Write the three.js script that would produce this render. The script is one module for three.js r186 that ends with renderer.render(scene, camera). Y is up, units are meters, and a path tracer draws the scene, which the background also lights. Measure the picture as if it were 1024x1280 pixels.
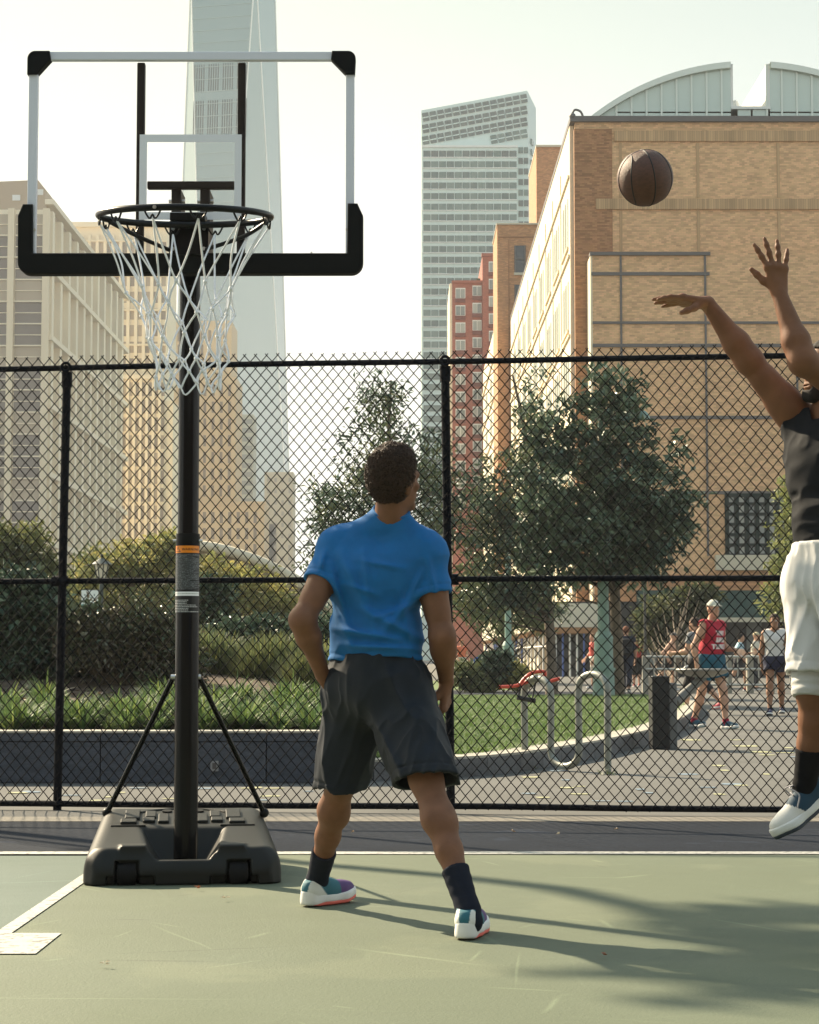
import * as THREE from 'three';
import { mergeGeometries, mergeVertices } from 'three/addons/utils/BufferGeometryUtils.js';
import { RoundedBoxGeometry } from 'three/addons/geometries/RoundedBoxGeometry.js';

// ---------- camera, sky, sun, exposure ----------
const F = 2500, CX = 512, CY = 640, HORIZON = 820, PITCH = Math.atan((HORIZON - CY) / F);
const scene = new THREE.Scene();
const camera = new THREE.PerspectiveCamera(2 * Math.atan(CY / F) * 180 / Math.PI, 0.8, 0.1, 6000);
camera.position.set(0, 1, 0);
camera.rotation.set(PITCH, 0, 0);
const renderer = new THREE.WebGLRenderer({ antialias: true });
renderer.toneMapping = THREE.LinearToneMapping;
renderer.toneMappingExposure = 2.55;
renderer.shadowMap.enabled = true;

const SUN = new THREE.Vector3(-1, 1.0, -1).normalize();
const sun = new THREE.DirectionalLight(new THREE.Color().setRGB(1, 0.84, 0.6), 5);
sun.target.position.set(0, 0, -10);
sun.position.copy(SUN).multiplyScalar(60).add(sun.target.position);
sun.castShadow = true;
sun.shadow.mapSize.set(4096, 4096);
Object.assign(sun.shadow.camera, { left: -40, right: 40, top: 40, bottom: -40, near: 1, far: 200 });
sun.shadow.radius = 1.6;
scene.add(sun, sun.target);

// noise helpers
function hash(x, y, z) { let h = Math.imul(x | 0, 374761393) ^ Math.imul(y | 0, 668265263) ^ Math.imul(z | 0, 1274126177); h = Math.imul(h ^ (h >>> 13), 1274126177); return ((h ^ (h >>> 16)) >>> 0) / 4294967296; }
function noise(x, y, z = 0) {
  const xi = Math.floor(x), yi = Math.floor(y), zi = Math.floor(z);
  let u = x - xi, v = y - yi, w = z - zi; u = u * u * (3 - 2 * u); v = v * v * (3 - 2 * v); w = w * w * (3 - 2 * w);
  const L = (a, b, t) => a + (b - a) * t;
  return L(L(L(hash(xi, yi, zi), hash(xi + 1, yi, zi), u), L(hash(xi, yi + 1, zi), hash(xi + 1, yi + 1, zi), u), v),
    L(L(hash(xi, yi, zi + 1), hash(xi + 1, yi, zi + 1), u), L(hash(xi, yi + 1, zi + 1), hash(xi + 1, yi + 1, zi + 1), u), v), w);
}
function fbm(x, y, z = 0, o = 4) { let s = 0, a = 0.5, t = 0; for (let i = 0; i < o; i++) { s += a * noise(x, y, z + i * 7.3); t += a; a *= 0.5; x *= 2.03; y *= 2.03; z *= 2.03; } return s / t; }
function rng(seed) { let s = seed >>> 0; return () => { s = (s + 0x6d2b79f5) | 0; let t = Math.imul(s ^ (s >>> 15), 1 | s); t = (t + Math.imul(t ^ (t >>> 7), 61 | t)) ^ t; return ((t ^ (t >>> 14)) >>> 0) / 4294967296; }; }
const clamp = (x, a = 0, b = 1) => Math.min(b, Math.max(a, x)), mix = (a, b, t) => a + (b - a) * t, smooth = (a, b, x) => { const t = clamp((x - a) / (b - a)); return t * t * (3 - 2 * t); };

// pale hazy late-afternoon sky, whiter towards the sun
{
  const w = 1024, h = 512, d = new Float32Array(w * h * 4);
  for (let j = 0; j < h; j++) {
    const el = (j + 0.5) / h * Math.PI - Math.PI / 2;
    for (let i = 0; i < w; i++) {
      const az = (i + 0.5) / w * 2 * Math.PI - Math.PI, x = Math.cos(el) * Math.cos(az), y = Math.sin(el), z = Math.cos(el) * Math.sin(az);
      const s = Math.max(0, x * SUN.x + y * SUN.y + z * SUN.z), glow = Math.pow(s, 3);
      const e = Math.max(0, y), up = smooth(0.1, 0.4, e), zen = smooth(0.4, 1, e);
      let r = mix(mix(0.58, 0.22, up), 0.15, zen), g = mix(mix(0.6, 0.31, up), 0.27, zen), b = mix(mix(0.58, 0.32, up), 0.4, zen);
      const c = smooth(0.4, 0.68, fbm(x * 2.2 + 5, y * 5 + 2, z * 2.2 + 9, 5)) * (1 - up * 0.6);
      r = mix(r, 0.72, c * 0.55); g = mix(g, 0.73, c * 0.55); b = mix(b, 0.71, c * 0.55);
      r += 0.5 * glow; g += 0.4 * glow; b += 0.24 * glow;
      const o = (j * w + i) * 4; d[o] = r * 0.74; d[o + 1] = g * 0.74; d[o + 2] = b * 0.74; d[o + 3] = 1;
    }
  }
  const t = new THREE.DataTexture(d, w, h, THREE.RGBAFormat, THREE.FloatType);
  t.mapping = THREE.EquirectangularReflectionMapping; t.magFilter = THREE.LinearFilter; t.minFilter = THREE.LinearFilter; t.needsUpdate = true;
  scene.background = t; scene.environment = t;
}
scene.fog = new THREE.FogExp2(new THREE.Color().setRGB(0.95, 0.97, 1), 0.00038);

// ---------- helpers ----------
const V = (x, y, z) => new THREE.Vector3(x, y, z);
function ray(px, py) { const c = Math.cos(PITCH), s = Math.sin(PITCH), y = (CY - py) / F; return V((px - CX) / F, y * c + s, y * s - c); }
const P = (px, py, D) => { const r = ray(px, py); return r.multiplyScalar(D / -r.z).add(V(0, 1, 0)); };            // a point D metres away along the view's ground direction
const G = (px, py, y0 = 0) => { const r = ray(px, py); return r.multiplyScalar((1 - y0) / -r.y).add(V(0, 1, 0)); };   // a point on the ground
const used = new Map();
const numbered = (n) => { const k = used.get(n) || 0; used.set(n, k + 1); return k ? n + '_' + String(k).padStart(3, '0') : n; };
function tag(o, label, category, group, kind) { if (label) o.userData.label = label; if (category) o.userData.category = category; if (group) o.userData.group = group; if (kind) o.userData.kind = kind; return o; }
function thing(name, label, category, at = V(0, 0, 0), group) { const o = new THREE.Group(); o.name = numbered(name); o.position.copy(at); scene.add(o); return tag(o, label, category, group); }
const rootOf = (o) => { while (o.parent && o.parent !== scene) o = o.parent; return o; };
function shade(m) { m.castShadow = m.receiveShadow = true; return m; }
// geometry is in world coordinates; it is moved to the frame of the thing it belongs to
function part(parent, name, geo, mat) {
  const g = Array.isArray(geo) ? join(geo) : geo, r = rootOf(parent).position;
  if (r.lengthSq() > 0) g.translate(-r.x, -r.y, -r.z);
  const m = shade(new THREE.Mesh(g, mat)); m.name = name; parent.add(m); return m;
}
// a piece that shares its geometry with others: placed by position (world) inside an unrotated thing
function piece(parent, name, geo, mat, pos, quat, scale) { const m = shade(new THREE.Mesh(geo, mat)); m.name = name; m.position.copy(pos).sub(rootOf(parent).position); if (quat) m.quaternion.copy(quat); if (scale) m.scale.copy(scale); parent.add(m); return m; }
function struct(name, geo, mat) { const m = shade(new THREE.Mesh(Array.isArray(geo) ? join(geo) : geo, mat)); m.name = numbered(name); m.userData.kind = 'structure'; scene.add(m); return m; }
function single(name, label, category, geo, mat, group) { const m = shade(new THREE.Mesh(Array.isArray(geo) ? join(geo) : geo, mat)); m.name = numbered(name); scene.add(m); return tag(m, label, category, group); }
function join(list) {
  const l = list.map((g) => { g = g.index ? g.toNonIndexed() : g; for (const k of Object.keys(g.attributes)) if (!['position', 'normal', 'uv', 'color'].includes(k)) g.deleteAttribute(k); return g; });
  const hasC = l.some((g) => g.attributes.color), hasU = l.every((g) => g.attributes.uv);
  for (const g of l) { if (!hasU && g.attributes.uv) g.deleteAttribute('uv'); if (hasC && !g.attributes.color) g.setAttribute('color', new THREE.BufferAttribute(new Float32Array(g.attributes.position.count * 3).fill(1), 3)); }
  return mergeGeometries(l);
}
// uv in metres from the dominant axis of the normal
function muv(g, k = 1) {
  if (g.index) g = g.toNonIndexed();
  const p = g.attributes.position, n = g.attributes.normal, uv = new Float32Array(p.count * 2);
  for (let i = 0; i < p.count; i += 3) {
    const nx = Math.abs(n.getX(i) + n.getX(i + 1) + n.getX(i + 2)), ny = Math.abs(n.getY(i) + n.getY(i + 1) + n.getY(i + 2)), nz = Math.abs(n.getZ(i) + n.getZ(i + 1) + n.getZ(i + 2));
    for (let j = i; j < i + 3; j++) {
      const x = p.getX(j), y = p.getY(j), z = p.getZ(j);
      if (ny >= nx && ny >= nz) { uv[2 * j] = x * k; uv[2 * j + 1] = z * k; } else if (nx > nz) { uv[2 * j] = z * k; uv[2 * j + 1] = y * k; } else { uv[2 * j] = x * k; uv[2 * j + 1] = y * k; }
    }
  }
  g.setAttribute('uv', new THREE.BufferAttribute(uv, 2)); return g;
}
const box = (x0, x1, y0, y1, z0, z1) => muv(new THREE.BoxGeometry(Math.abs(x1 - x0), Math.abs(y1 - y0), Math.abs(z1 - z0)).translate((x0 + x1) / 2, (y0 + y1) / 2, (z0 + z1) / 2));
const rbox = (x0, x1, y0, y1, z0, z1, r = 0.01, s = 2) => new RoundedBoxGeometry(Math.abs(x1 - x0), Math.abs(y1 - y0), Math.abs(z1 - z0), s, Math.min(r, Math.abs(x1 - x0) / 2.01, Math.abs(y1 - y0) / 2.01, Math.abs(z1 - z0) / 2.01)).translate((x0 + x1) / 2, (y0 + y1) / 2, (z0 + z1) / 2);
const UPY = V(0, 1, 0);
function rod(a, b, ra, rb = ra, n = 12, open = false) { const d = b.clone().sub(a), L = d.length(); const g = new THREE.CylinderGeometry(rb, ra, L, n, 1, open); g.applyQuaternion(new THREE.Quaternion().setFromUnitVectors(UPY, d.normalize())); return g.translate((a.x + b.x) / 2, (a.y + b.y) / 2, (a.z + b.z) / 2); }
const tube = (pts, r, seg = 32, n = 8, closed = false, type = 'centripetal') => new THREE.TubeGeometry(new THREE.CatmullRomCurve3(pts, closed, type), seg, r, n, closed);
const ball = (c, r, n = 10) => new THREE.SphereGeometry(r, n, Math.max(6, n * 0.7 | 0)).translate(c.x, c.y, c.z);
function sheet(pts, y) { const s = new THREE.Shape(pts.map(([x, z]) => new THREE.Vector2(x, -z))); const g = new THREE.ShapeGeometry(s); g.rotateX(-Math.PI / 2); g.translate(0, y, 0); return muv(g); }
function rect(x0, x1, z0, z1, y) { return sheet([[x0, z0], [x1, z0], [x1, z1], [x0, z1]], y); }
function dtex(w, h, fn, srgb = true, rep) {
  const d = new Uint8Array(w * h * 4);
  for (let j = 0; j < h; j++) for (let i = 0; i < w; i++) { const c = fn(i / w, j / h, i, j), o = (j * w + i) * 4; d[o] = clamp(c[0]) * 255; d[o + 1] = clamp(c[1]) * 255; d[o + 2] = clamp(c[2]) * 255; d[o + 3] = 255; }
  const t = new THREE.DataTexture(d, w, h); t.wrapS = t.wrapT = THREE.RepeatWrapping; t.magFilter = THREE.LinearFilter; t.minFilter = THREE.LinearMipmapLinearFilter; t.generateMipmaps = true;
  if (srgb) t.colorSpace = THREE.SRGBColorSpace; if (rep) t.repeat.set(rep[0], rep[1] ?? rep[0]); t.needsUpdate = true; return t;
}
const L2S = (x) => x <= 0.0031308 ? 12.92 * x : 1.055 * Math.pow(x, 1 / 2.4) - 0.055;
// periodic noise for tiling textures
function tn(u, v, f, s = 0) { const x = u * f, y = v * f, xi = Math.floor(x), yi = Math.floor(y); let a = x - xi, b = y - yi; a = a * a * (3 - 2 * a); b = b * b * (3 - 2 * b); const H = (i, j) => hash(((i % f) + f) % f, ((j % f) + f) % f, s); return mix(mix(H(xi, yi), H(xi + 1, yi), a), mix(H(xi, yi + 1), H(xi + 1, yi + 1), a), b); }
function tf(u, v, f, o = 4, s = 0) { let r = 0, a = 0.5, t = 0; for (let i = 0; i < o; i++) { r += a * tn(u, v, f, s + i); t += a; a *= 0.55; f *= 2; } return r / t; }
const std = (r, g, b, rough = 0.8, extra = {}) => { const m = new THREE.MeshStandardMaterial({ roughness: rough, side: THREE.DoubleSide, ...extra }); m.color.setRGB(r, g, b); return m; };
const phys = (r, g, b, rough, extra = {}) => { const m = new THREE.MeshPhysicalMaterial({ roughness: rough, side: THREE.DoubleSide, ...extra }); m.color.setRGB(r, g, b); return m; };
const grain = (base, amp, f1 = 8, f2 = 64, size = 256, s = 1) => dtex(size, size, (u, v) => { const n = 1 + amp * (tf(u, v, f1, 3, s) - 0.5) * 1.4 + amp * (tn(u, v, f2, s + 9) - 0.5); return base.map((c) => L2S(c * n)); });
// ---------- ground, court, paving ----------
const mPlaza = std(1, 1, 1, 0.9, { map: dtex(1024, 1024, (u, v) => { let n = 0.8 + 0.4 * tf(u, v, 6, 5, 3); const sp = tn(u, v, 512, 5); n *= 0.9 + 0.2 * sp; if (sp > 0.93) n *= 1.25; const st = smooth(0.6, 0.75, tf(u, v, 5, 4, 40)); n *= 1 - 0.18 * st; return [L2S(0.094 * n), L2S(0.093 * n), L2S(0.088 * n)]; }, true, [0.2]) });
const mStrip = std(1, 1, 1, 0.92, { map: dtex(512, 512, (u, v) => { let n = 0.75 + 0.5 * tf(u, v, 8, 5, 13); n *= 0.85 + 0.3 * tn(u, v, 256, 2); return [L2S(0.2 * n), L2S(0.18 * n), L2S(0.15 * n)]; }, true, [0.5]) });
const mAsphalt = phys(1, 1, 1, 0.95, { specularIntensity: 0.25, map: dtex(1024, 1024, (u, v) => { let n = 0.7 + 0.6 * tf(u, v, 5, 5, 23); n *= 0.75 + 0.5 * tn(u, v, 400, 6); const sc = smooth(0.72, 0.8, tf(u * 0.5, v, 24, 3, 77)); n += 0.5 * sc; return [L2S(0.019 * n), L2S(0.024 * n), L2S(0.035 * n)]; }, true, [0.25]) });
function courtTex(r, g, b, s, scuffs) {
  const w = 2048, R = rng(s), d = new Float32Array(w * w).fill(1), A = new Float32Array(262144), B = new Float32Array(262144), C = new Float32Array(262144);
  for (let k = 0; k < scuffs; k++) {   // rubber and shoe scuffs, short pale scratches
    let x = R() * w, y = R() * w, a = R() * 6.28, n = 30 + R() * R() * 420, wd = 1 + R() * R() * 8, up = (R() < 0.78 ? 1 : -0.6) * (0.07 + 0.3 * R() * R() + (R() < 0.1 ? 0.9 : 0));
    for (let i = 0; i < n; i++) { x += Math.cos(a); y += Math.sin(a); a += (R() - 0.5) * 0.02; const f = Math.sin(i / n * Math.PI) * up; for (let q = -wd; q <= wd; q++) { const X = ((x - Math.sin(a) * q | 0) % w + w) % w, Y = ((y + Math.cos(a) * q | 0) % w + w) % w; d[Y * w + X] += f * 0.5 * (1 - Math.abs(q) / (wd + 1)); } }
  }
  return dtex(w, w, (u, v, i, j) => {
    const q = (j >> 2) * 512 + (i >> 2); if (!(i & 3) && !(j & 3)) { A[q] = tf(u, v, 3, 4, s + 1); B[q] = tf(u, v, 14, 4, s + 2); C[q] = tf(u, v, 7, 5, s + 5); }
    const big = A[q], mid = B[q], fine = hash(i, j, s);
    let n = (0.84 + 0.22 * big + 0.1 * mid) * (0.9 + 0.2 * fine) * d[j * w + i];
    const wear = smooth(0.56, 0.72, C[q]) * 0.16; n *= 1 + wear;
    return [L2S(r * n * (1 + wear * 0.3)), L2S(g * n), L2S(b * n * (1 + (big - 0.5) * 0.15))];
  }, true, [0.2]);
}
const courtRough = dtex(512, 512, (u, v) => { const n = 0.62 + 0.3 * tf(u, v, 9, 4, 8); return [n, n, n]; }, false, [0.2]);
const courtBump = dtex(512, 512, (u, v, i, j) => { const n = 0.5 * hash(i, j, 3) + 0.5 * tn(u, v, 128, 4); return [n, n, n]; }, false, [1.2]);
const mLane = std(1, 1, 1, 1, { map: courtTex(0.092, 0.113, 0.07, 31, 1100), roughnessMap: courtRough, bumpMap: courtBump, bumpScale: 0.0012 });
const mWing = std(1, 1, 1, 1, { map: courtTex(0.084, 0.118, 0.096, 57, 500), roughnessMap: courtRough, bumpMap: courtBump, bumpScale: 0.0012 });
const linePaint = dtex(512, 512, (u, v, i, j) => { let n = 0.9 + 0.2 * tf(u, v, 20, 4, 9); const w = smooth(0.57, 0.7, tf(u, v, 40, 4, 19)); n *= 1 - 0.55 * w; return [L2S(0.42 * n), L2S(0.415 * n), L2S(0.38 * n)]; }, true, [1]);
const mLine = std(1, 1, 1, 0.75, { map: linePaint });

struct('ground', rect(-800, 800, -1450, 60, -0.03), mPlaza);
const DB = -G(512, 1068).z, DA = -G(512, 1027).z;      // baseline and the far edge of the black run-off
struct('plaza_paving', rect(-60, 60, -100, -DA - 0.35, 0), mPlaza);
struct('court_wing', rect(-12, 12, -DB, 9, 0), mWing);
struct('court_lane', rect(-1.46, 2.35, -DB + 0.02, 4.2, 0.004), mLane);
struct('run_off', rect(-12, 12, -DA, -DB, 0), mAsphalt);
struct('fence_footing', rect(-12, 12, -DA - 0.35, -DA, 0.002), mStrip);
struct('base_line', rect(-12, 12, -DB - 0.07, -DB + 0.06, 0.008), mLine);
struct('lane_line', rect(-1.49, -1.43, -DB + 0.06, 4.2, 0.008), mLine);
struct('lane_line', rect(2.3, 2.36, -DB + 0.06, 4.2, 0.008), mLine);
{ const a = G(77, 1169), b = G(77, 1195); struct('lane_block', rect(-1.43, a.x, a.z, b.z, 0.0081), mLine); struct('lane_block', rect(2.06, 2.3, a.z, b.z, 0.0081), mLine); }
// sprayed dashes on the paving behind the fence
{
  const R = rng(5), mY = std(0.36, 0.36, 0.22, 0.9, { map: grain([1, 1, 1], 0.5, 10, 80) }), mB = std(0.17, 0.23, 0.29, 0.9, { map: grain([1, 1, 1], 0.5, 10, 80) });
  const g = new THREE.Group(); g.name = 'pavement_markings'; g.userData.kind = 'structure'; scene.add(g);
  const list = [];
  for (let k = 0; k < 44; k++) { const px = 560 + R() * 470, py = 905 + Math.pow(R(), 0.8) * 98; if (py < 975 - (px - 575) * 0.17 + 8 && px < 860) continue; list.push([px, py]); }
  for (let k = 0; k < 16; k++) list.push([R() * 420, 984 + R() * 18]);
  for (const [px, py] of list) {
    const c = G(px, py), D = -c.z, w = (10 + R() * 22) / F * D / 2, hh = (1.6 + R() * 1.8) * D * D / F / 2 * 0.55, y = 0.004 + R() * 0.002;
    const pts = []; for (let i = 0; i < 14; i++) { const a = i / 14 * 6.283, q = 0.8 + 0.35 * R(); pts.push([c.x + w * Math.sign(Math.cos(a)) * Math.pow(Math.abs(Math.cos(a)), 0.5) * q, c.z + hh * Math.sin(a) * q]); }
    const m = shade(new THREE.Mesh(sheet(pts.reverse(), y), R() < 0.62 ? mY : mB)); m.name = 'paint_dash'; g.add(m);
  }
}
// brick block across the street behind the camera: it darkens what glossy black paint mirrors
{
  const g = thing('street_block', 'dark brick street block facing the court from behind the camera', 'building', V(0, 0, 24)), mB = std(0.07, 0.055, 0.05, 0.9), mW = phys(0.03, 0.035, 0.04, 0.15), mS = std(0.14, 0.12, 0.1, 0.9);
  part(g, 'wall', box(-45, 45, -0.03, 15, 24, 36), mB); part(g, 'cornice', box(-45.3, 45.3, 15, 15.7, 23.6, 36.2), mS);
  for (let r = 0; r < 4; r++) for (let i = 0; i < 20; i++) { const x = -42.7 + i * 4.5; part(g, 'window', box(x - 0.8, x + 0.8, 1.6 + r * 3.5, 3.8 + r * 3.5, 23.95, 24.1), mW); part(g, 'sill', box(x - 1, x + 1, 1.4 + r * 3.5, 1.59 + r * 3.5, 23.8, 24.05), mS); }
}
// ---------- chain-link fence ----------
const mFence = phys(0.006, 0.007, 0.011, 0.5, { specularIntensity: 0.2 }), mWire = phys(0.005, 0.0055, 0.008, 0.75, { specularIntensity: 0.1 });
const FA = V(0, 0, 0), FU = V(0, 0, 0);
{
  const a = P(0, 1016, 1), L = V((0 - CX) / F * 13.15, 0, -13.15), R_ = V((1024 - CX) / F * 12.55, 0, -12.55);
  FU.copy(R_).sub(L).normalize(); FA.copy(L);
  const at = (t, y, off = 0) => FA.clone().addScaledVector(FU, t).add(V(-FU.z * off, y, FU.x * off));   // off > 0 is towards the camera side
  const solve = (px) => { let t = 0; for (let i = 0; i < 30; i++) { const p = at(t, 0); t += ((px - CX) / F * -p.z - p.x) / (FU.x + (px - CX) / F * FU.z) ; } return t; };
  const fence = thing('chain_link_fence', 'tall black chain-link fence with pipe rails along the court edge', 'fence', at(0, 0));
  const H = 2.9, T0 = -2.0, T1 = 7.7, MID = 1.49, BOT = 0.045;
  const posts = [solve(74), solve(563)]; const gap = posts[1] - posts[0]; posts.unshift(posts[0] - gap + 0.4); posts.push(posts[2] + gap);
  const lean = [0, 0.02, -0.022, -0.02];
  posts.forEach((t, i) => {
    const p = part(fence, 'post', rod(at(t, -0.05, -0.02), at(t + lean[i] * 1.5, H - 0.06, -0.02), 0.028, 0.028, 16), mFence);
    part(fence, 'post_cap', [rod(at(t + lean[i] * 1.5, H - 0.13, -0.02), at(t + lean[i] * 1.5, H - 0.03, -0.02), 0.035, 0.035, 16), new THREE.TorusGeometry(0.028, 0.01, 8, 20).translate(at(t + lean[i] * 1.5, 0).x, H, at(t + lean[i] * 1.5, 0).z + 0.02)], mFence);
    for (const y of [0.5, 1.0, 1.9, 2.35]) part(fence, 'tie_wire', tube([0, 1, 2, 3, 4, 5].map((k) => at(t + lean[i] * y / 2, y, -0.02).add(V(Math.cos(k * 1.05) * 0.04, k * 0.003, Math.sin(k * 1.05) * 0.04))), 0.003, 16, 5), mWire);
    for (const y of [MID]) part(fence, 'rail_clamp', rod(at(t - 0.05, y, -0.02), at(t + 0.05, y, -0.02), 0.036, 0.036, 14), mFence);
  });
  for (const [n, y, r] of [['top_rail', H, 0.019], ['middle_rail', MID, 0.019], ['bottom_rail', BOT, 0.02]]) part(fence, n, tube(Array.from({ length: 14 }, (_, i) => at(mix(T0, T1, i / 13), y + (noise(i * 0.9, y * 5) - 0.5) * 0.012, 0)), r, 60, 12), mFence);
  // one zig-zag wire; all wires share it and are woven by a half-pitch turn
  const pitch = 0.0362, rowH = 0.086, r = 0.0031;
  const wireGeo = (seed, sg) => {
    const rows = Math.round((H + 0.05 - 0.0) / rowH) * 2, y0 = H + 0.055, R = rng(seed), gs = [], pts = [];
    for (let k = 0; k <= rows; k++) pts.push(V((k % 2 ? 1 : -1) * sg * pitch / 2 * 1.06, y0 - k * rowH / 2, (k % 2 ? 1 : -1) * sg * 0.0035).add(V((R() - 0.5) * 0.0025, (R() - 0.5) * 0.0025, 0)));
    // barbed ends: the top loop twists outward
    pts.unshift(pts[0].clone().add(V(-sg * 0.008, 0.01, 0.003)));
    for (let k = 0; k < pts.length - 1; k++) gs.push(new THREE.CylinderGeometry(r, r, 1, 6, 1, true).scale(1, pts[k].distanceTo(pts[k + 1]) + 0.004, 1).applyQuaternion(new THREE.Quaternion().setFromUnitVectors(UPY, pts[k + 1].clone().sub(pts[k]).normalize())).translate((pts[k].x + pts[k + 1].x) / 2, (pts[k].y + pts[k + 1].y) / 2, (pts[k].z + pts[k + 1].z) / 2));
    return join(gs);
  };
  const vars = [wireGeo(1, 1), wireGeo(2, -1), wireGeo(3, 1), wireGeo(4, -1)], q = new THREE.Quaternion().setFromUnitVectors(V(1, 0, 0), FU);
  const net = new THREE.Group(); net.name = 'wire_mesh'; fence.add(net);
  const n = Math.round((T1 - T0) / pitch);
  for (let i = 0; i < n; i++) piece(net, 'wire', vars[i % 4], mWire, at(T0 + (i + 0.5) * pitch + (noise(i * 0.09, 7) - 0.5) * 0.012, (noise(i * 0.13, 3) - 0.5) * 0.014, 0.028), q.clone().multiply(new THREE.Quaternion().setFromEuler(new THREE.Euler((noise(i * 0.11, 5) - 0.5) * 0.012, 0, (noise(i * 0.07, 2) - 0.5) * 0.01))));
}
// ---------- signed-distance meshing (naive surface nets) ----------
function nets(sdf, lo, hi, h) {
  const nx = Math.ceil((hi.x - lo.x) / h) + 2, ny = Math.ceil((hi.y - lo.y) / h) + 2, nz = Math.ceil((hi.z - lo.z) / h) + 2;
  const f = new Float32Array(nx * ny * nz).fill(1), B = 5, rad = B * h * 0.87 + h * 1.5;
  for (let k = 0; k < nz; k += B) for (let j = 0; j < ny; j += B) for (let i = 0; i < nx; i += B) {
    const c = sdf(lo.x + (i + (B - 1) / 2) * h, lo.y + (j + (B - 1) / 2) * h, lo.z + (k + (B - 1) / 2) * h), far = Math.abs(c) > rad * 1.5 + 0.02;
    for (let z = k; z < Math.min(nz, k + B); z++) for (let y = j; y < Math.min(ny, j + B); y++) { let o = (z * ny + y) * nx + i; for (let x = i; x < Math.min(nx, i + B); x++, o++) f[o] = far ? c : sdf(lo.x + x * h, lo.y + y * h, lo.z + z * h); }
  }
  const id = new Int32Array(nx * ny * nz).fill(-1), pos = [], idx = [], s1 = 1, s2 = nx, s3 = nx * ny;
  const E = [[0, 1], [0, 2], [0, 4], [1, 3], [1, 5], [2, 3], [2, 6], [3, 7], [4, 5], [4, 6], [5, 7], [6, 7]], off = [0, s1, s2, s1 + s2, s3, s3 + s1, s3 + s2, s3 + s1 + s2], v = new Float32Array(8);
  for (let z = 0; z < nz - 1; z++) for (let y = 0; y < ny - 1; y++) for (let x = 0; x < nx - 1; x++) {
    const o = (z * ny + y) * nx + x; let m = 0;
    for (let k = 0; k < 8; k++) { v[k] = f[o + off[k]]; if (v[k] < 0) m++; }
    if (m === 0 || m === 8) continue;
    let px = 0, py = 0, pz = 0, c = 0;
    for (const [a, b] of E) { if ((v[a] < 0) === (v[b] < 0)) continue; const t = v[a] / (v[a] - v[b]); px += mix(a & 1, b & 1, t); py += mix((a >> 1) & 1, (b >> 1) & 1, t); pz += mix(a >> 2, b >> 2, t); c++; }
    id[o] = pos.length / 3; pos.push(lo.x + (x + px / c) * h, lo.y + (y + py / c) * h, lo.z + (z + pz / c) * h);
  }
  for (let z = 1; z < nz - 1; z++) for (let y = 1; y < ny - 1; y++) for (let x = 1; x < nx - 1; x++) {
    const o = (z * ny + y) * nx + x, a = f[o] < 0;
    const q = (n, u, w) => { if ((f[o + n] < 0) === a) return; const A = id[o - u - w], Bv = id[o - w], C = id[o], D = id[o - u]; if (A < 0 || Bv < 0 || C < 0 || D < 0) return; if (a) idx.push(A, Bv, C, A, C, D); else idx.push(A, C, Bv, A, D, C); };
    q(s1, s2, s3); q(s2, s3, s1); q(s3, s1, s2);
  }
  const g = new THREE.BufferGeometry(); g.setAttribute('position', new THREE.BufferAttribute(new Float32Array(pos), 3)); g.setIndex(idx); g.computeVertexNormals(); return g;
}
const smin = (a, b, k) => { const h = Math.max(k - Math.abs(a - b), 0) / k; return Math.min(a, b) - h * h * k * 0.25; };
const smax = (a, b, k) => -smin(-a, -b, k);
// tapered capsule as a closure over numbers
function cone(a, b, ra, rb) {
  const ax = a.x, ay = a.y, az = a.z, bx = b.x - ax, by = b.y - ay, bz = b.z - az, L = bx * bx + by * by + bz * bz + 1e-9, dr = rb - ra;
  return (x, y, z) => { const X = x - ax, Y = y - ay, Z = z - az; let t = (X * bx + Y * by + Z * bz) / L; t = t < 0 ? 0 : t > 1 ? 1 : t; const dx = X - bx * t, dy = Y - by * t, dz = Z - bz * t; return Math.sqrt(dx * dx + dy * dy + dz * dz) - ra - dr * t; };
}
// flattened tapered capsule: w widens along the unit axis s, thin along the rest
function ell(c, r, X, Y, Z) { return (x, y, z) => { const dx = x - c.x, dy = y - c.y, dz = z - c.z, a = (dx * X.x + dy * X.y + dz * X.z) / r.x, b = (dx * Y.x + dy * Y.y + dz * Y.z) / r.y, d = (dx * Z.x + dy * Z.y + dz * Z.z) / r.z, k = Math.sqrt(a * a + b * b + d * d); const k2 = Math.sqrt((a / r.x) ** 2 + (b / r.y) ** 2 + (d / r.z) ** 2); return k2 > 1e-9 ? k * (k - 1) / k2 : -Math.min(r.x, r.y, r.z); }; }
function union(list, k) { const n = list.length; return (x, y, z) => { let d = list[0](x, y, z); for (let i = 1; i < n; i++) d = smin(d, list[i](x, y, z), k); return d; }; }
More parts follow.
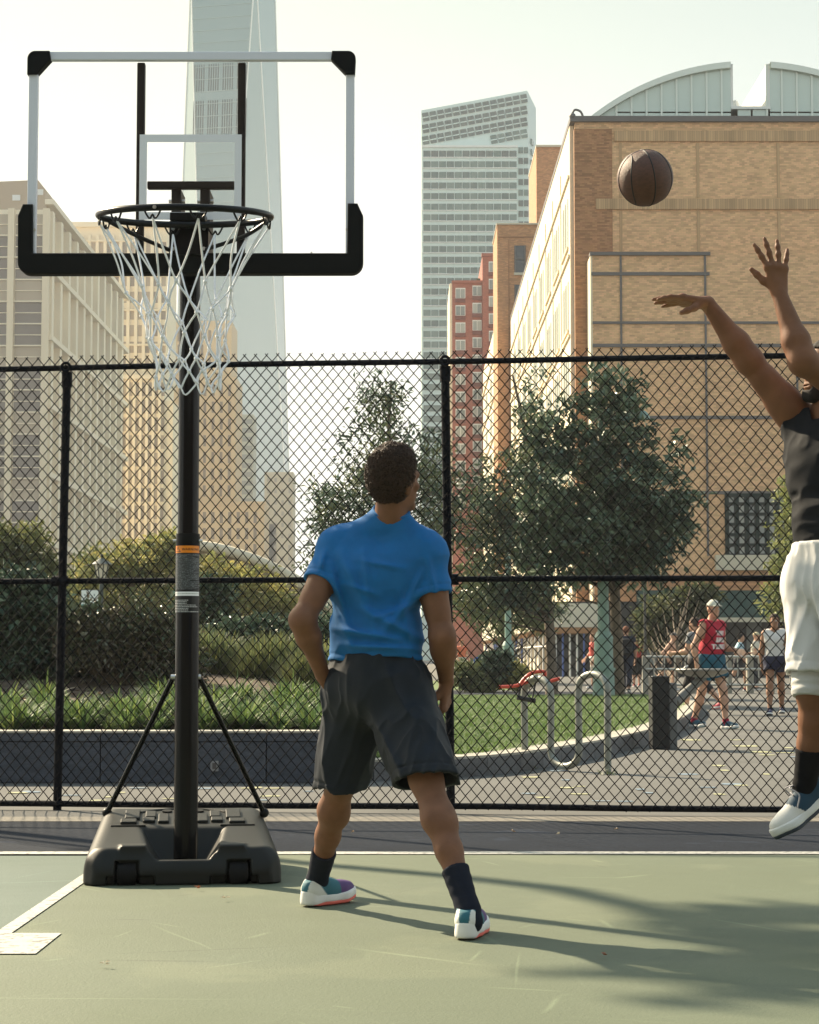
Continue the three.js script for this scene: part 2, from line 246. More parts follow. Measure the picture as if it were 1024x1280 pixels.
// ---------- portable basketball hoop ----------
{
  const DF = 8.80, base = G(232, 1108); base.z = -DF; base.x = (231.5 - CX) / F * DF; base.y = 0;
  const hoop = thing('basketball_hoop', 'portable basketball hoop with clear backboard, black pole and black plastic base', 'basketball hoop', base);
  const mPlastic = phys(0.014, 0.015, 0.0135, 0.5, { specularIntensity: 0.45, bumpMap: dtex(256, 256, (u, v, i, j) => { const n = hash(i, j, 2); return [n, n, n]; }, false, [20]), bumpScale: 0.0002 });
  const mPole = phys(0.004, 0.004, 0.0045, 0.22, { specularIntensity: 0.45 }), mBlack = phys(0.005, 0.0055, 0.006, 0.42, { specularIntensity: 0.3 }), mPad = phys(0.006, 0.0065, 0.0065, 0.6, { specularIntensity: 0.3 });
  const mAlu = std(0.74, 0.76, 0.84, 0.4, { metalness: 0.1 }), mBolt = std(0.6, 0.6, 0.6, 0.3, { metalness: 0.9 }), mWheel = phys(0.006, 0.006, 0.006, 0.7, { specularIntensity: 0.3 });
  // base: moulded plastic water tank
  {
    const bx = base.x, W = 0.432, DEP = 1.0;
    const top = (v) => 0.155 + 0.125 * smooth(-0.15, 1.1, v / DEP);
    const sd = (x, y, z) => {
      const X = x - bx, v = -z - DF, ax = Math.abs(X);
      const hw = W - 0.06 * smooth(0.05, 0.3, y) - (v > 0.45 ? 0 : 0);
      let d = smax(ax - hw, y - top(v), 0.06);
      d = smax(d, v - DEP + 0.25 * y, 0.05); d = smax(d, -v + 0.06 * smooth(0.05, 0.2, y), 0.02);
      d = smax(d, (ax * 0.8 + (v - 0.5) * 0.6) - 0.57, 0.03); // rear corner
      d = smax(d, (ax * 0.75 - v * 0.66 + y * 0.12) - 0.292, 0.012);   // front corner facets
      d = smax(d, (ax * 0.45 - v * 0.6 + y * 0.66) - 0.232, 0.012);
      // lower front tuck between the feet
      const foot = ax > 0.33 || ax < 0.12 ? 1 : 0;
      d = smax(d, -Math.max(-v - 0.2, v - 0.035 * (1 - foot), y - 0.045), 0.008);
      // wheel wells
      d = smax(d, -Math.max(Math.abs(ax - 0.243) - 0.052, v - 0.13, y - 0.108), 0.012);
      // pole well
      const well = Math.max((ax - 0.1 - (y - 0.07) * 0.62) * 0.85, (v - 0.36 - (y - 0.07) * 0.8) * 0.78, 0.075 - y, 0.05 - v);
      d = smax(d, -well, 0.015);
      const lip = Math.max((ax - 0.105 - (y - 0.1) * 0.7) * 0.82, 0.112 - y, v - 0.2);
      d = smax(d, -lip, 0.012);
      // raised shoulder either side
      d = smin(d, Math.max(Math.abs(ax - 0.215) - 0.055, y - top(0.1) - 0.006, v - 0.12, 0.04 - v, -y + 0.05), 0.02);
      return smax(d, -y + 0.004, 0.01);
    };
    const turn = (g) => g.translate(-bx, 0, DF).rotateY(0.113).translate(bx, 0, -DF);   // the stand faces the shooter
    const tank = part(hoop, 'base_tank', turn(nets(sd, V(bx - 0.47, -0.02, -DF - 1.06), V(bx + 0.47, 0.34, -DF + 0.04), 0.0075)), mPlastic);
    // moulded panels on the sloping top
    const slope = (top(0.8) - top(0.45)) / 0.35, q = new THREE.Quaternion().setFromAxisAngle(V(1, 0, 0), Math.atan(slope));
    const pan = (x, v, w, l) => { const g = new RoundedBoxGeometry(w, 0.026, l, 2, 0.006); g.applyQuaternion(q); part(tank, 'panel', turn(g.translate(bx + x, top(v) + 0.0, -DF - v)), mPlastic); };
    for (const s of [-1, 1]) { pan(s * 0.235, 0.70, 0.07, 0.17); pan(s * 0.25, 0.565, 0.075, 0.075); pan(s * 0.15, 0.7, 0.05, 0.12); pan(s * 0.157, 0.59, 0.055, 0.075); pan(s * 0.09, 0.62, 0.05, 0.16); part(tank, 'panel_rib', turn(rbox(bx + s * 0.17, bx + s * 0.33, top(0.5) - 0.004, top(0.5) + 0.005, -DF - 0.5, -DF - 0.487, 0.003)), mPlastic); }
    part(tank, 'panel_arch', turn(tube([-0.2, -0.16, -0.09, 0, 0.09, 0.16, 0.2].map((x) => { const v = 0.86 - 2.2 * x * x; return V(bx + x, top(v) - 0.001, -DF - v); }), 0.009, 40, 8)), mPlastic);
    for (const s of [-1, 1]) part(tank, 'filler_cap', turn(new THREE.CylinderGeometry(0.024, 0.024, 0.012, 18).applyQuaternion(q).translate(bx + s * 0.075, top(0.79) + 0.002, -DF - 0.79)), mPad);
    for (const s of [-1, 1]) { const w = part(hoop, 'wheel', turn(rod(V(bx + s * 0.243 - 0.038, 0.05, -DF - 0.045), V(bx + s * 0.243 + 0.038, 0.05, -DF - 0.045), 0.049, 0.049, 28)), mWheel); part(w, 'hub', turn(rod(V(bx + s * 0.243 - 0.042, 0.05, -DF - 0.045), V(bx + s * 0.243 + 0.042, 0.05, -DF - 0.045), 0.02, 0.02, 14)), mPlastic); }
  }
  // pole
  const DP = DF + 0.31, foot = P(232.5, 1072, DP), joint = P(235.2, 668, DP), topP = P(236, 330, DP); foot.y = 0.07;
  foot.x = joint.x;
  part(hoop, 'lower_pole', rod(foot, joint, 0.0545, 0.0525, 40), mPole);
  part(hoop, 'pole_collar', rod(joint.clone().add(V(0, -0.06, 0)), joint.clone().add(V(0, 0.002, 0)), 0.0545, 0.054, 40), mBlack);
  part(hoop, 'upper_pole', rod(joint.clone().add(V(0, -0.05, 0)), topP.clone().setX(joint.x), 0.0475, 0.0475, 40), mPole);
  for (const s of [-1, 1]) part(hoop, 'collar_bolt', rod(joint.clone().add(V(s * 0.05, -0.03, 0.01)), joint.clone().add(V(s * 0.067, -0.03, 0.01)), 0.007, 0.007, 8), mBolt);
  // warning label wrapped on the pole
  {
    const c = document.createElement('canvas'); c.width = 512; c.height = 1400; const x = c.getContext('2d');
    x.fillStyle = '#0b0c0d'; x.fillRect(0, 0, 512, 1400);
    x.fillStyle = '#f08a1c'; x.fillRect(10, 0, 492, 150); x.strokeStyle = '#1a1208'; x.fillStyle = '#1a1208'; x.lineWidth = 10;
    x.beginPath(); x.moveTo(95, 28); x.lineTo(150, 122); x.lineTo(40, 122); x.closePath(); x.stroke(); x.fillRect(90, 58, 10, 34); x.fillRect(90, 99, 10, 10);
    x.font = 'bold 62px sans-serif'; x.fillText('WARNING', 180, 98, 300);
    const R = rng(3); x.fillStyle = '#8d9296';
    for (let y = 180; y < 920; y += 20) { const end = R() < 0.2 ? 300 + R() * 150 : 490; let X = 20; while (X < end) { const w = 6 + R() * 26; x.globalAlpha = 0.55 + 0.45 * R(); x.fillRect(X, y, Math.min(w, end - X), 11); X += w + 5; } }
    x.globalAlpha = 1; x.fillStyle = '#f2f2f2'; x.fillRect(10, 960, 492, 86); x.fillStyle = '#888'; for (let X = 30; X < 480;) { const w = 5 + R() * 20; x.fillRect(X, 996, w, 12); X += w + 5; }
    x.fillStyle = '#c8c8c8';
    for (let y = 1130; y < 1390; y += 34) { const end = 250 + R() * 240; let X = 15; while (X < end) { const w = 6 + R() * 26; x.fillRect(X, y, Math.min(w, end - X), 15); X += w + 6; } }
    const t = new THREE.CanvasTexture(c); t.colorSpace = THREE.SRGBColorSpace;
    const a = P(235, 682, DP - 0.05).y, b = P(235, 766, DP - 0.05).y, g = new THREE.CylinderGeometry(0.0553, 0.0556, a - b, 40, 1, true, -1.35, 2.7);
    part(hoop, 'warning_label', g.translate(joint.x, (a + b) / 2, joint.z), std(1, 1, 1, 0.4, { map: t }));
  }
  // braces from pole to tank
  for (const [s, px] of [[-1, 134], [1, 330]]) {
    const a = P(s < 0 ? 217 : 249, 846, DP + 0.02), b = P(px, 1016, DF + 0.78);
    const br = part(hoop, 'brace', rod(a, b, 0.0125, 0.0125, 12), mPole);
    part(br, 'bolt', rod(a.clone().add(V(-0.01, 0, 0.015)), a.clone().add(V(0.01, 0, 0.015)), 0.011, 0.011, 8), mBolt);
    part(br, 'foot_clip', ball(b, 0.024), mBlack);
  }
  // backboard
  const DBd = DF + 0.12, X = (px, d = DBd) => (px - CX) / F * d, Y = (py, d = DBd) => P(CX, py, d).y, zb = -DBd;
  const bd = (n, p, x0, x1, y0, y1, za, zc, m, r = 0.004) => part(p, n, rbox(X(x0), X(x1), Y(y1), Y(y0), zb + za, zb + zc, r), m);
  const board = part(hoop, 'backboard', new THREE.BoxGeometry(X(440) - X(30), Y(70) - Y(328), 0.008).translate((X(440) + X(30)) / 2, (Y(70) + Y(328)) / 2, zb), phys(1, 1, 1, 0.03, { transmission: 1, ior: 1.45, specularIntensity: 0.5 }));
  board.castShadow = true;
  bd('frame_rail', board, 40, 430, 65.5, 76, -0.02, 0.014, mAlu); bd('frame_rail', board, 28, 39.5, 80, 330, -0.02, 0.013, mAlu); bd('frame_rail', board, 431, 442, 80, 330, -0.02, 0.013, mAlu);
  const shp = (pts, depth, z0, bev = 0.006) => { const s = new THREE.Shape(pts.map(([a, b]) => new THREE.Vector2(X(a), Y(b)))); return new THREE.ExtrudeGeometry(s, { depth, bevelEnabled: true, bevelSize: bev, bevelThickness: bev, bevelSegments: 3, curveSegments: 6 }).translate(0, 0, z0); };
  const arc = (cx, cy, r, a0, a1, n = 6) => Array.from({ length: n + 1 }, (_, i) => { const a = mix(a0, a1, i / n) * Math.PI / 180; return [cx + r * Math.cos(a), cy + r * Math.sin(a)]; });
  part(board, 'corner_pad', shp([...arc(36, 75, 8, 180, 270), [53, 67], [54.5, 75], [38, 93], [28, 93]], 0.045, zb - 0.022), mPad);
  part(board, 'corner_pad', shp([[414, 75], [415, 67], ...arc(434, 75, 8, 270, 360), [441, 93], [432, 93]], 0.045, zb - 0.022), mPad);
  part(board, 'bottom_pad', shp([[19.5, 272], [25, 259], [34, 259], [35, 320], [435, 320], [436, 258], [445, 258], [451.5, 272], ...arc(438.5, 328.5, 13, 0, 90), ...arc(33, 329, 13, 90, 180)], 0.06, zb - 0.03, 0.007), mPad);
  // painted target square (a thin raised frame, milky white)
  const mSq = std(0.82, 0.83, 0.88, 0.5);
  for (const [a, b, c, d] of [[169.5, 299, 168.5, 178], [169.5, 179, 178, 275], [290, 299, 178, 275], [179, 290, 265.5, 275]]) bd('target_line', board, a, b, c, d, 0.0045, 0.0065, mSq, 0.0005);
  const back = new THREE.Group(); back.name = 'support_frame'; hoop.add(back);
  const ab = (n, x0, x1, y0, y1, za, zc, m = mBlack, r = 0.005) => bd(n, back, x0, x1, y0, y1, za, zc, m, r);
  ab('upright', 164.5, 174.5, 77, 320, -0.05, -0.012); ab('upright', 293, 303, 77, 320, -0.05, -0.012);
  ab('cross_bar', 178.5, 290, 225, 234.5, -0.052, -0.018);
  for (const x of [209, 245.5]) { ab('lift_arm', x, x + 12.5, 234, 320, -0.2, -0.03); for (const y of [248, 306]) for (const s of [0, 1]) part(back, 'bolt', rod(V(X(x + s * 12.5), Y(y), zb - 0.06), V(X(x + s * 12.5 + (s ? 4 : -4)), Y(y), zb - 0.06), 0.009, 0.009, 6), mBolt); }
  for (const x of [38, 433]) part(board, 'screw', rod(V(X(x), Y(288), zb), V(X(x), Y(288), zb + 0.02), 0.006, 0.006, 8), mBolt);
  for (const x of [81, 388]) part(board, 'screw', rod(V(X(x), Y(320), zb), V(X(x), Y(315), zb), 0.005, 0.005, 8), mBolt);
  // rim
  const RR = 0.366, DR = DBd - 0.1 - RR, rc = P(231.5, 270.5, DR), tilt = 0.115, rim = new THREE.Quaternion().setFromAxisAngle(V(1, 0, 0), tilt), RP = (a, r = RR, dy = 0) => V(Math.cos(a) * r, dy, Math.sin(a) * r).applyQuaternion(rim).add(rc);
  const mRim = phys(0.005, 0.005, 0.0055, 0.3, { specularIntensity: 0.45 });
  const rimM = part(hoop, 'rim', new THREE.TorusGeometry(RR, 0.0145, 16, 120).rotateX(Math.PI / 2).applyQuaternion(rim).translate(rc.x, rc.y, rc.z), mRim);
  bd('rim_bracket', rimM, 209.5, 259, 279, 321, 0.006, 0.05, mRim, 0.004);
  for (const x of [214.5, 253.5]) for (const y of [289, 314]) part(rimM, 'bolt', rod(V(X(x), Y(y), zb + 0.05), V(X(x), Y(y), zb + 0.062), 0.0085, 0.0085, 6), mBolt);
  bd('rim_plate', rimM, 212, 256, 272, 282, 0.004, 0.11, mRim, 0.004);
  for (const s of [-1, 1]) part(rimM, 'rim_strut', tube([RP(Math.PI / 2 * 0 + (s > 0 ? -0.35 : Math.PI + 0.35), RR, -0.01), RP(s > 0 ? -0.75 : Math.PI + 0.75, RR * 0.9, -0.06), V(X(231.5 + s * 22), Y(315), zb + 0.045)], 0.0095, 24, 10), mRim);
  part(rimM, 'bolt', rod(RP(Math.PI * 0.57, RR + 0.008), RP(Math.PI * 0.57, RR + 0.02), 0.008, 0.008, 8), mBolt);
  // hooks and net
  const N = 12, mCord = std(0.84, 0.85, 0.89, 0.8), netG = new THREE.Group(); netG.name = 'net'; hoop.add(netG);
  const R = rng(77);
  for (let k = 0; k < N; k++) { const a = (k + 0.5) / N * 6.2832, e = 0.06; part(rimM, 'hook', tube([RP(a - e * 1.6, RR, -0.012), RP(a - e, RR, -0.035), RP(a - e * 0.5, RR, -0.045), RP(a, RR, -0.028), RP(a + e * 0.5, RR, -0.045), RP(a + e, RR, -0.035), RP(a + e * 1.6, RR, -0.012)], 0.0042, 26, 6), mRim); }
  const rows = [[0, RR * 0.985], [0.325, 0.225], [0.43, 0.188], [0.535, 0.165], [0.62, 0.152], [0.69, 0.145]];
  const jit = {}; const node = (r, a2) => { // a2 in half steps
    const key = r + '_' + (((a2 % (2 * N)) + 2 * N) % (2 * N)); if (jit[key]) return jit[key];
    const a = (a2 / 2 + 0.5) / N * 6.2832 + (r ? (R() - 0.5) * 0.16 : 0), [dy, rr] = rows[r];
    const p = r ? V(Math.cos(a) * rr * (0.85 + 0.3 * R()) + 0.006 * r, -dy + (R() - 0.5) * 0.035, Math.sin(a) * rr * (0.9 + 0.2 * R())).add(rc) : RP(a, rr, -0.045);
    return jit[key] = p;
  };
  const knot = (p) => ball(p, 0.0092, 7);
  for (let k = 0; k < N; k++) for (const s of [-1, 1]) {
    const st = node(0, 2 * k).clone().add(V(0, 0, 0)), pts = [st]; let a = 2 * k;
    for (let r = 1; r < rows.length; r++) { a += s; pts.push(node(r, a)); }
    if (s > 0) { pts.push(node(5, a).clone().add(node(5, a + 2)).multiplyScalar(0.5).add(V(0, -0.05 - R() * 0.02, 0))); pts.push(node(5, a + 2)); }
    // slack: sag between first two nodes
    const full = []; for (let i = 0; i < pts.length - 1; i++) { full.push(pts[i]); const m = pts[i].clone().lerp(pts[i + 1], 0.5); m.add(V((R() - 0.5) * 0.014, 0, (R() - 0.5) * 0.014)); if (i === 0) m.add(V((rc.x - m.x) * 0.05, -0.01, (rc.z - m.z) * 0.05)); full.push(m); } full.push(pts[pts.length - 1]);
    const geo = [tube(full, 0.0043, full.length * 5, 6)]; if (s > 0) for (let r = 1; r < rows.length; r++) geo.push(knot(pts[r]));
    part(netG, 'cord', geo, mCord);
  }
}
// ---------- basketball in flight ----------
{
  const r = 0.121, D = 8.5, c = P(806.5, 222.5, D), b = thing('basketball', 'brown leather basketball in mid-air against the brick wall', 'basketball', c);
  const bump = dtex(512, 512, (u, v, i, j) => { const x = (i % 8) - 3.5 + ((j >> 3) & 1 ? 0 : 0), y = (j % 8) - 3.5, n = clamp(1 - (x * x + y * y) / 12); return [n, n, n]; }, false, [3, 1.5]);
  const q = new THREE.Quaternion().setFromEuler(new THREE.Euler(0.35, 0.25, 0.12));
  part(b, 'cover', new THREE.SphereGeometry(r, 64, 48).applyQuaternion(q).translate(c.x, c.y, c.z), std(1, 1, 1, 0.55, { map: grain([0.105, 0.042, 0.024], 0.35, 6, 64), bumpMap: bump, bumpScale: 0.0006 }));
  const mSeam = std(0.012, 0.01, 0.01, 0.6);
  const curve = (fn) => tube(Array.from({ length: 72 }, (_, i) => { const p = fn(i / 72 * Math.PI * 2).normalize().multiplyScalar(r - 0.0012).applyQuaternion(q); return p.add(c); }), 0.0034, 160, 6, true);
  const seams = [(t) => V(Math.cos(t), Math.sin(t), 0), (t) => V(0, Math.sin(t), Math.cos(t)), (t) => V(0.62 + 0.1 * Math.cos(2 * t), Math.sin(t) * 0.98, Math.cos(t) * 0.62), (t) => V(-0.62 - 0.1 * Math.cos(2 * t), Math.sin(t) * 0.98, Math.cos(t) * 0.62)];
  for (const s of seams) part(b, 'seam', curve(s), mSeam);
}
// ---------- buildings ----------
const UNIT = new THREE.BoxGeometry(1, 1, 1);
const FX = (px, D) => (px - CX) / F * D, FY = (py, D) => P(CX, py, D).y;
// a facade frame: origin O, unit direction U along the wall, outward normal N
function facade(root, O, U, N) {
  const q = new THREE.Quaternion().setFromRotationMatrix(new THREE.Matrix4().makeBasis(U, UPY, new THREE.Vector3().crossVectors(U, UPY)));
  return (name, u0, u1, y0, y1, n0, n1, mat, parent = root) => piece(parent, name, UNIT, mat, O.clone().addScaledVector(U, (u0 + u1) / 2).addScaledVector(N, (n0 + n1) / 2).setY(O.y + (y0 + y1) / 2), q, V(Math.abs(u1 - u0), Math.abs(y1 - y0), Math.abs(n1 - n0)));
}
function brickTex(r, g, b, s, amp = 0.32) {
  return dtex(512, 512, (u, v, i, j) => { const row = Math.floor(v * 48), sh = row % 2 ? 0.5 : 0, col = Math.floor(u * 16 + sh), fx = u * 16 + sh - col, fy = v * 48 - row; const t = hash(col % 16, row, s), t2 = tf(u, v, 5, 4, s); let n = 1 - amp / 2 + amp * t + 0.24 * (t2 - 0.5); if (fy < 0.16 || fx < 0.06) n = n * 0.6 + 0.28; return [L2S(r * n), L2S(g * n * (0.97 + 0.06 * hash(col, row, s + 1))), L2S(b * n)]; }, true, [0.25, 0.25]);
}
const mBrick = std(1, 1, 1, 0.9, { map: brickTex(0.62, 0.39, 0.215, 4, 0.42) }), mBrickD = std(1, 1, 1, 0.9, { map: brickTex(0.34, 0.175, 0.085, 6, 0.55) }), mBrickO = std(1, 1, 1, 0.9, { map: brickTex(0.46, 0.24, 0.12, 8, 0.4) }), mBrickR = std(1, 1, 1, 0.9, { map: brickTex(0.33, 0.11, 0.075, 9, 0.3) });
const mSoldier = std(1, 1, 1, 0.9, { map: dtex(256, 64, (u, v) => { const c = Math.floor(u * 26), f = u * 26 - c; let n = 0.75 + 0.4 * hash(c, 1, 2); if (f < 0.2) n *= 0.75; return [L2S(0.5 * n), L2S(0.33 * n), L2S(0.18 * n)]; }, true, [0.33, 0.33]) });
const mCream = std(1, 1, 1, 0.85, { map: grain([0.74, 0.64, 0.47], 0.12, 6, 40, 256, 4) }), mCreamTrim = std(0.7, 0.6, 0.43, 0.8), mSteel = std(0.13, 0.12, 0.115, 0.6, { metalness: 0.4 }), mStone = std(0.55, 0.5, 0.38, 0.85);
const mPaleGlass = phys(0.5, 0.55, 0.5, 0.25, { metalness: 0.15 }), mDarkGlass = phys(0.05, 0.06, 0.07, 0.12, {}), mGreyGlass = [phys(0.28, 0.3, 0.28, 0.2), phys(0.2, 0.225, 0.22, 0.2), phys(0.36, 0.37, 0.33, 0.25)];
const mGreenFrame = phys(0.007, 0.02, 0.019, 0.6, { specularIntensity: 0.2 }), mAwning = std(0.018, 0.05, 0.04, 0.8), mWhiteTrim = std(0.72, 0.72, 0.68, 0.7);

// 1. tan brick hall with cream side wall and glazed vault
{
  const D = 100, x0 = FX(722, D), H = FY(153, D), g = thing('brick_hall', 'large tan brick building with cream side wall and arched glass roof', 'building', V(x0, 0, -D));
  part(g, 'wall', box(x0, x0 + 40, -0.1, H, -D - 60, -D), mBrick);
  const fr = facade(g, V(0, 0, -D), V(1, 0, 0), V(0, 0, 1)), X = (px) => FX(px, D), Y = (py) => FY(py, D);
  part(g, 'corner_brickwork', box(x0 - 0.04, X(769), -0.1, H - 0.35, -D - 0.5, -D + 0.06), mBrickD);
  part(g, 'coping', box(x0 - 0.25, x0 + 40.2, H, H + 0.28, -D - 60.2, -D + 0.22), mSteel);
  for (const [a, b, c, d] of [[772, 1500, 164, 177], [748, 1500, 249, 262]]) part(g, 'soldier_course', box(X(a), X(b), Y(d), Y(c), -D - 0.3, -D + 0.12), mSoldier);
  for (const a of [778, 876, 978]) for (const [c, d] of [[179, 247], [264, 330]]) part(g, 'pilaster_joint', box(X(a), X(a) + 0.14, Y(d), Y(c), -D - 0.1, -D + 0.035), mSoldier);
  part(g, 'soldier_course', box(X(892), X(1500), Y(346), Y(336), -D - 0.3, -D + 0.1), mSoldier);
  // lower wing set forward, with steel joints
  const D2 = 98, X2 = (px) => FX(px, D2), Y2 = (py) => FY(py, D2);
  part(g, 'wing_wall', box(X2(743), X2(1600), -0.1, Y2(318), -D, -D2), mBrick);
  part(g, 'wing_side_panel', box(X2(740.5), X2(743), -0.1, Y2(320), -D + 0.1, -D2 + 0.05), mCreamTrim);
  part(g, 'wing_coping', box(X2(740), X2(892), Y2(319.5), Y2(315.5), -D2 - 0.5, -D2 + 0.16), mSteel);
  const w2 = facade(g, V(0, 0, -D2), V(1, 0, 0), V(0, 0, 1));
  for (const [a, b, y, t] of [[742, 891, 342.5, 4], [743, 1600, 403.5, 3], [743, 1600, 432, 4], [743, 1600, 522, 4], [743, 1600, 616, 4]]) w2('steel_band', X2(a), X2(b), Y2(y + t / 2), Y2(y - t / 2), -0.1, 0.09, mSteel);
  for (const [x, ya, yb] of [[779, 320, 700], [885.5, 320, 695], [1000, 434, 700]]) w2('steel_joint', X2(x) - 0.05, X2(x) + 0.05, Y2(yb), Y2(ya), -0.1, 0.075, mSteel);
  // barred window
  {
    const a = X2(909), b = X2(985), c = Y2(694), d = Y2(617), wd = w2('window', a, b, c, d, -0.2, 0.02, mDarkGlass);
    w2('window_frame', a - 0.08, a + 0.1, c, d, 0, 0.14, mGreenFrame); w2('window_frame', b - 0.1, b + 0.08, c, d, 0, 0.14, mGreenFrame); w2('window_frame', a + 0.1, b - 0.1, d - 0.18, d, 0, 0.14, mGreenFrame);
    for (let i = 1; i < 6; i++) w2('window_bar', mix(a, b, i / 6) - 0.09, mix(a, b, i / 6) + 0.09, c, d - 0.18, 0, 0.16, mGreenFrame);
    for (let i = 1; i < 6; i++) w2('window_bar', a + 0.1, b - 0.1, mix(c, d, i / 6) - 0.05, mix(c, d, i / 6) + 0.05, 0, 0.12, mGreenFrame);
    for (let i = 0; i < 6; i++) for (let j = 0; j < 6; j++) w2('window_pane', mix(a, b, i / 6) + 0.13, mix(a, b, (i + 1) / 6) - 0.13, mix(c, d, j / 6) + 0.08, mix(c, d, (j + 1) / 6) - 0.1, 0.0, 0.05, mGreyGlass[(i * 5 + j * 3) % 3]);
    w2('window_sill', a - 0.6, b + 0.5, Y2(713), c - 0.01, 0, 0.5, mStone);
  }
  // shop front, brick band, awning
  w2('shop_recess', X2(690), X2(1600), 0, Y2(752), 0.0, 0.05, std(0.02, 0.022, 0.024, 0.5));
  for (let i = 0; i < 12; i++) w2('shop_window', X2(800 + i * 22), X2(819 + i * 22), 0.6, Y2(776), 0.05, 0.12, i % 3 ? mDarkGlass : mGreyGlass[1]);
  w2('orange_band', X2(743), X2(1600), Y2(752), Y2(718), 0.0, 0.14, mBrickO);
  { const aw = new THREE.BufferGeometry(), a = X2(795), b = X2(1600), yt = Y2(738), yb = Y2(773), z0 = -D2 + 0.16, z1 = -D2 + 2.4; const p = [a, yt, z0, b, yt, z0, b, yb, z1, a, yb, z1]; aw.setAttribute('position', new THREE.Float32BufferAttribute([...p.slice(0, 3), ...p.slice(9), ...p.slice(6, 9), ...p.slice(0, 3), ...p.slice(6, 9), ...p.slice(3, 6), a, yt, z0, a, yb, z0, a, yb, z1], 3)); aw.computeVertexNormals(); const m = part(g, 'awning', aw, mAwning); part(m, 'awning_valance', box(a, b, yb - 0.22, yb - 0.005, z1 - 0.03, z1 + 0.01), mStone); }
  // cream side wall facing the street
  const sf = facade(g, V(x0 - 0.02, 0, -D - 0.5), V(0, 0, -1), V(-1, 0, 0));
  part(g, 'side_wall', box(x0 - 0.22, x0 - 0.02, 0, H - 0.02, -D - 60.3, -D - 0.55), mCream);
  for (const y of [9.5, 17.2, 21.3, 25.4]) sf('ledge', 0.3, 59.5, y, y + 0.14, 0.2, 0.3, mCreamTrim);
  for (let i = 1; i < 10; i++) sf('panel_joint', i * 6 - 0.04, i * 6 + 0.04, 0.5, H - 1.2, 0.2, 0.245, mStone);
  for (const [y, lo] of [[22.0, 0], [17.7, 0], [13.9, 1], [10, 1]]) for (let i = 0; i < 9; i++) { const u = 1.2 + i * 6.3, wdw = sf('window', u, u + 3.9, y, y + 2.5, 0.2, 0.235, mPaleGlass); sf('window_frame', u - 0.1, u + 4, y - 0.14, y, 0.2, 0.3, mCreamTrim); for (const t of [1.3, 2.6]) sf('mullion', u + t - 0.05, u + t + 0.05, y, y + 2.5, 0.2, 0.27, mCreamTrim); }
  // barrel vault gable: glass panes between mullions
  {
    const c = [X(952), Y(390)], rad = (() => { const dx = X(735) - c[0], dy = H + 0.25 - c[1]; return Math.hypot(dx, dy); })(), z = -D - 1.5, y0 = H + 0.3, top = (x) => c[1] + Math.sqrt(Math.max(0, rad * rad - (x - c[0]) ** 2));
    const mVG = phys(0.5, 0.58, 0.53, 0.22, { metalness: 0.1 }), mRib = std(0.62, 0.66, 0.6, 0.5, { metalness: 0.3 });
    const vault = new THREE.Group(); vault.name = 'glass_vault'; g.add(vault);
    const gapA = X(926.5), gapB = X(977), ym = Y(131);
    const xs = []; for (let px = 740; px < 1300; px += 19.4) xs.push(X(px));
    const pane = (xa, xb, ya, yfa, yfb) => { const s = new THREE.Shape(); s.moveTo(xa, ya); s.lineTo(xb, ya); s.lineTo(xb, Math.max(ya + 0.02, yfb)); s.lineTo(xa, Math.max(ya + 0.02, yfa)); const eg = new THREE.ExtrudeGeometry(s, { depth: 0.08, bevelEnabled: false }); part(vault, 'glass_pane', eg.translate(0, 0, z), mVG); };
    for (let i = 0; i < xs.length - 1; i++) {
      let xa = xs[i] + 0.05, xb = xs[i + 1] - 0.05; const mid = (xa + xb) / 2; if (top(mid) < y0 + 0.2 || mid > c[0] + rad) continue;
      if (xb > gapA && xa < gapB) { if (xa < gapA && gapA - xa > 0.3) xb = gapA; else if (xb > gapB && xb - gapB > 0.3) xa = gapB; else { pane(xa, xb, y0, y0 + 0.75, y0 + 0.75); continue; } }
      if (Math.min(top(xa), top(xb)) > ym + 0.4) { pane(xa, xb, y0, ym - 0.04, ym - 0.04); pane(xa, xb, ym + 0.04, top(xa), top(xb)); } else pane(xa, xb, y0, top(xa), top(xb));
      part(vault, 'mullion', box(xs[i] - 0.05, xs[i] + 0.05, y0, Math.max(y0 + 0.1, top(xs[i]) - 0.05), z + 0.02, z + 0.16), mRib);
    }
    const ribArc = (a, b) => { const pts = []; for (let i = 0; i <= 24; i++) { const x = mix(a, b, i / 24); pts.push(V(x, top(x) + 0.05, z)); } const s = []; for (const dz of [-26, 0.35]) s.push(...pts); const g1 = new THREE.BufferGeometry(), pos = []; for (let i = 0; i < 24; i++) { const p = pts[i], q = pts[i + 1]; const quad = (A, B, C, E) => pos.push(...A, ...B, ...C, ...A, ...C, ...E); const f = 0.35, bk = -30; quad([p.x, p.y, z + f], [q.x, q.y, z + f], [q.x, q.y, z + bk], [p.x, p.y, z + bk]); quad([p.x, p.y - 0.32, z + f], [q.x, q.y - 0.32, z + f], [q.x, q.y, z + f], [p.x, p.y, z + f]); quad([p.x, p.y - 0.32, z + bk], [q.x, q.y - 0.32, z + bk], [q.x, q.y - 0.32, z + f], [p.x, p.y - 0.32, z + f]); } g1.setAttribute('position', new THREE.Float32BufferAttribute(pos, 3)); g1.computeVertexNormals(); part(vault, 'vault_roof', g1, mRib); };
    ribArc(X(735), gapA - 0.02); ribArc(gapB + 0.02, c[0] + rad * 0.985);
    part(vault, 'gap_cheek', box(gapB - 0.14, gapB, y0 + 0.75, top(gapB), z - 30, z + 0.1), mWhiteTrim); part(vault, 'gap_cheek', box(gapA, gapA + 0.12, y0 + 0.75, top(gapA), z - 30, z + 0.1), mWhiteTrim);
    part(vault, 'gap_sill', box(gapA, gapB, y0 + 0.76, y0 + 0.9, z - 20, z + 0.2), mWhiteTrim);
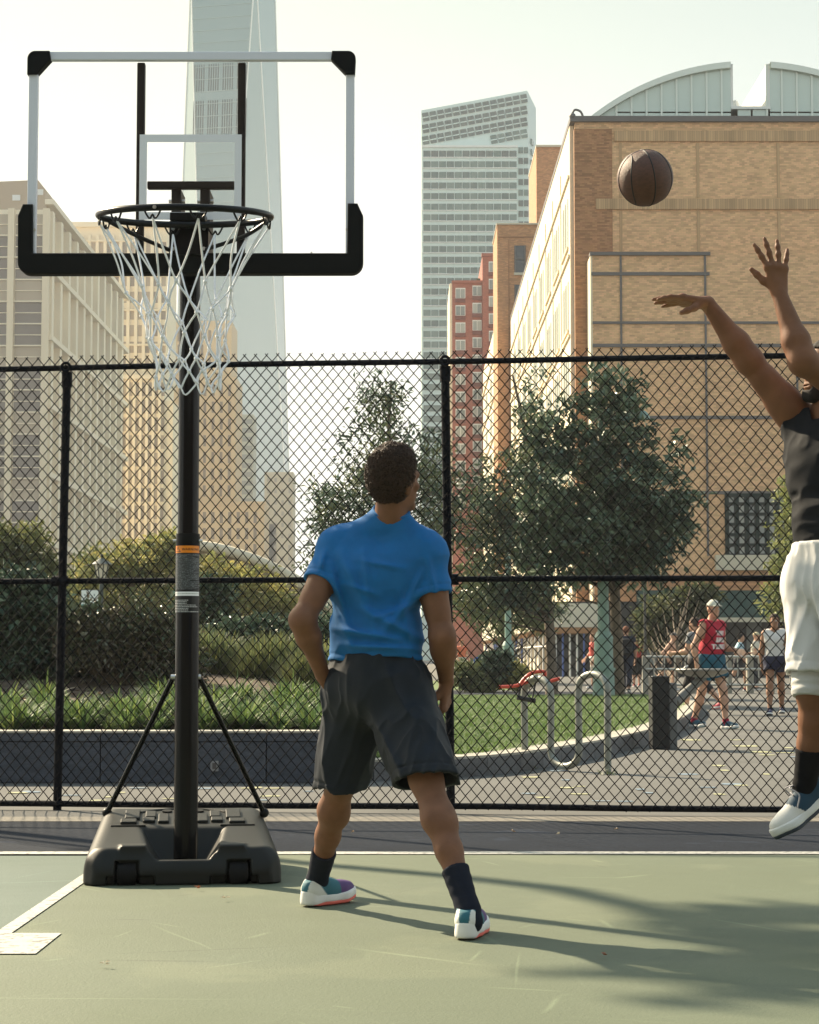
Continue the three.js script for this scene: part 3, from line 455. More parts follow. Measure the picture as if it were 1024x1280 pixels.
    part(vault, 'roof_plant', [box(X(929), X(968), y0 + 0.9, Y(122), z - 4, z - 1.5), box(X(937), X(939), Y(122), Y(119), z - 3, z - 2)], std(0.12, 0.13, 0.12, 0.7));
    part(vault, 'roof_vent', rod(V(X(936), y0 + 0.9, z - 0.9), V(X(936), y0 + 1.5, z - 0.9), 0.35, 0.12, 4), mWhiteTrim);
    part(g, 'roof_camera', [tube([V(X(733), H + 0.2, -D + 0.1), V(X(729), Y(140), -D + 0.1), V(X(722), Y(138), -D + 0.1), V(X(719), Y(142), -D + 0.1)], 0.06, 16, 6), ball(V(X(719), Y(146), -D + 0.1), 0.17)], mSteel);
  }
}
// 2. brown brick annex behind, stepping up
{
  const D = 161, D2 = 190, g = thing('brick_annex', 'orange-brown brick block stepping up behind the cream side wall', 'building', V(FX(623, D), 0, -D));
  part(g, 'wall', box(FX(623, D), FX(623, D) + 16, -0.1, FY(281, D), -D - 8, -D), mBrickO);
  part(g, 'tower_wall', box(FX(673, D2), FX(673, D2) + 16, -0.1, FY(184, D2), -D2 - 12, -D2), mBrickO);
  part(g, 'coping', box(FX(622, D), FX(623, D) + 16.1, FY(281, D), FY(279, D), -D - 8.1, -D + 0.15), mStone);
  part(g, 'coping', box(FX(672.4, D2), FX(673, D2) + 16.1, FY(184, D2), FY(181.5, D2), -D2 - 12.1, -D2 + 0.15), mStone);
  const f = facade(g, V(0, 0, -D), V(1, 0, 0), V(0, 0, 1));
  for (let k = 0; k < 6; k++) { const y = 307 + k * 49, a = FX(645.5, D), b = FX(658, D), yt = FY(y, D), yb = FY(y + 34, D); const wn = f('window', a, b, yb, yt, -0.1, 0.03, mDarkGlass); f('window_frame', a - 0.1, b + 0.1, yb - 0.2, yb, 0, 0.14, mStone); f('window_frame', a - 0.06, a + 0.06, yb, yt, 0, 0.1, mSteel); f('window_frame', b - 0.06, b + 0.06, yb, yt, 0, 0.1, mSteel); f('window_frame', a + 0.06, b - 0.06, (yb + yt) / 2 - 0.06, (yb + yt) / 2 + 0.06, 0, 0.08, mSteel); }
  f('corner_joint', FX(637, D), FX(638, D), 0, FY(300, D), 0, 0.06, mBrickD); f('brick_band', FX(624, D), FX(700, D), FY(297, D), FY(295.5, D), 0, 0.08, mBrickD);
}
// 3. cream slab between the annex and the red block
{
  const D = 190, x = FX(625, D), g = thing('cream_slab_building', 'pale cream slab building with sloping roofline between red and brown brick blocks', 'building', V(x, 0, -D));
  part(g, 'wall', box(x, x + 14, -0.1, FY(388, D), -D - 42, -D), mCream);
  const f = facade(g, V(x, 0, -D), V(0, 0, -1), V(-1, 0, 0));
  for (let k = 0; k < 7; k++) for (let i = 0; i < 3; i++) f('window', 5 + i * 12, 9 + i * 12, 4 + k * 4, 6 + k * 4, 0, 0.05, mPaleGlass);
  for (let k = 0; k < 7; k++) f('ledge', 0.2, 41.5, 7 + k * 4, 7.25 + k * 4, 0, 0.15, mCreamTrim);
}
// 4. red brick flats with white windows
{
  const D = 236, g = thing('red_brick_flats', 'red brick apartment block with rows of white framed windows', 'building', V(FX(566, D), 0, -D)), X = (p) => FX(p, D), Y = (p) => FY(p, D);
  part(g, 'wall', box(X(566), X(604), -0.1, Y(352), -D - 14, -D), mBrickR); part(g, 'wall', box(X(604), X(640), -0.1, Y(320), -D - 14, -D + 0.5), mBrickR);
  part(g, 'side_wall', box(X(566) - 0.3, X(566) - 0.005, -0.1, Y(354), -D - 13.9, -D - 0.1), mCream);
  const f = facade(g, V(0, 0, -D), V(1, 0, 0), V(0, 0, 1));
  f('parapet', X(565.5), X(603.9), Y(354), Y(351), -0.3, 0.3, mBrickR); f('parapet', X(603), X(640), Y(321.5), Y(318), -0.3, 0.8, mBrickR);
  for (const [a, b, n, y0] of [[570, 582.5, 0, 360], [591.5, 603, 0, 357], [612, 625, 0.5, 328]]) for (let k = 0; k < 13; k++) {
    const y = y0 + k * 21.6; f('window_frame', X(a), X(b), Y(y + 13.2), Y(y), n, n + 0.08, mWhiteTrim);
    const m = (a + b) / 2; for (const [c, d] of [[a + 0.8, m - 0.4], [m + 0.4, b - 0.8]]) f('window', X(c), X(d), Y(y + 12.4), Y(y + 1.5), n + 0.06, n + 0.12, mGreyGlass[(k + (c | 0)) % 3]);
    f('spandrel', X(a), X(b), Y(y + 18), Y(y + 13.3), n, n + 0.22, std(0.17, 0.06, 0.05, 0.9));
  }
  f('roof_planter', X(574), X(580), Y(352), Y(349.5), -2, -1, std(0.05, 0.08, 0.03, 0.9)); f('roof_planter', X(597), X(602), Y(352), Y(346), -2, -1, std(0.05, 0.08, 0.03, 0.9));
}
// 5. banded glass office tower
{
  const D = 450, D1 = 446, g = thing('banded_glass_tower', 'glass office tower with white bands and a slanted dark glass top', 'building', V(FX(594, D), 0, -D)), X = (p, d = D) => FX(p, d), Y = (p, d = D) => FY(p, d);
  const mCore = phys(0.3, 0.42, 0.4, 0.2), mBand = std(0.58, 0.7, 0.66, 0.5), mT = [phys(0.02, 0.06, 0.062, 0.12), phys(0.012, 0.045, 0.05, 0.12), phys(0.03, 0.07, 0.07, 0.15)], mR = [phys(0.045, 0.11, 0.1, 0.15), phys(0.08, 0.15, 0.135, 0.2), phys(0.025, 0.08, 0.078, 0.15)];
  const topY = (px) => mix(138, 113, (px - 527) / 136);
  { const s = new THREE.Shape(); s.moveTo(X(527), 0); s.lineTo(X(662), 0); s.lineTo(X(662), Y(topY(662))); s.lineTo(X(527), Y(topY(527))); part(g, 'upper_volume', new THREE.ExtrudeGeometry(s, { depth: 20, bevelEnabled: false }).translate(0, 0, -D - 20), mBand); }
  { const pos = [], a = V(X(662), 0, -D), b = V(X(676), 0, -D - 9), ya = Y(113.5), yb = Y(122); const A = [a.x, 0, a.z], B = [b.x, 0, b.z], C = [b.x, yb, b.z], E = [a.x, ya, a.z], A2 = [a.x, 0, a.z - 20], B2 = [b.x, 0, b.z - 11], C2 = [b.x, yb, b.z - 11], E2 = [a.x, ya, a.z - 20]; const q = (p, r, s, t) => pos.push(...p, ...r, ...s, ...p, ...s, ...t); q(A, B, C, E); q(B, B2, C2, C); q(E, C, C2, E2); const gg = new THREE.BufferGeometry(); gg.setAttribute('position', new THREE.Float32BufferAttribute(pos, 3)); gg.computeVertexNormals(); part(g, 'curved_end', gg, mCore); }
  const sl = Math.atan((Y(113) - Y(138)) / (X(663) - X(527))), qs = new THREE.Quaternion().setFromAxisAngle(V(0, 0, 1), sl);
  for (let r = 0; r < 4; r++) for (let c = 0; c < 14; c++) { const px = 532.5 + c * 9.62, py = topY(px) + 9.5 + r * 14.6, w = X(7.9 + CX), h = 10.6 / F * D; if (py > 176 && px < 640) continue; piece(g, 'top_window', UNIT, r < 3 ? mT[(c * 2 + r) % 3] : mR[c % 3], V(X(px), Y(py), -D + 0.1), qs, V(w, h, 0.5)); piece(g, 'transom', UNIT, mBand, V(X(px), Y(py + 0.8), -D + 0.25), qs, V(w, 0.22, 0.5)); }
  const ce = new THREE.Quaternion().setFromUnitVectors(V(1, 0, 0), V(X(676) - X(662), 0, -9).normalize());
  for (let r = 0; r < 24; r++) piece(g, 'end_window', UNIT, mR[r % 3], V(X(669), Y(172 + r * 13.2), -D - 4.4), ce, V(X(676) - X(662.5), 1.2, 0.5));
  // front volume
  part(g, 'front_volume', new THREE.BoxGeometry(X(649, D1) - X(528, D1), Y(183, D1), 4).translate((X(528, D1) + X(649, D1)) / 2, Y(183, D1) / 2, -D1 - 2), mBand);
  const f = facade(g, V(0, 0, -D1), V(1, 0, 0), V(0, 0, 1));
  for (let r = 0; r < 21; r++) { const y = 188.5 + r * 13.25; for (let c = 0; c < 12; c++) { const px = 529.6 + c * 9.93; f('window', X(px, D1), X(px + 9.0, D1), Y(y + 7.8, D1), Y(y, D1), 0, 0.12, r === 0 && c % 5 !== 4 ? mT[c % 3] : mR[(hash(c, r, 4) * 3) | 0]); } f('floor_band', X(528, D1), X(649, D1), Y(y + 8.9, D1), Y(y + 7.9, D1), 0, 0.3, mWhiteTrim); }
  for (let r = 21; r < 44; r++) { const y = 188.5 + r * 13.25; f('window_band', X(529.6, D1), X(648, D1), Y(y + 7.8, D1), Y(y, D1), 0, 0.12, mR[r % 3]); }
  f('roof_edge', X(527.6, D1), X(649.4, D1), Y(184.5, D1), Y(182, D1), -4, 0.4, mWhiteTrim);
  for (let r = 0; r < 22; r++) for (let c = 0; c < 2; c++) piece(g, 'return_window', UNIT, r % 4 ? mT[(r + c) % 3] : mR[r % 3], V(X(653 + c * 7), Y(188 + r * 13.25), -D + 0.05), undefined, V(X(5.6 + CX), 1.35, 0.4));
}
// 6. tapering skyscraper
{
  const D = 1200, cx = FX(287, D), H = 415, hd = 40, rot = 0.22, g = thing('tapering_skyscraper', 'very tall tapering glass skyscraper fading into the haze behind the backboard', 'building', V(cx, 0, -D));
  const bs = [], ts = []; for (let k = 0; k < 4; k++) { const a = rot + Math.PI / 2 + k * Math.PI / 2; bs.push(V(cx + hd * Math.cos(a), 15, -D + hd * Math.sin(a))); const b = a + Math.PI / 4, ht = hd * 0.72; ts.push(V(cx + ht * Math.cos(b), H, -D + ht * Math.sin(b))); }
  const mG = [phys(0.4, 0.48, 0.46, 0.2, { metalness: 0.3 }), phys(0.3, 0.38, 0.37, 0.2, { metalness: 0.3 })], mEdge = std(0.75, 0.75, 0.68, 0.35, { metalness: 0.4 });
  const tri = (a, b, c) => { const t = new THREE.BufferGeometry(); t.setAttribute('position', new THREE.Float32BufferAttribute([a.x, a.y, a.z, b.x, b.y, b.z, c.x, c.y, c.z], 3)); t.computeVertexNormals(); return t; };
  const faces = [];
  for (let k = 0; k < 4; k++) { const n = (k + 1) % 4; part(g, 'facade', tri(bs[k], bs[n], ts[k]), mG[0]); part(g, 'facade', tri(ts[k], bs[n], ts[n]), mG[1]); faces.push([ts[k], bs[n], ts[n]]); part(g, 'edge_trim', rod(bs[k], ts[k], 0.5, 0.5, 5), mEdge); part(g, 'edge_trim', rod(bs[n], ts[k], 0.5, 0.5, 5), mEdge); }
  part(g, 'podium', new THREE.CylinderGeometry(hd, hd, 15, 4).rotateY(-rot + Math.PI / 4 + Math.PI / 4).translate(cx, 7.5, -D), mEdge);
  // louvre slots and floor bands on the face turned to the court
  const [A, B, C] = faces[3], mid = A.clone().add(C).multiplyScalar(0.5), U = C.clone().sub(A).normalize(), Wd = C.distanceTo(A), dn = B.clone().sub(mid), N = new THREE.Vector3().crossVectors(dn, U).normalize(); if (N.z < 0) N.negate();
  const q = new THREE.Quaternion().setFromRotationMatrix(new THREE.Matrix4().makeBasis(U, dn.clone().normalize().negate(), new THREE.Vector3().crossVectors(U, dn.clone().normalize().negate())));
  const on = (u, t, w, h, m, n, nn) => piece(g, n, UNIT, m, mid.clone().addScaledVector(dn, t).addScaledVector(U, u).addScaledVector(N, nn || 0.05), q, V(w, h, 0.5));
  const mSlot = phys(0.06, 0.08, 0.08, 0.3);
  for (let gI = 0; gI < 4; gI++) for (let k = 0; k < 5; k++) { const u = (gI - 1.5) * 9 + (k - 2) * 1.45; on(u, 0.17, 0.5, 17, mSlot, 'louvre'); on(u, 0.235, 0.5, 24, mSlot, 'louvre'); }
  for (let r = 0; r < 46; r++) { const t = 0.02 + r * 0.019; on(0, t, Wd * (1 - t) * 0.985, 0.35, mG[0], 'floor_band', 0.1); }
}
// 7. corner block with tall framed windows on the street side
{
  const K = 2.3, D = 150 * K, x1 = FX(50, D), H = FY(262, D), g = thing('framed_corner_block', 'pale stone corner block with tall framed windows and brown roof storey', 'building', V(x1, 0, -D));
  const mPale = std(0.78, 0.69, 0.52, 0.85), mBr = std(0.42, 0.32, 0.22, 0.8), mWin = phys(0.12, 0.095, 0.075, 0.2), mWin2 = phys(0.36, 0.29, 0.2, 0.25);
  part(g, 'wall', box(x1 - 40 * K, x1, -0.1, H, -D - 42 * K, -D), mPale);
  // roof storey with a slanting parapet
  { const s = new THREE.Shape(); s.moveTo(x1 - 30 * K, H); s.lineTo(x1, H); s.lineTo(x1, H + 1.6 * K); s.lineTo(x1 - 0.6 * K, FY(224, D)); s.lineTo(x1 - 30 * K, FY(245, D)); part(g, 'roof_storey', new THREE.ExtrudeGeometry(s, { depth: 40 * K, bevelEnabled: false }).translate(0, 0, -D - 40 * K - 0.5), mBr); }
  const f = facade(g, V(0, 0, -D), V(1, 0, 0), V(0, 0, 1)), X = (p) => FX(p, D), Y = (p) => FY(p, D);
  f('roof_window', X(40), X(47), Y(243), Y(236), -0.55, -0.35, mWhiteTrim); f('roof_window', X(8), X(18), Y(250), Y(243), -0.55, -0.35, mWhiteTrim);
  for (let r = 0; r < 17; r++) { const y = 268 + r * 27.6; for (const [a, b] of [[14, 47.5], [-30, 4]]) { f('window', X(a), X(b), Y(y + 25.6), Y(y), 0, 0.14, r % 3 ? mWin : mWin2); f('window_bar', X(a), X(b), Y(y + 13.5), Y(y + 12.5), 0, 0.4, mPale); } f('floor_band', X(-60), X(49.5), Y(y + 27.4), Y(y + 25.8), 0, r % 2 ? 0.7 : 0.45, mPale); }
  for (const p of [5, 49]) f('fin', X(p), X(p + 8), 0, H, 0, 1.1, mCreamTrim); f('fin', X(-40), X(-32), 0, H, 0, 1.1, mCreamTrim);
  const s = facade(g, V(x1 + 0.0, 0, -D), V(0, 0, -1), V(1, 0, 0));
  for (let i = 0; i < 11; i++) { s('fin', (0.6 + i * 3.7) * K, (1.5 + i * 3.7) * K, 0, H, 0, 1.2, mPale); for (let r = 0; r < 13; r++) if (hash(i, r, 8) < 0.93) s('window', (1.7 + i * 3.7) * K, (4.0 + i * 3.7) * K, (1.2 + r * 2.6) * K, (3.1 + r * 2.6) * K, 0, 0.14, r > 8 && i > 5 ? mWin : mWin2); }
  for (let r = 0; r < 7; r++) s('ledge', 0, 41.5 * K, (3.5 + r * 5.2) * K, (3.9 + r * 5.2) * K, 0, 1.5, mPale);
}
// 8. stone piers tower
{
  const D = 480, g = thing('stone_pier_tower', 'beige stone tower with close vertical piers and narrow windows', 'building', V(FX(150, D), 0, -D)), X = (p) => FX(p, D), Y = (p) => FY(p, D);
  const mSt = std(0.74, 0.64, 0.47, 0.88), mSlit = phys(0.19, 0.15, 0.11, 0.3), mSlit2 = phys(0.34, 0.27, 0.19, 0.3);
  part(g, 'wall', box(X(60), X(203), -0.1, Y(470), -D - 20, -D), mSt); part(g, 'tower_wall', box(X(70), X(203), Y(471), Y(276), -D - 24, -D - 4), mSt);
  part(g, 'side_block', box(X(203), X(214), -0.1, Y(500), -D - 18, -D - 1), mSt);
  const f = facade(g, V(0, 0, -D), V(1, 0, 0), V(0, 0, 1));
  for (let i = 0; i < 15; i++) { const a = 84 + i * 8; f('pier', X(a), X(a + 3.6), 0, Y(472), 0, 0.6, mSt); for (let r = 0; r < 9; r++) { const y = 478 + r * 22; if (y < 690) f('window', X(a + 3.8), X(a + 7.8), Y(y + 17), Y(y), 0, 0.05, hash(i, r, 3) < 0.5 ? mSlit : mSlit2); } }
  for (let i = 0; i < 11; i++) { const a = 92 + i * 10; f('pier', X(a), X(a + 4), Y(468), Y(290), -4, -3.4, mSt); for (let r = 0; r < 8; r++) { const y = 298 + r * 21; f('window', X(a + 4.3), X(a + 9.7), Y(y + 14), Y(y), -4, -3.95, hash(i, r, 9) < 0.35 ? mSlit : mSlit2); } }
  for (const y of [296, 340, 383, 427]) f('band', X(70), X(203), Y(y + 2.5), Y(y), -4, -3.2, mCreamTrim);
  f('cornice', X(68), X(205), Y(280), Y(274), -6, -3, mSt); f('cornice', X(58), X(204), Y(474), Y(469), -1, 0.9, mSt);
}
// 9. brown stepped office with red vertical lettering
{
  const D = 580, g = thing('brown_stepped_tower', 'brown stone stepped tower with narrow slit windows behind the hoop pole', 'building', V(FX(260, D), 0, -D)), X = (p) => FX(p, D), Y = (p) => FY(p, D);
  const mB = std(0.56, 0.41, 0.23, 0.88), mS = std(0.16, 0.11, 0.07, 0.5);
  part(g, 'wall', box(X(194), X(330), -0.1, Y(628), -D - 20, -D), mB); part(g, 'tower_wall', box(X(196), X(293), Y(629), Y(470), -D - 24, -D - 2), mB); part(g, 'crown_wall', box(X(204), X(286), Y(471), Y(398), -D - 24, -D - 4), mB);
  const f = facade(g, V(0, 0, -D), V(1, 0, 0), V(0, 0, 1));
  for (let i = 0; i < 9; i++) for (let r = 0; r < 7; r++) { const a = 200 + i * 10.4, y = 480 + r * 21; f('window', X(a), X(a + 3.4), Y(y + 14), Y(y), -2, -1.94, mS); f('pier', X(a + 4.2), X(a + 9.2), Y(y + 20), Y(y - 1), -2, -1.6, mB); }
  for (let i = 0; i < 8; i++) for (let r = 0; r < 3; r++) f('window', X(208 + i * 9.7), X(211.5 + i * 9.7), Y(424 + r * 18), Y(410 + r * 18), -4, -3.94, mS);
  for (let i = 0; i < 12; i++) for (let r = 0; r < 4; r++) f('window', X(200 + i * 10.6), X(204 + i * 10.6), Y(654 + r * 20), Y(640 + r * 20), 0, 0.06, mS);
  f('cornice', X(192), X(332), Y(631), Y(627), -1, 0.7, mB);
  const mRed = std(0.62, 0.06, 0.05, 0.6);
  const sg = thing('red_wall_sign', 'tall red vertical sign with blurred lettering on brown tower', 'sign', V(X(216), 0, -D + 1));
  const fs = facade(sg, V(0, 0, -D), V(1, 0, 0), V(0, 0, 1)), Rn = rng(12);
  fs('sign_back', X(211), X(221.5), Y(662), Y(537), -1.9, 0.9, std(0.55, 0.42, 0.28, 0.8));
  for (let y = 539; y < 585; y += 9.4) { fs('letter', X(212.5), X(220), Y(y + 2.4), Y(y), 0.9, 1.05, mRed); fs('letter', X(Rn() < 0.5 ? 212.5 : 217.6), X(Rn() < 0.5 ? 215 : 220), Y(y + 6.6), Y(y + 2.4), 0.9, 1.05, mRed); }
  for (let y = 590; y < 655; y += 10) { fs('letter', X(212.5), X(214.8), Y(y + 7), Y(y), 0.9, 1.05, mRed); fs('letter', X(217.8), X(220.2), Y(y + 7), Y(y), 0.9, 1.05, mRed); fs('letter', X(214.8), X(217.8), Y(y + 5), Y(y + 3), 0.9, 1.04, mRed); }
}
// 10. pale slab and arched hall in the distance
{
  const D = 760, g = thing('grey_slab_tower', 'slim grey-green slab tower between brown tower and skyscraper', 'building', V(FX(306, D), 0, -D));
  part(g, 'wall', box(FX(297, D), FX(316, D), -0.1, FY(518, D), -D - 15, -D), std(0.36, 0.36, 0.27, 0.85));
  const f = facade(g, V(0, 0, -D), V(1, 0, 0), V(0, 0, 1)); for (let r = 0; r < 16; r++) f('window_band', FX(298.5, D), FX(314.5, D), FY(530 + r * 11, D), FY(524 + r * 11, D), 0, 0.1, phys(0.16, 0.17, 0.14, 0.2));
  for (const [a, b, t] of [[330, 366, 590], [300, 345, 655]]) part(g, 'low_block', box(FX(a, D - 60), FX(b, D - 60), -0.1, FY(t, D - 60), -D + 45, -D + 60), std(0.5, 0.43, 0.3, 0.9));
  for (let r = 0; r < 9; r++) for (let i = 0; i < 4; i++) piece(g, 'window', UNIT, phys(0.3, 0.26, 0.2, 0.3), V(FX(335 + i * 9, D - 60), FY(600 + r * 14, D - 60), -D + 60), undefined, V(0.9, 1.5, 0.2));
}
{
  const D = 75, g = thing('arched_hall', 'low pale hall with curved cream roof edge behind the shrubs', 'building', V(FX(320, D), 0, -D)), s = new THREE.Shape(), X = (p) => FX(p, D), Y = (p) => FY(p, D);
  const pts = [[180, 680], [230, 681], [265, 684], [300, 693], [330, 704], [360, 719], [390, 738], [415, 760], [430, 790]];
  s.moveTo(X(180), -0.05); for (const [a, b] of pts) s.lineTo(X(a), Y(b)); s.lineTo(X(432), -0.05);
  part(g, 'wall', muv(new THREE.ExtrudeGeometry(s, { depth: 9, bevelEnabled: false }).translate(0, 0, -D - 9.2)), std(1, 1, 1, 0.9, { map: grain([0.3, 0.245, 0.16], 0.5, 10, 60) }));
  part(g, 'curved_coping', join([tube(pts.map(([a, b]) => V(X(a), Y(b), -D)), 0.2, 40, 8)]), std(0.6, 0.53, 0.4, 0.8));
  for (let i = 0; i < 9; i++) part(g, 'buttress', box(X(200 + i * 25), X(206 + i * 25), -0.05, Math.max(1.5, Y(706 + i * i * 1.3)), -D - 0.2, -D + 0.25), mCream);
}
// 11. scaffold shed along the street side of the brick hall
{
  const D = 96.5, x = FX(688, D), g = thing('sidewalk_shed', 'scaffold walkway shed with white and blue poles beside the brick building', 'scaffold shed', V(x, 0, -D)), h = FY(784, D);
  const mW = std(0.7, 0.68, 0.62, 0.5), mBl = std(0.05, 0.1, 0.3, 0.5), mWood = std(0.32, 0.17, 0.08, 0.8), mBoard = std(0.6, 0.56, 0.44, 0.8), R = rng(8);
  part(g, 'side_fascia', box(x - 0.1, x, h, h + 1.15, -D - 88, -D), mBoard); part(g, 'front_fascia', box(x, x + 2.6, h, h + 1.15, -D - 0.1, -D), mBoard);
  part(g, 'roof_deck', box(x, x + 1.45, h - 0.12, h - 0.01, -D - 88, -D - 0.12), mWood);
  for (let i = 0; i < 26; i++) { const z = -D - 0.4 - i * 3.2; part(g, 'joist', box(x - 0.4, x + 1.4, h - 0.34, h - 0.13, z - 0.12, z + 0.12), mWood); const m = R() < 0.25 ? mBl : mW; part(g, 'pole', rod(V(x - 0.1, 0, z), V(x - 0.1, h - 0.1, z), 0.07, 0.07, 8), m); if (i < 25) part(g, 'guard_rail', rod(V(x - 0.1, h * 0.62, z), V(x - 0.1, h * 0.62, z - 3.2), 0.05, 0.05, 6), mW); }
  for (let i = 0; i < 8; i++) part(g, 'pole', rod(V(x + 0.25 + i * 0.34, 0, -D), V(x + 0.25 + i * 0.34, h - 0.1, -D), 0.05, 0.05, 8), i % 3 === 1 ? mBl : mW);
  part(g, 'front_beam', box(x - 0.3, x + 2.7, h - 0.3, h - 0.02, -D + 0.02, -D + 0.25), mWood);
  part(g, 'bulkhead', box(x + 0.2, x + 1.4, 0, h - 0.35, -D - 12, -D - 11.8), std(0.45, 0.36, 0.24, 0.9));
}
// ---------- vegetation ----------
const leafMat = (tr = 0.4, rough = 0.6) => { const m = new THREE.MeshPhysicalMaterial({ vertexColors: true, roughness: rough, transmission: tr, thickness: 0, side: THREE.DoubleSide, specularIntensity: 0.8 }); return m; };
const mLeaf = leafMat(0.3, 0.42), mLeafSoft = leafMat(0.5, 0.75), mBark = std(1, 1, 1, 0.9, { map: grain([0.16, 0.125, 0.09], 0.7, 8, 48) });
class Leaves {
  constructor() { this.p = []; this.c = []; this.n = 0; }
  add(o, dir, up, len, wid, col, fold = 0.25, bend = 0.2) {
    const s = new THREE.Vector3().crossVectors(dir, up).normalize(), n = new THREE.Vector3().crossVectors(s, dir).normalize();
    const t = o.clone().addScaledVector(dir, len).addScaledVector(n, -bend * len), m = o.clone().addScaledVector(dir, len * 0.45);
    const l = m.clone().addScaledVector(s, -wid / 2).addScaledVector(n, fold * wid), r = m.clone().addScaledVector(s, wid / 2).addScaledVector(n, fold * wid);
    this.p.push(o.x, o.y, o.z, r.x, r.y, r.z, t.x, t.y, t.z, o.x, o.y, o.z, t.x, t.y, t.z, l.x, l.y, l.z);
    for (let i = 0; i < 6; i++) this.c.push(col[0], col[1], col[2]); this.n++;
  }
  blade(o, dir, len, wid, col, droop) {   // arching strap leaf
    const s = V(-dir.z, 0, dir.x).normalize(); let a = o.clone(), w0 = wid * 0.6, v = dir.clone();
    for (let k = 0; k < 4; k++) { const b = a.clone().addScaledVector(v, len / 4), w1 = k === 3 ? 0.001 : wid * (1 - 0.2 * k); const A = a.clone().addScaledVector(s, w0 / 2), B = a.clone().addScaledVector(s, -w0 / 2), C = b.clone().addScaledVector(s, -w1 / 2), E = b.clone().addScaledVector(s, w1 / 2); for (const q of [A, B, C, A, C, E]) this.p.push(q.x, q.y, q.z); for (let i = 0; i < 6; i++) this.c.push(...col); a = b; w0 = w1; v.add(V(0, -droop, 0)).normalize(); }
  }
  geo() { const g = new THREE.BufferGeometry(); g.setAttribute('position', new THREE.Float32BufferAttribute(this.p, 3)); g.setAttribute('color', new THREE.Float32BufferAttribute(this.c, 3)); g.computeVertexNormals(); return g; }
}
const rdir = (R) => { const z = R() * 2 - 1, a = R() * 6.2832, r = Math.sqrt(1 - z * z); return V(r * Math.cos(a), z, r * Math.sin(a)); };
const vary = (c, R, a = 0.35) => { const k = 1 - a / 2 + a * R(), y = (R() - 0.5) * a * 0.5; return [c[0] * k * (1 + y), c[1] * k, c[2] * k * (1 - y)]; };
// crown lobes in photo pixels at distance D: [px, py, rx, ry]
function growTree({ name, label, category = 'tree', group, D, root, lobes, trunkR = 0.09, clumps = 260, per = 34, leaf = [0.13, 0.07], cols, seed = 1, mat = mLeaf, depth = 0.9, spread = 0.2, bare = 0.3, kink = 0.15, stem = true }) {
  const R = rng(seed), base = root.clone(), t = thing(name, label, category, base, group), k = D / F;
  const Ls = lobes.map(([px, py, rx, ry, dz = 0]) => ({ c: P(px, py, D).add(V(0, 0, dz)), rx: rx * k, ry: ry * k, rz: rx * k * depth }));
  const area = Ls.map((l) => l.rx * l.ry), tot = area.reduce((a, b) => a + b, 0), topY = Math.max(...Ls.map((l) => l.c.y + l.ry * 0.6));
  const cxm = Ls.reduce((a, l, i) => a + l.c.x * area[i], 0) / tot, axis = (y) => { const f = clamp((y - base.y) / (topY - base.y)); return V(mix(base.x, cxm, f * f) + (noise(y * 0.8, seed) - 0.5) * kink * f, y, mix(base.z, base.z, f) + (noise(y * 0.8, seed + 9) - 0.5) * kink * f); };
  const wood = []; const n = 9;
  if (stem) { const pts = Array.from({ length: n }, (_, i) => axis(mix(base.y - 0.05, topY, i / (n - 1)))); for (let i = 0; i < n - 1; i++) wood.push(rod(pts[i], pts[i + 1], trunkR * Math.pow(1 - i / n, 0.8) * (i === 0 ? 1.15 : 1), trunkR * Math.pow(1 - (i + 1) / n, 0.8), 10)); }
  const trunk = wood.length ? part(t, 'trunk', muvAll(wood), mBark) : null;
  const limbs = [], lv = new Leaves();
  for (let q = 0; q < clumps; q++) {
    let r = R() * tot, i = 0; while (r > area[i] && i < Ls.length - 1) r -= area[i++]; const l = Ls[i], d = rdir(R), s = Math.pow(R(), 0.42);
    const c = l.c.clone().add(V(d.x * l.rx * s, d.y * l.ry * s, d.z * l.rz * s)); if (c.y < base.y + 0.05) continue;
    const a = axis(clamp(c.y - 0.35 * Math.hypot(c.x - base.x, c.z - base.z) - 0.1, base.y + 0.1, topY));
    if (stem ? R() < bare : R() < 0.06) { const m = a.clone().lerp(c, 0.55).add(V(0, -0.08 * c.distanceTo(a), 0)); limbs.push(rod(a, m, 0.016 + trunkR * 0.16, 0.011, 5, true), rod(m, c, 0.011, 0.004, 4, true)); }
    const out = c.clone().sub(l.c).normalize(), tone = R(), base3 = cols[(R() * cols.length) | 0].map((x) => x * (0.8 + 0.4 * tone)), sp = spread * (0.7 + 0.6 * R());
    for (let j = 0; j < per; j++) { const o = c.clone().add(V((R() + R() - 1) * sp * 1.5, (R() + R() - 1) * sp, (R() + R() - 1) * sp * 1.5)), dir = rdir(R).addScaledVector(out, 0.8).add(V(0, 0.15, 0)).normalize(), sc = 0.7 + 0.6 * R(); lv.add(o, dir, rdir(R).add(V(0, 1.2, 0)).normalize(), leaf[0] * sc, leaf[1] * sc, vary(base3, R)); }
  }
  if (limbs.length) part(t, 'branches', muvAll(limbs), mBark);
  part(t, 'crown', lv.geo(), mat);
  return t;
}
function muvAll(l) { const g = join(l); return muv(g); }
const DG = [[0.11, 0.165, 0.105], [0.07, 0.11, 0.07], [0.17, 0.23, 0.15]], LG = [[0.38, 0.37, 0.13], [0.28, 0.29, 0.1], [0.46, 0.42, 0.16]], MG = [[0.16, 0.2, 0.09], [0.24, 0.26, 0.11]], YG = [[0.26, 0.29, 0.1], [0.3, 0.33, 0.13]];
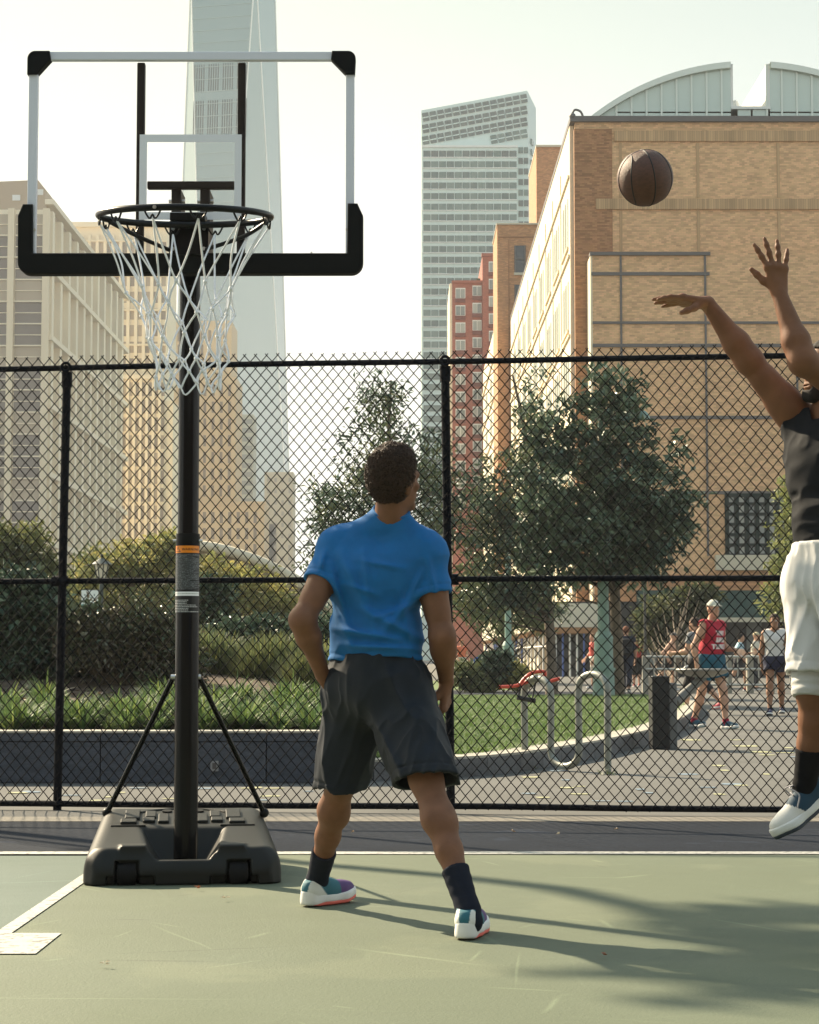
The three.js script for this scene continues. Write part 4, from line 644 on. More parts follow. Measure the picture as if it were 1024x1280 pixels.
growTree({ name: 'street_tree', label: 'big dark leafy street tree in front of the tan brick wall', D: 41, root: G(772, 880), seed: 11, clumps: 400, per: 30, cols: DG, trunkR: 0.15, leaf: [0.17, 0.095], spread: 0.2,
  lobes: [[768, 540, 48, 58], [742, 600, 75, 60], [800, 610, 60, 55], [745, 670, 92, 48], [815, 660, 52, 45], [775, 495, 22, 34], [700, 640, 45, 50], [715, 705, 50, 30], [812, 705, 46, 26], [690, 545, 24, 45], [845, 640, 26, 16], [712, 500, 10, 26], [838, 560, 9, 16], [862, 622, 14, 7], [822, 520, 9, 18], [798, 488, 7, 18], [748, 478, 8, 22], [652, 590, 10, 12], [858, 690, 12, 9], [660, 690, 12, 10], [800, 545, 14, 20], [720, 540, 16, 24]] });
growTree({ name: 'street_tree', label: 'loose open-crowned tree between red flats and the big dark tree', D: 50, root: G(690, 870), seed: 12, clumps: 360, per: 24, cols: MG.concat(DG), trunkR: 0.15, leaf: [0.14, 0.075], spread: 0.26,
  lobes: [[665, 540, 22, 65], [640, 620, 60, 60], [600, 660, 42, 50], [665, 690, 70, 55], [610, 730, 50, 40], [680, 480, 8, 22], [655, 745, 50, 32]] });
growTree({ name: 'street_tree', label: 'tall thin-leaved tree rising behind the player in blue', D: 46, root: V(FX(488, 46), 0, -46), seed: 13, clumps: 420, per: 24, cols: MG.concat(DG), trunkR: 0.13, leaf: [0.13, 0.055], spread: 0.28,
  lobes: [[478, 500, 24, 42], [475, 560, 48, 48], [450, 620, 60, 48], [530, 600, 44, 60], [420, 660, 42, 34], [520, 680, 50, 50], [400, 690, 26, 16], [470, 690, 50, 50], [560, 640, 30, 60]] });
growTree({ name: 'street_tree', label: 'small far tree with forked trunk beside the scaffold shed', D: 72, root: G(636, 853), seed: 14, clumps: 200, per: 26, cols: MG, trunkR: 0.14, leaf: [0.18, 0.1], spread: 0.32, lobes: [[625, 760, 50, 34], [600, 745, 36, 34], [660, 765, 40, 26]] });
growTree({ name: 'street_tree', label: 'bright yellow-green tree at the barred window', D: 62, root: G(1012, 860), seed: 15, clumps: 300, per: 30, cols: YG, mat: mLeafSoft, trunkR: 0.12, leaf: [0.17, 0.1], spread: 0.26, lobes: [[1000, 640, 30, 50], [995, 700, 26, 50], [990, 750, 30, 34], [1020, 600, 26, 40], [1030, 690, 40, 70]] });
growTree({ name: 'garden_tree', label: 'low sunlit tree with flickering leaves in front of the green awning', D: 64, root: G(842, 862), seed: 16, clumps: 230, per: 28, cols: [[0.12, 0.14, 0.06], [0.17, 0.18, 0.08], [0.06, 0.08, 0.035]], mat: mLeafSoft, trunkR: 0.09, leaf: [0.17, 0.09], spread: 0.25, lobes: [[835, 770, 36, 30], [870, 750, 26, 22], [815, 795, 24, 20], [850, 795, 24, 16]] });
// left side, beyond the planter
growTree({ name: 'garden_tree', label: 'olive green tree at the corner block behind the dark bush', D: 36, root: V(FX(25, 36), 0, -36), seed: 21, clumps: 180, per: 32, cols: [[0.24, 0.25, 0.1], [0.15, 0.17, 0.065]], mat: mLeafSoft, leaf: [0.12, 0.06], spread: 0.22, trunkR: 0.1, lobes: [[22, 690, 40, 32], [-20, 690, 40, 40], [45, 730, 34, 26], [60, 705, 14, 16]] });
growTree({ name: 'garden_tree', label: 'spreading olive-yellow tree behind the small lantern lamp', D: 48, root: V(FX(170, 48), 0, -48), seed: 22, clumps: 240, per: 32, cols: LG.concat(MG), mat: mLeafSoft, leaf: [0.14, 0.07], spread: 0.26, trunkR: 0.12, lobes: [[180, 705, 50, 32], [125, 715, 40, 26], [210, 690, 26, 20], [105, 750, 40, 24], [185, 755, 50, 22]] });
growTree({ name: 'garden_tree', label: 'pale yellow-green tree against the curved hall roof', D: 52, root: V(FX(285, 52), 0, -52), seed: 23, clumps: 210, per: 30, cols: LG, mat: mLeafSoft, leaf: [0.14, 0.075], spread: 0.26, trunkR: 0.11, lobes: [[270, 725, 44, 32], [320, 745, 40, 30], [250, 770, 34, 30], [350, 765, 24, 20]] });
growTree({ name: 'garden_tree', label: 'dark conical shrub tree just right of the hoop pole', D: 30, root: V(FX(262, 30), 0, -30), seed: 24, clumps: 200, per: 36, cols: DG.concat([[0.09, 0.1, 0.04]]), leaf: [0.1, 0.05], spread: 0.16, trunkR: 0.06, lobes: [[258, 790, 30, 28], [262, 752, 24, 26], [240, 770, 20, 30]] });
growTree({ name: 'bush', label: 'big shadowy dark green bush at the end of the planter', category: 'bush', D: 20, root: V(FX(30, 20), 0.6, -20), seed: 31, clumps: 380, per: 34, cols: DG, leaf: [0.085, 0.05], spread: 0.11, trunkR: 0.03, depth: 0.7, lobes: [[20, 770, 58, 50], [-40, 770, 60, 60], [55, 805, 40, 42], [10, 820, 60, 30], [30, 735, 40, 22], [90, 830, 30, 26]] });
growTree({ name: 'bush', label: 'twiggy dark brown-leaved bush beside the hoop pole', category: 'bush', D: 19.5, root: V(FX(150, 19.5), 0.55, -19.5), seed: 32, clumps: 420, per: 24, cols: [[0.15, 0.14, 0.08], [0.11, 0.14, 0.075], [0.18, 0.15, 0.1]], leaf: [0.065, 0.032], spread: 0.12, trunkR: 0.025, bare: 0.9, depth: 0.7, lobes: [[130, 805, 55, 36], [190, 810, 45, 38], [110, 780, 34, 22], [170, 778, 40, 22], [225, 830, 30, 30]] });
for (const [i, [px, py, rx, ry, D, lb]] of [[255, 808, 60, 30, 20.6, 'rounded grey-green grassy mound just right of the hoop pole'], [345, 812, 58, 28, 20.2, 'rounded grey-green grassy mound behind the strappy border, middle one'], [400, 828, 46, 26, 19.6, 'rounded grey-green grassy mound beside the hand of the player in blue']].entries()) {
  const R = rng(40 + i), k = D / F, c = P(px, py + ry, D), t = thing('bush', lb, 'bush', V(c.x, 0.55, c.z)), lv = new Leaves();
  for (let q = 0; q < 2600; q++) { const a = R() * 6.283, s = Math.sqrt(R()), x = Math.cos(a) * s, z = Math.sin(a) * s, top = Math.sqrt(1 - s * s * 0.92); const o = V(c.x + x * rx * k, mix(0.55, c.y - 0.1 + 2 * ry * k * top, 0.25 + 0.6 * R()), c.z + z * rx * k * 0.7); lv.blade(o, V(x * 0.5 + (R() - 0.5) * 0.7, 1, z * 0.5 + (R() - 0.5) * 0.7).normalize(), 0.16 + R() * 0.12, 0.012, vary(R() < 0.4 ? [0.26, 0.29, 0.12] : [0.14, 0.165, 0.08], R, 0.5), 0.16); }
  part(t, 'foliage', lv.geo(), mLeafSoft);
}
growTree({ name: 'bush', label: 'dark low hedge between grassy mounds and the pale hall', category: 'bush', D: 27, root: V(FX(370, 27), 0.3, -27), seed: 35, clumps: 220, per: 36, cols: DG, leaf: [0.08, 0.045], spread: 0.14, stem: false, lobes: [[330, 792, 40, 18], [385, 790, 40, 22], [290, 795, 30, 16], [430, 800, 34, 24]] });
for (const [i, [px, py, rx, ry, lb, cc]] of [[588, 842, 20, 14, 'small clipped green bush near the orange-clad walker', MG], [622, 835, 20, 18, 'dark small bush at the foot of the forked tree', DG], [648, 846, 16, 12, 'pale yellowish low bush before the scaffold shed', LG], [600, 855, 24, 8, 'flat green bush edging the far path', MG]].entries())
  growTree({ name: 'bush', label: lb, category: 'bush', D: 55, root: V(FX(px, 55), 0, -55), seed: 50 + i, clumps: 60, per: 34, cols: cc, leaf: [0.13, 0.08], spread: 0.16, stem: false, lobes: [[px, py, rx, ry]] });

// planter: granite wall, soil, strappy border plants
{
  const zf = G(200, 979).z, top = 0.41, xr = FX(428, -zf), xl = -9.2, g = thing('planter_wall', 'low dark granite planter wall with pale coping edge', 'planter wall', V(xl, 0, zf));
  const mats = [0, 1, 2].map((s) => std(1, 1, 1, 0.7, { map: grain([0.062 + s * 0.006, 0.072 + s * 0.006, 0.095 + s * 0.006], 0.6, 10, 128, 256, 60 + s) })), mCap = std(1, 1, 1, 0.75, { map: grain([0.4, 0.37, 0.32], 0.3, 8, 90) });
  let x = FX(128, -zf) - 1.31 * 5, i = 0; part(g, 'wall_core', box(xl, xr - 0.01, -0.02, top - 0.04, zf - 0.3, zf - 0.05), mats[0]);
  while (x < xr) { const a = Math.max(x, xl) + 0.004, b = Math.min(x + 1.31, xr) - 0.004; part(g, 'granite_panel', rbox(a, b, 0.004, top - 0.088, zf - 0.06, zf, 0.004, 1), mats[i % 3]); part(g, 'granite_panel', rbox(a, b, top - 0.082, top - 0.018, zf - 0.06, zf + 0.006, 0.004, 1), mats[(i + 1) % 3]); part(g, 'coping_stone', rbox(a, b, top - 0.018, top, zf - 0.32, zf + 0.012, 0.004, 1), mCap); x += 1.31; i++; }
  const ob = part(g, 'outlet_box', rbox(FX(265, -zf), FX(275, -zf), FY(964, -zf), FY(951, -zf), zf, zf + 0.02, 0.004), std(0.35, 0.35, 0.36, 0.5, { metalness: 0.5 })); part(ob, 'outlet_cover', rbox(FX(267.5, -zf), FX(272.5, -zf), FY(961, -zf), FY(953.5, -zf), zf + 0.02, zf + 0.024, 0.002), mSteel);
  part(g, 'return_wall', box(xr - 0.06, xr, 0, top, zf - 9, zf - 0.32), mats[1]);
  const soil = new THREE.PlaneGeometry(1, 1, 60, 40); { const p = soil.attributes.position; for (let k = 0; k < p.count; k++) { const u = p.getX(k) + 0.5, v = 0.5 - p.getY(k), X = mix(xl, xr - 0.07, u), Z = zf - 0.31 - v * 14; p.setXYZ(k, X, top - 0.06 + 0.5 * smooth(0, 0.35, v) + 0.07 * (fbm(X * 2, Z * 2, 1) - 0.5) * smooth(0, 0.05, v), Z); } soil.computeVertexNormals(); }
  struct('planter_soil', muv(soil), std(1, 1, 1, 0.95, { map: dtex(512, 512, (u, v) => { const n = 0.5 + tf(u, v, 20, 4, 3), r = tn(u, v, 90, 7) > 0.7 ? 1.6 : 1; return [L2S(0.075 * n * r), L2S(0.052 * n * r), L2S(0.04 * n)]; }, true, [0.5]) }));
  // border plants
  const protos = []; for (let k = 0; k < 5; k++) { const R = rng(200 + k), lv = new Leaves(), wild = k >= 4; for (let q = 0; q < 84; q++) { const a = R() * 6.283, s = 0.25 + R() * 0.75; lv.blade(V(Math.cos(a) * 0.05 * R(), 0, Math.sin(a) * 0.05 * R()), V(Math.cos(a) * s, 1.0, Math.sin(a) * s).normalize(), 0.17 + R() * 0.16, 0.013 + R() * 0.007, vary(R() < 0.35 ? [0.24, 0.32, 0.1] : [0.11, 0.18, 0.06], R, 0.45), 0.2 + R() * 0.12); } protos.push(lv.geo()); }
  const R = rng(301); let nn = 0;
  for (let k = 0; k < 210; k++) {
    const px = -20 + R() * 450, v = R(); if (px < 95 && R() < 0.55) continue; if (px > 80 && px < 180 && v > 0.55) continue; const X = FX(px, 17), Z = zf - 0.42 - v * 1.75; if (X > xr - 0.15) continue; nn++;
    const m = shade(new THREE.Mesh(protos[(R() * 5) | 0], mLeafSoft)); m.name = numbered('border_plant'); m.position.set(X, top - 0.05 + 0.5 * smooth(0, 0.35, (zf - 0.31 - Z) / 14), Z); m.rotation.y = R() * 6.28; m.scale.setScalar(0.8 + 0.5 * R()); scene.add(m); tag(m, X > FX(330, 17) ? 'bright green strappy tuft in the planter end next to the lawn' : v < 0.33 ? 'bright green strappy tuft in the row touching the granite coping' : X < FX(110, 17) ? 'green strappy tuft in the bare soil below the big dark bush' : 'green strappy tuft in the second row, set back from the coping', 'plant', 'strappy border plants behind the granite wall');
  }
  const lt = new Leaves(); for (let k = 0; k < 900; k++) { const px = -60 + R() * 480, Z = zf - 0.4 - R() * 2.6, X = FX(px, -Z); if (X > xr - 0.1) continue; const y = top - 0.035 + 0.5 * smooth(0, 0.35, (zf - 0.31 - Z) / 14) + 0.02; lt.add(V(X, y, Z), rdir(R).setY(0.1).normalize(), UPY, 0.05 + R() * 0.04, 0.03, vary(R() < 0.5 ? [0.13, 0.08, 0.055] : [0.09, 0.06, 0.05], R, 0.6)); }
  const lm = shade(new THREE.Mesh(lt.geo(), mLeafSoft)); lm.name = 'leaf_litter'; scene.add(lm); tag(lm, 'brown dead leaves scattered over the planter soil', 'leaf litter', null, 'stuff');
}
// lawn with curved granite kerb
{
  const front = [[380, 979], [430, 977], [500, 975.5], [575, 972], [640, 966], [700, 956], [760, 944], [815, 929], [845, 917], [866, 902], [873, 891], [862, 884], [835, 880], [800, 879]].map(([a, b]) => G(a, b)), back = [[740, 879], [660, 880], [575, 880], [480, 881]].map(([a, b]) => G(a, b));
  const c = new THREE.CatmullRomCurve3(front), N = 46, g = thing('lawn_kerb', 'low curved dark granite kerb round the lawn', 'kerb', V(front[3].x, 0, front[3].z)), mK = [0, 1].map((s) => std(1, 1, 1, 0.75, { map: grain([0.1 + 0.02 * s, 0.1 + 0.02 * s, 0.105 + 0.02 * s], 0.5, 8, 100, 256, 70 + s) })), mKT = std(1, 1, 1, 0.8, { map: grain([0.36, 0.34, 0.29], 0.3, 8, 100) });
  const pts = c.getSpacedPoints(N), inn = pts.map((p, i) => { const t = c.getTangentAt(i / N); return V(p.x + t.z * 0.3, 0, p.z - t.x * 0.3); }), H = 0.17;
  const hex = (a, b, d, e, y0, y1) => { const q = [], P4 = [a, b, d, e], f = (A, B, C, E) => q.push(...A, ...B, ...C, ...A, ...C, ...E), L = P4.map((p) => [p.x, y0, p.z]), U = P4.map((p) => [p.x, y1, p.z]); f(U[0], U[1], U[2], U[3]); for (let i = 0; i < 4; i++) { const j = (i + 1) % 4; f(L[i], L[j], U[j], U[i]); } const gg = new THREE.BufferGeometry(); gg.setAttribute('position', new THREE.Float32BufferAttribute(q, 3)); gg.computeVertexNormals(); return muv(gg); };
  for (let i = 0; i < N; i++) { const k = 0.006, a = pts[i].clone().lerp(pts[i + 1], k), b = pts[i + 1].clone().lerp(pts[i], k), d = inn[i + 1].clone().lerp(inn[i], k), e = inn[i].clone().lerp(inn[i + 1], k); part(g, 'kerb_stone', hex(a, b, d, e, 0, H - 0.02), mK[i % 2]); part(g, 'kerb_top', hex(a, b, d, e, H - 0.02, H), mKT); }
  const poly = [...inn, ...back].map((p) => [p.x, p.z]); struct('lawn_ground', sheet(poly.slice().reverse(), 0.13), std(1, 1, 1, 0.95, { map: dtex(512, 512, (u, v) => { const n = 0.7 + 0.6 * tf(u, v, 16, 4, 3); return [L2S(0.075 * n), L2S(0.12 * n), L2S(0.03 * n)]; }, true, [0.4]) }));
  const tuft = new Leaves(), R = rng(91); for (let k = 0; k < 9; k++) { const a = R() * 6.283, s = R() * 0.7; tuft.blade(V((R() - 0.5) * 0.09, 0, (R() - 0.5) * 0.09), V(Math.cos(a) * s, 1, Math.sin(a) * s).normalize(), 0.05 + R() * 0.04, 0.008, vary([0.13, 0.21, 0.05], R, 0.5), 0.15); }
  const inside = (x, z) => { let r = false; for (let i = 0, j = poly.length - 1; i < poly.length; j = i++) { const [xi, zi] = poly[i], [xj, zj] = poly[j]; if ((zi > z) !== (zj > z) && x < (xj - xi) * (z - zi) / (zj - zi) + xi) r = !r; } return r; };
  const mats = []; const M = new THREE.Matrix4(), Q = new THREE.Quaternion(); let tries = 0;
  while (mats.length < 26000 && tries++ < 200000) { const D = 16 + Math.pow(R(), 1.8) * 27, x = mix(-0.9, 7, R()) * (0.4 + D / 40), z = -D; if (!inside(x, z)) continue; const s = 0.7 + 0.6 * R(); mats.push(M.compose(V(x, 0.128, z), Q.setFromAxisAngle(UPY, R() * 6.28), V(s * (1 + D / 60), s, s * (1 + D / 60))).clone()); }
  const im = shade(new THREE.InstancedMesh(tuft.geo(), mLeafSoft, mats.length)); mats.forEach((m, i) => im.setMatrixAt(i, m)); im.name = 'lawn_grass'; scene.add(im); tag(im, 'short mown green lawn grass inside the curved kerb', 'grass', null, 'stuff');
  struct('far_path', sheet([[G(420, 879).x, G(420, 879).z], [G(835, 878).x, G(835, 878).z], [G(850, 866).x, G(850, 866).z], [G(420, 862).x, G(420, 862).z]].reverse(), 0.004), mAsphalt);
  struct('far_lawn', sheet([[G(440, 862).x, G(440, 862).z], [G(660, 863).x, G(660, 863).z], [G(650, 852).x, G(650, 852).z], [G(440, 850).x, G(440, 850).z]].reverse(), 0.008), std(1, 1, 1, 0.95, { map: grain([0.1, 0.15, 0.045], 0.6, 10, 80) }));
}

// slim tree beyond the fence, outside the frame: its trunk and limbs throw the curved shadow over the court
{
  const b = V(-5.28, 0, -14.3), t = thing('plaza_tree', 'slim plaza tree standing past the left end of the planter wall', 'tree', b), R = rng(404);
  const sh = (px, py, y) => { const p = G(px, py); return V(p.x - y, y, p.z - y); };   // the point y metres up whose shadow falls on that spot of the court
  const spine = [b, sh(250, 1066, 4.0), sh(400, 1082, 4.75), sh(560, 1096, 5.4), sh(700, 1112, 5.9), sh(800, 1135, 6.2), sh(900, 1165, 6.6), sh(1010, 1195, 7.0)];
  const wood = []; for (let i = 0; i < spine.length - 1; i++) wood.push(rod(spine[i], spine[i + 1], 0.075 + (i > 3 ? 0.02 : 0), 0.075 + (i > 2 ? 0.02 : 0), 10));
  part(t, 'trunk', muvAll(wood), mBark);
  const limb = (pts, r) => part(t, 'limb', muv(tube(pts, r, 24, 7)), mBark), lv = new Leaves();
  const limbs = [[sh(960, 1185, 6.8), sh(880, 1205, 6.8), sh(760, 1216, 6.7), sh(655, 1220, 6.6)], [sh(1000, 1195, 7), sh(920, 1245, 7.1), sh(800, 1258, 7.1)], [sh(900, 1165, 6.6), sh(960, 1142, 6.4), sh(1040, 1140, 6.3)], [sh(920, 1170, 6.7), sh(1000, 1165, 6.6), sh(1080, 1170, 6.6)]];
  for (const l of limbs) limb(l, 0.05);
  const clump = (c, n, sp) => { for (let j = 0; j < n; j++) lv.add(c.clone().add(V((R() + R() - 1) * sp, (R() + R() - 1) * sp, (R() + R() - 1) * sp)), rdir(R), rdir(R), 0.1 + R() * 0.05, 0.065, vary(DG[(R() * 3) | 0], R)); };
  for (let k = 0; k < 46; k++) { const px = 850 + R() * 260, py = 1150 + (R() - 0.2) * 75; clump(sh(px, py, 6.3 + R() * 0.9), 26, 0.14); }
  for (const [px, py] of [[820, 1222], [760, 1219], [890, 1236], [960, 1225], [860, 1256], [990, 1215], [930, 1215], [1000, 1250]]) clump(sh(px, py, 6.7), 18, 0.09);
  part(t, 'crown', lv.geo(), mLeaf);
}
// ---------- street furniture ----------
{ // wave bike rack
  const a = G(657, 961), b = G(760, 968), g = thing('bike_rack', 'galvanised wave-shaped bicycle rack at the kerb', 'bike rack', a), m = std(0.26, 0.27, 0.24, 0.5, { metalness: 0.4 });
  const at = (px, y) => { const t = (px - 657) / (760 - 657); return V(mix(a.x, b.x, t), y, mix(a.z, b.z, t)); };
  const pts = []; const arch = (p0, p1, y, s) => { for (let i = 0; i <= 8; i++) { const t = Math.PI * (1 - i / 8); pts.push(at((p0 + p1) / 2 + Math.cos(t) * (p1 - p0) / 2, y + s * Math.sin(t) * 0.125)); } };
  pts.push(at(656, -0.02), at(656, 0.35)); arch(656, 690, 0.68, 1); pts.push(at(690, 0.4)); arch(690, 725, 0.17, -1); pts.push(at(725, 0.4)); arch(725, 760, 0.72, 1); pts.push(at(760, 0.35), at(760, -0.02));
  part(g, 'tube', tube(pts, 0.031, 200, 14), m);
  for (const p of [656, 760]) part(g, 'floor_flange', new THREE.CylinderGeometry(0.06, 0.065, 0.012, 20).translate(at(p, 0).x, 0.008, at(p, 0).z), m);
  // weeds at the feet
  for (const [p, n] of [[656, 30], [762, 16]]) { const lv = new Leaves(), R = rng(p), c = at(p, 0.001); for (let k = 0; k < n; k++) { const t = R() * 6.283; lv.blade(c.clone().add(V((R() - 0.5) * 0.22, 0, 0.03 + R() * 0.08)), V(Math.cos(t), 0.9, Math.sin(t)).normalize(), 0.06 + R() * 0.07, 0.01, vary([0.1, 0.13, 0.05], R, 0.5), 0.2); } single('weed_tuft', p < 700 ? 'weedy tuft at the foot of the rack under the red handlebar' : 'small weedy tuft at the plain end of the bike rack', 'weeds', lv.geo(), mLeafSoft); }
  // red handlebar hung on it
  const D = -a.z - 0.12, Z = (px, py, dd = 0) => P(560 + px * 0.2344, 740 + py * 0.2344, D + dd), hb = thing('handlebar', 'bent red handlebar with black cross grip hung on the bike rack', 'handlebar', Z(450, 480)), mR = phys(0.62, 0.07, 0.035, 0.35, { clearcoat: 0.4 }), mK = std(0.02, 0.02, 0.02, 0.6);
  part(hb, 'bar', tube([Z(272, 506), Z(330, 504), Z(378, 495), Z(405, 465), Z(440, 436), Z(485, 424), Z(518, 428), Z(514, 462), Z(530, 478), Z(565, 470), Z(597, 462)], 0.016, 60, 10), mR);
  part(hb, 'bar', tube([Z(385, 494, 0.06), Z(430, 478, 0.06), Z(480, 466, 0.06), Z(520, 480, 0.06)], 0.015, 24, 10), mR);
  part(hb, 'stem', rod(Z(385, 500), Z(376, 562), 0.008), mK); part(hb, 'stem', rod(Z(470, 470), Z(450, 575), 0.008), mK); part(hb, 'grip', rod(Z(368, 562), Z(468, 581), 0.021, 0.021, 12), mK);
}
{ // drinking fountain: black pillar with side basin
  const b = G(827, 937), g = thing('drinking_fountain', 'black square pillar with grey side and metal basin by the lawn end', 'drinking fountain', b), w = FX(827 + 11 + 0, -b.z) - FX(827, -b.z);
  part(g, 'pillar', rbox(b.x - w, b.x + w, 0, 0.785, b.z - 0.34, b.z, 0.012), std(0.013, 0.014, 0.016, 0.5)); part(g, 'side_panel', rbox(b.x + w + 0.002, b.x + w + 0.085, 0, 0.71, b.z - 0.3, b.z - 0.06, 0.01), std(1, 1, 1, 0.6, { map: grain([0.17, 0.17, 0.165], 0.3, 6, 60) }));
  const br = part(g, 'basin', new THREE.LatheGeometry([[0.02, 0.0], [0.12, 0.01], [0.25, 0.05], [0.29, 0.08], [0.3, 0.1], [0.27, 0.095], [0.1, 0.03], [0.0, 0.025]].map(([x, y]) => new THREE.Vector2(x, y)), 32).translate(b.x + 0.52, 0.76, b.z - 0.45), std(0.3, 0.29, 0.27, 0.5, { metalness: 0.3 }));
  part(g, 'basin_stem', rod(V(b.x + 0.52, 0.765, b.z - 0.45), V(b.x + 0.2, 0.5, b.z - 0.3), 0.045, 0.06, 12), std(0.2, 0.2, 0.19, 0.6));
  part(br, 'spout', tube([V(b.x + 0.32, 0.79, b.z - 0.45), V(b.x + 0.32, 0.87, b.z - 0.45), V(b.x + 0.36, 0.89, b.z - 0.45)], 0.012, 12, 8), std(0.4, 0.4, 0.4, 0.4, { metalness: 0.6 }));
}
function lampPost(px, py, label, group) {
  const b = G(px, py), g = thing('lamp_post', label, 'lamp post', b, group), m = std(0.2, 0.3, 0.255, 0.55), oct = (r0, r1, y0, y1, n) => part(g, n, new THREE.CylinderGeometry(r1, r0, y1 - y0, 8).rotateY(Math.PI / 8).translate(b.x, (y0 + y1) / 2, b.z), m);
  oct(0.27, 0.25, 0, 0.12, 'plinth'); oct(0.24, 0.225, 0.122, 0.7, 'base_section'); oct(0.25, 0.25, 0.702, 0.76, 'moulding'); oct(0.21, 0.2, 0.762, 1.35, 'base_section'); oct(0.22, 0.15, 1.352, 1.5, 'moulding');
  oct(0.125, 0.095, 1.502, 5.4, 'shaft'); oct(0.14, 0.14, 2.6, 2.68, 'collar');
  part(g, 'arm', tube([V(b.x, 5.3, b.z), V(b.x, 5.9, b.z), V(b.x + 0.4, 6.2, b.z), V(b.x + 0.8, 6.05, b.z)], 0.05, 20, 8), m); part(g, 'lamp_head', new THREE.SphereGeometry(0.2, 14, 8, 0, 6.3, 0, 1.6).translate(b.x + 0.8, 5.9, b.z), m);
}
lampPost(755, 881, 'pale green cast iron lamp post with octagonal base beside the big tree');
lampPost(635.5, 857, 'pale green far lamp post with wide base among small trees by the shed');
{ // lantern and banner on the garden path
  const D = 44, b = V(FX(127, D), 0, -D), g = thing('lantern_lamp', 'small old-fashioned lantern lamp on a dark post in the garden', 'lamp post', b), m = std(0.045, 0.06, 0.055, 0.5), y = FY(727, D);
  part(g, 'post', rod(b, V(b.x, y, b.z), 0.06, 0.045, 10), m); part(g, 'lantern_base', rod(V(b.x, y, b.z), V(b.x, y + 0.08, b.z), 0.06, 0.11, 8), m);
  part(g, 'lantern_glass', new THREE.CylinderGeometry(0.17, 0.1, 0.3, 8).translate(b.x, y + 0.23, b.z), phys(0.75, 0.7, 0.55, 0.2)); part(g, 'lantern_roof', new THREE.ConeGeometry(0.24, 0.16, 8).translate(b.x, y + 0.46, b.z), m); part(g, 'finial', ball(V(b.x, y + 0.57, b.z), 0.04), m);
  for (let k = 0; k < 8; k++) { const a = k / 8 * 6.283 + 0.39; part(g, 'lantern_rib', rod(V(b.x + Math.cos(a) * 0.1, y + 0.08, b.z + Math.sin(a) * 0.1), V(b.x + Math.cos(a) * 0.172, y + 0.38, b.z + Math.sin(a) * 0.172), 0.012, 0.012, 5), m); }
  const s = thing('banner', 'white and teal hanging banner on the lantern post', 'banner', V(FX(114, D), 0, -D));
  const c = document.createElement('canvas'); c.width = 128; c.height = 256; const x = c.getContext('2d'); x.fillStyle = '#e9efe9'; x.fillRect(0, 0, 128, 256); x.fillStyle = '#6fb0ad'; x.fillRect(0, 128, 128, 84); x.fillStyle = '#8d9c9a'; x.fillRect(20, 36, 14, 14); x.fillRect(60, 60, 26, 10); x.fillRect(94, 34, 10, 20); x.fillStyle = '#bcd9d4'; x.fillRect(12, 140, 50, 18); x.fillRect(74, 172, 40, 20); const t = new THREE.CanvasTexture(c); t.colorSpace = THREE.SRGBColorSpace;
  const bw = FX(124, D) - FX(103, D), bh = FY(738, D) - FY(773, D); part(s, 'cloth', new THREE.BoxGeometry(bw, bh, 0.02).translate(FX(113.5, D), FY(755.5, D), -D + 0.1), std(1, 1, 1, 0.8, { map: t })); for (const yy of [738, 773]) part(s, 'arm', rod(V(FX(102, D), FY(yy, D), -D + 0.05), V(FX(127, D), FY(yy, D), -D + 0.05), 0.015, 0.015, 6), m);
}
{ // railing by the kiosk
  const D = 54, g = thing('pipe_railing', 'pale pipe railing with stone posts across the plaza', 'railing', V(FX(880, D), 0, -D)), m = std(0.5, 0.48, 0.42, 0.5, { metalness: 0.3 }), mP = std(1, 1, 1, 0.85, { map: grain([0.32, 0.3, 0.25], 0.3, 6, 50) });
  for (const px of [806, 868, 909, 936, 962, 1010, 1060]) part(g, 'stone_post', rbox(FX(px - 4.2, D), FX(px + 4.2, D), 0, FY(819, D) - 0.02, -D - 0.1, -D + 0.1, 0.02), mP);
  for (const y of [821, 836.5, 856]) part(g, 'rail', rod(V(FX(806, D), FY(y, D), -D + 0.13), V(FX(1062, D), FY(y, D), -D + 0.13), 0.034, 0.034, 8), m);
  for (let px = 816; px < 1060; px += 13) part(g, 'baluster', rod(V(FX(px, D), FY(856, D), -D + 0.13), V(FX(px, D), FY(821, D), -D + 0.13), 0.018, 0.018, 6), m);
}
{ const D = 60, x = FX(806, D), g = thing('thin_lamp_pole', 'thin dark lamp pole behind the railing end', 'pole', V(x, 0, -D)), m = std(0.06, 0.06, 0.055, 0.6); part(g, 'pole', rod(V(x, 0, -D), V(x, FY(690, D), -D), 0.05, 0.035, 8), m); part(g, 'base', rod(V(x, 0, -D), V(x, 0.7, -D), 0.11, 0.06, 10), m); part(g, 'lamp_head', ball(V(x, FY(688, D), -D), 0.11), m); }
{ const D = 62, x = FX(598, D), g = thing('round_sign', 'small blue oval sign on a thin post by the far lawn', 'sign', V(x, 0, -D)); part(g, 'post', rod(V(x, 0, -D), V(x, FY(826, D), -D), 0.03, 0.03, 6), mSteel); part(g, 'plate', new THREE.CylinderGeometry(0.13, 0.13, 0.02, 20).rotateX(Math.PI / 2).scale(1.25, 1, 1).translate(x * 1, FY(826, D), -D + 0.05), std(0.03, 0.09, 0.35, 0.5)); }
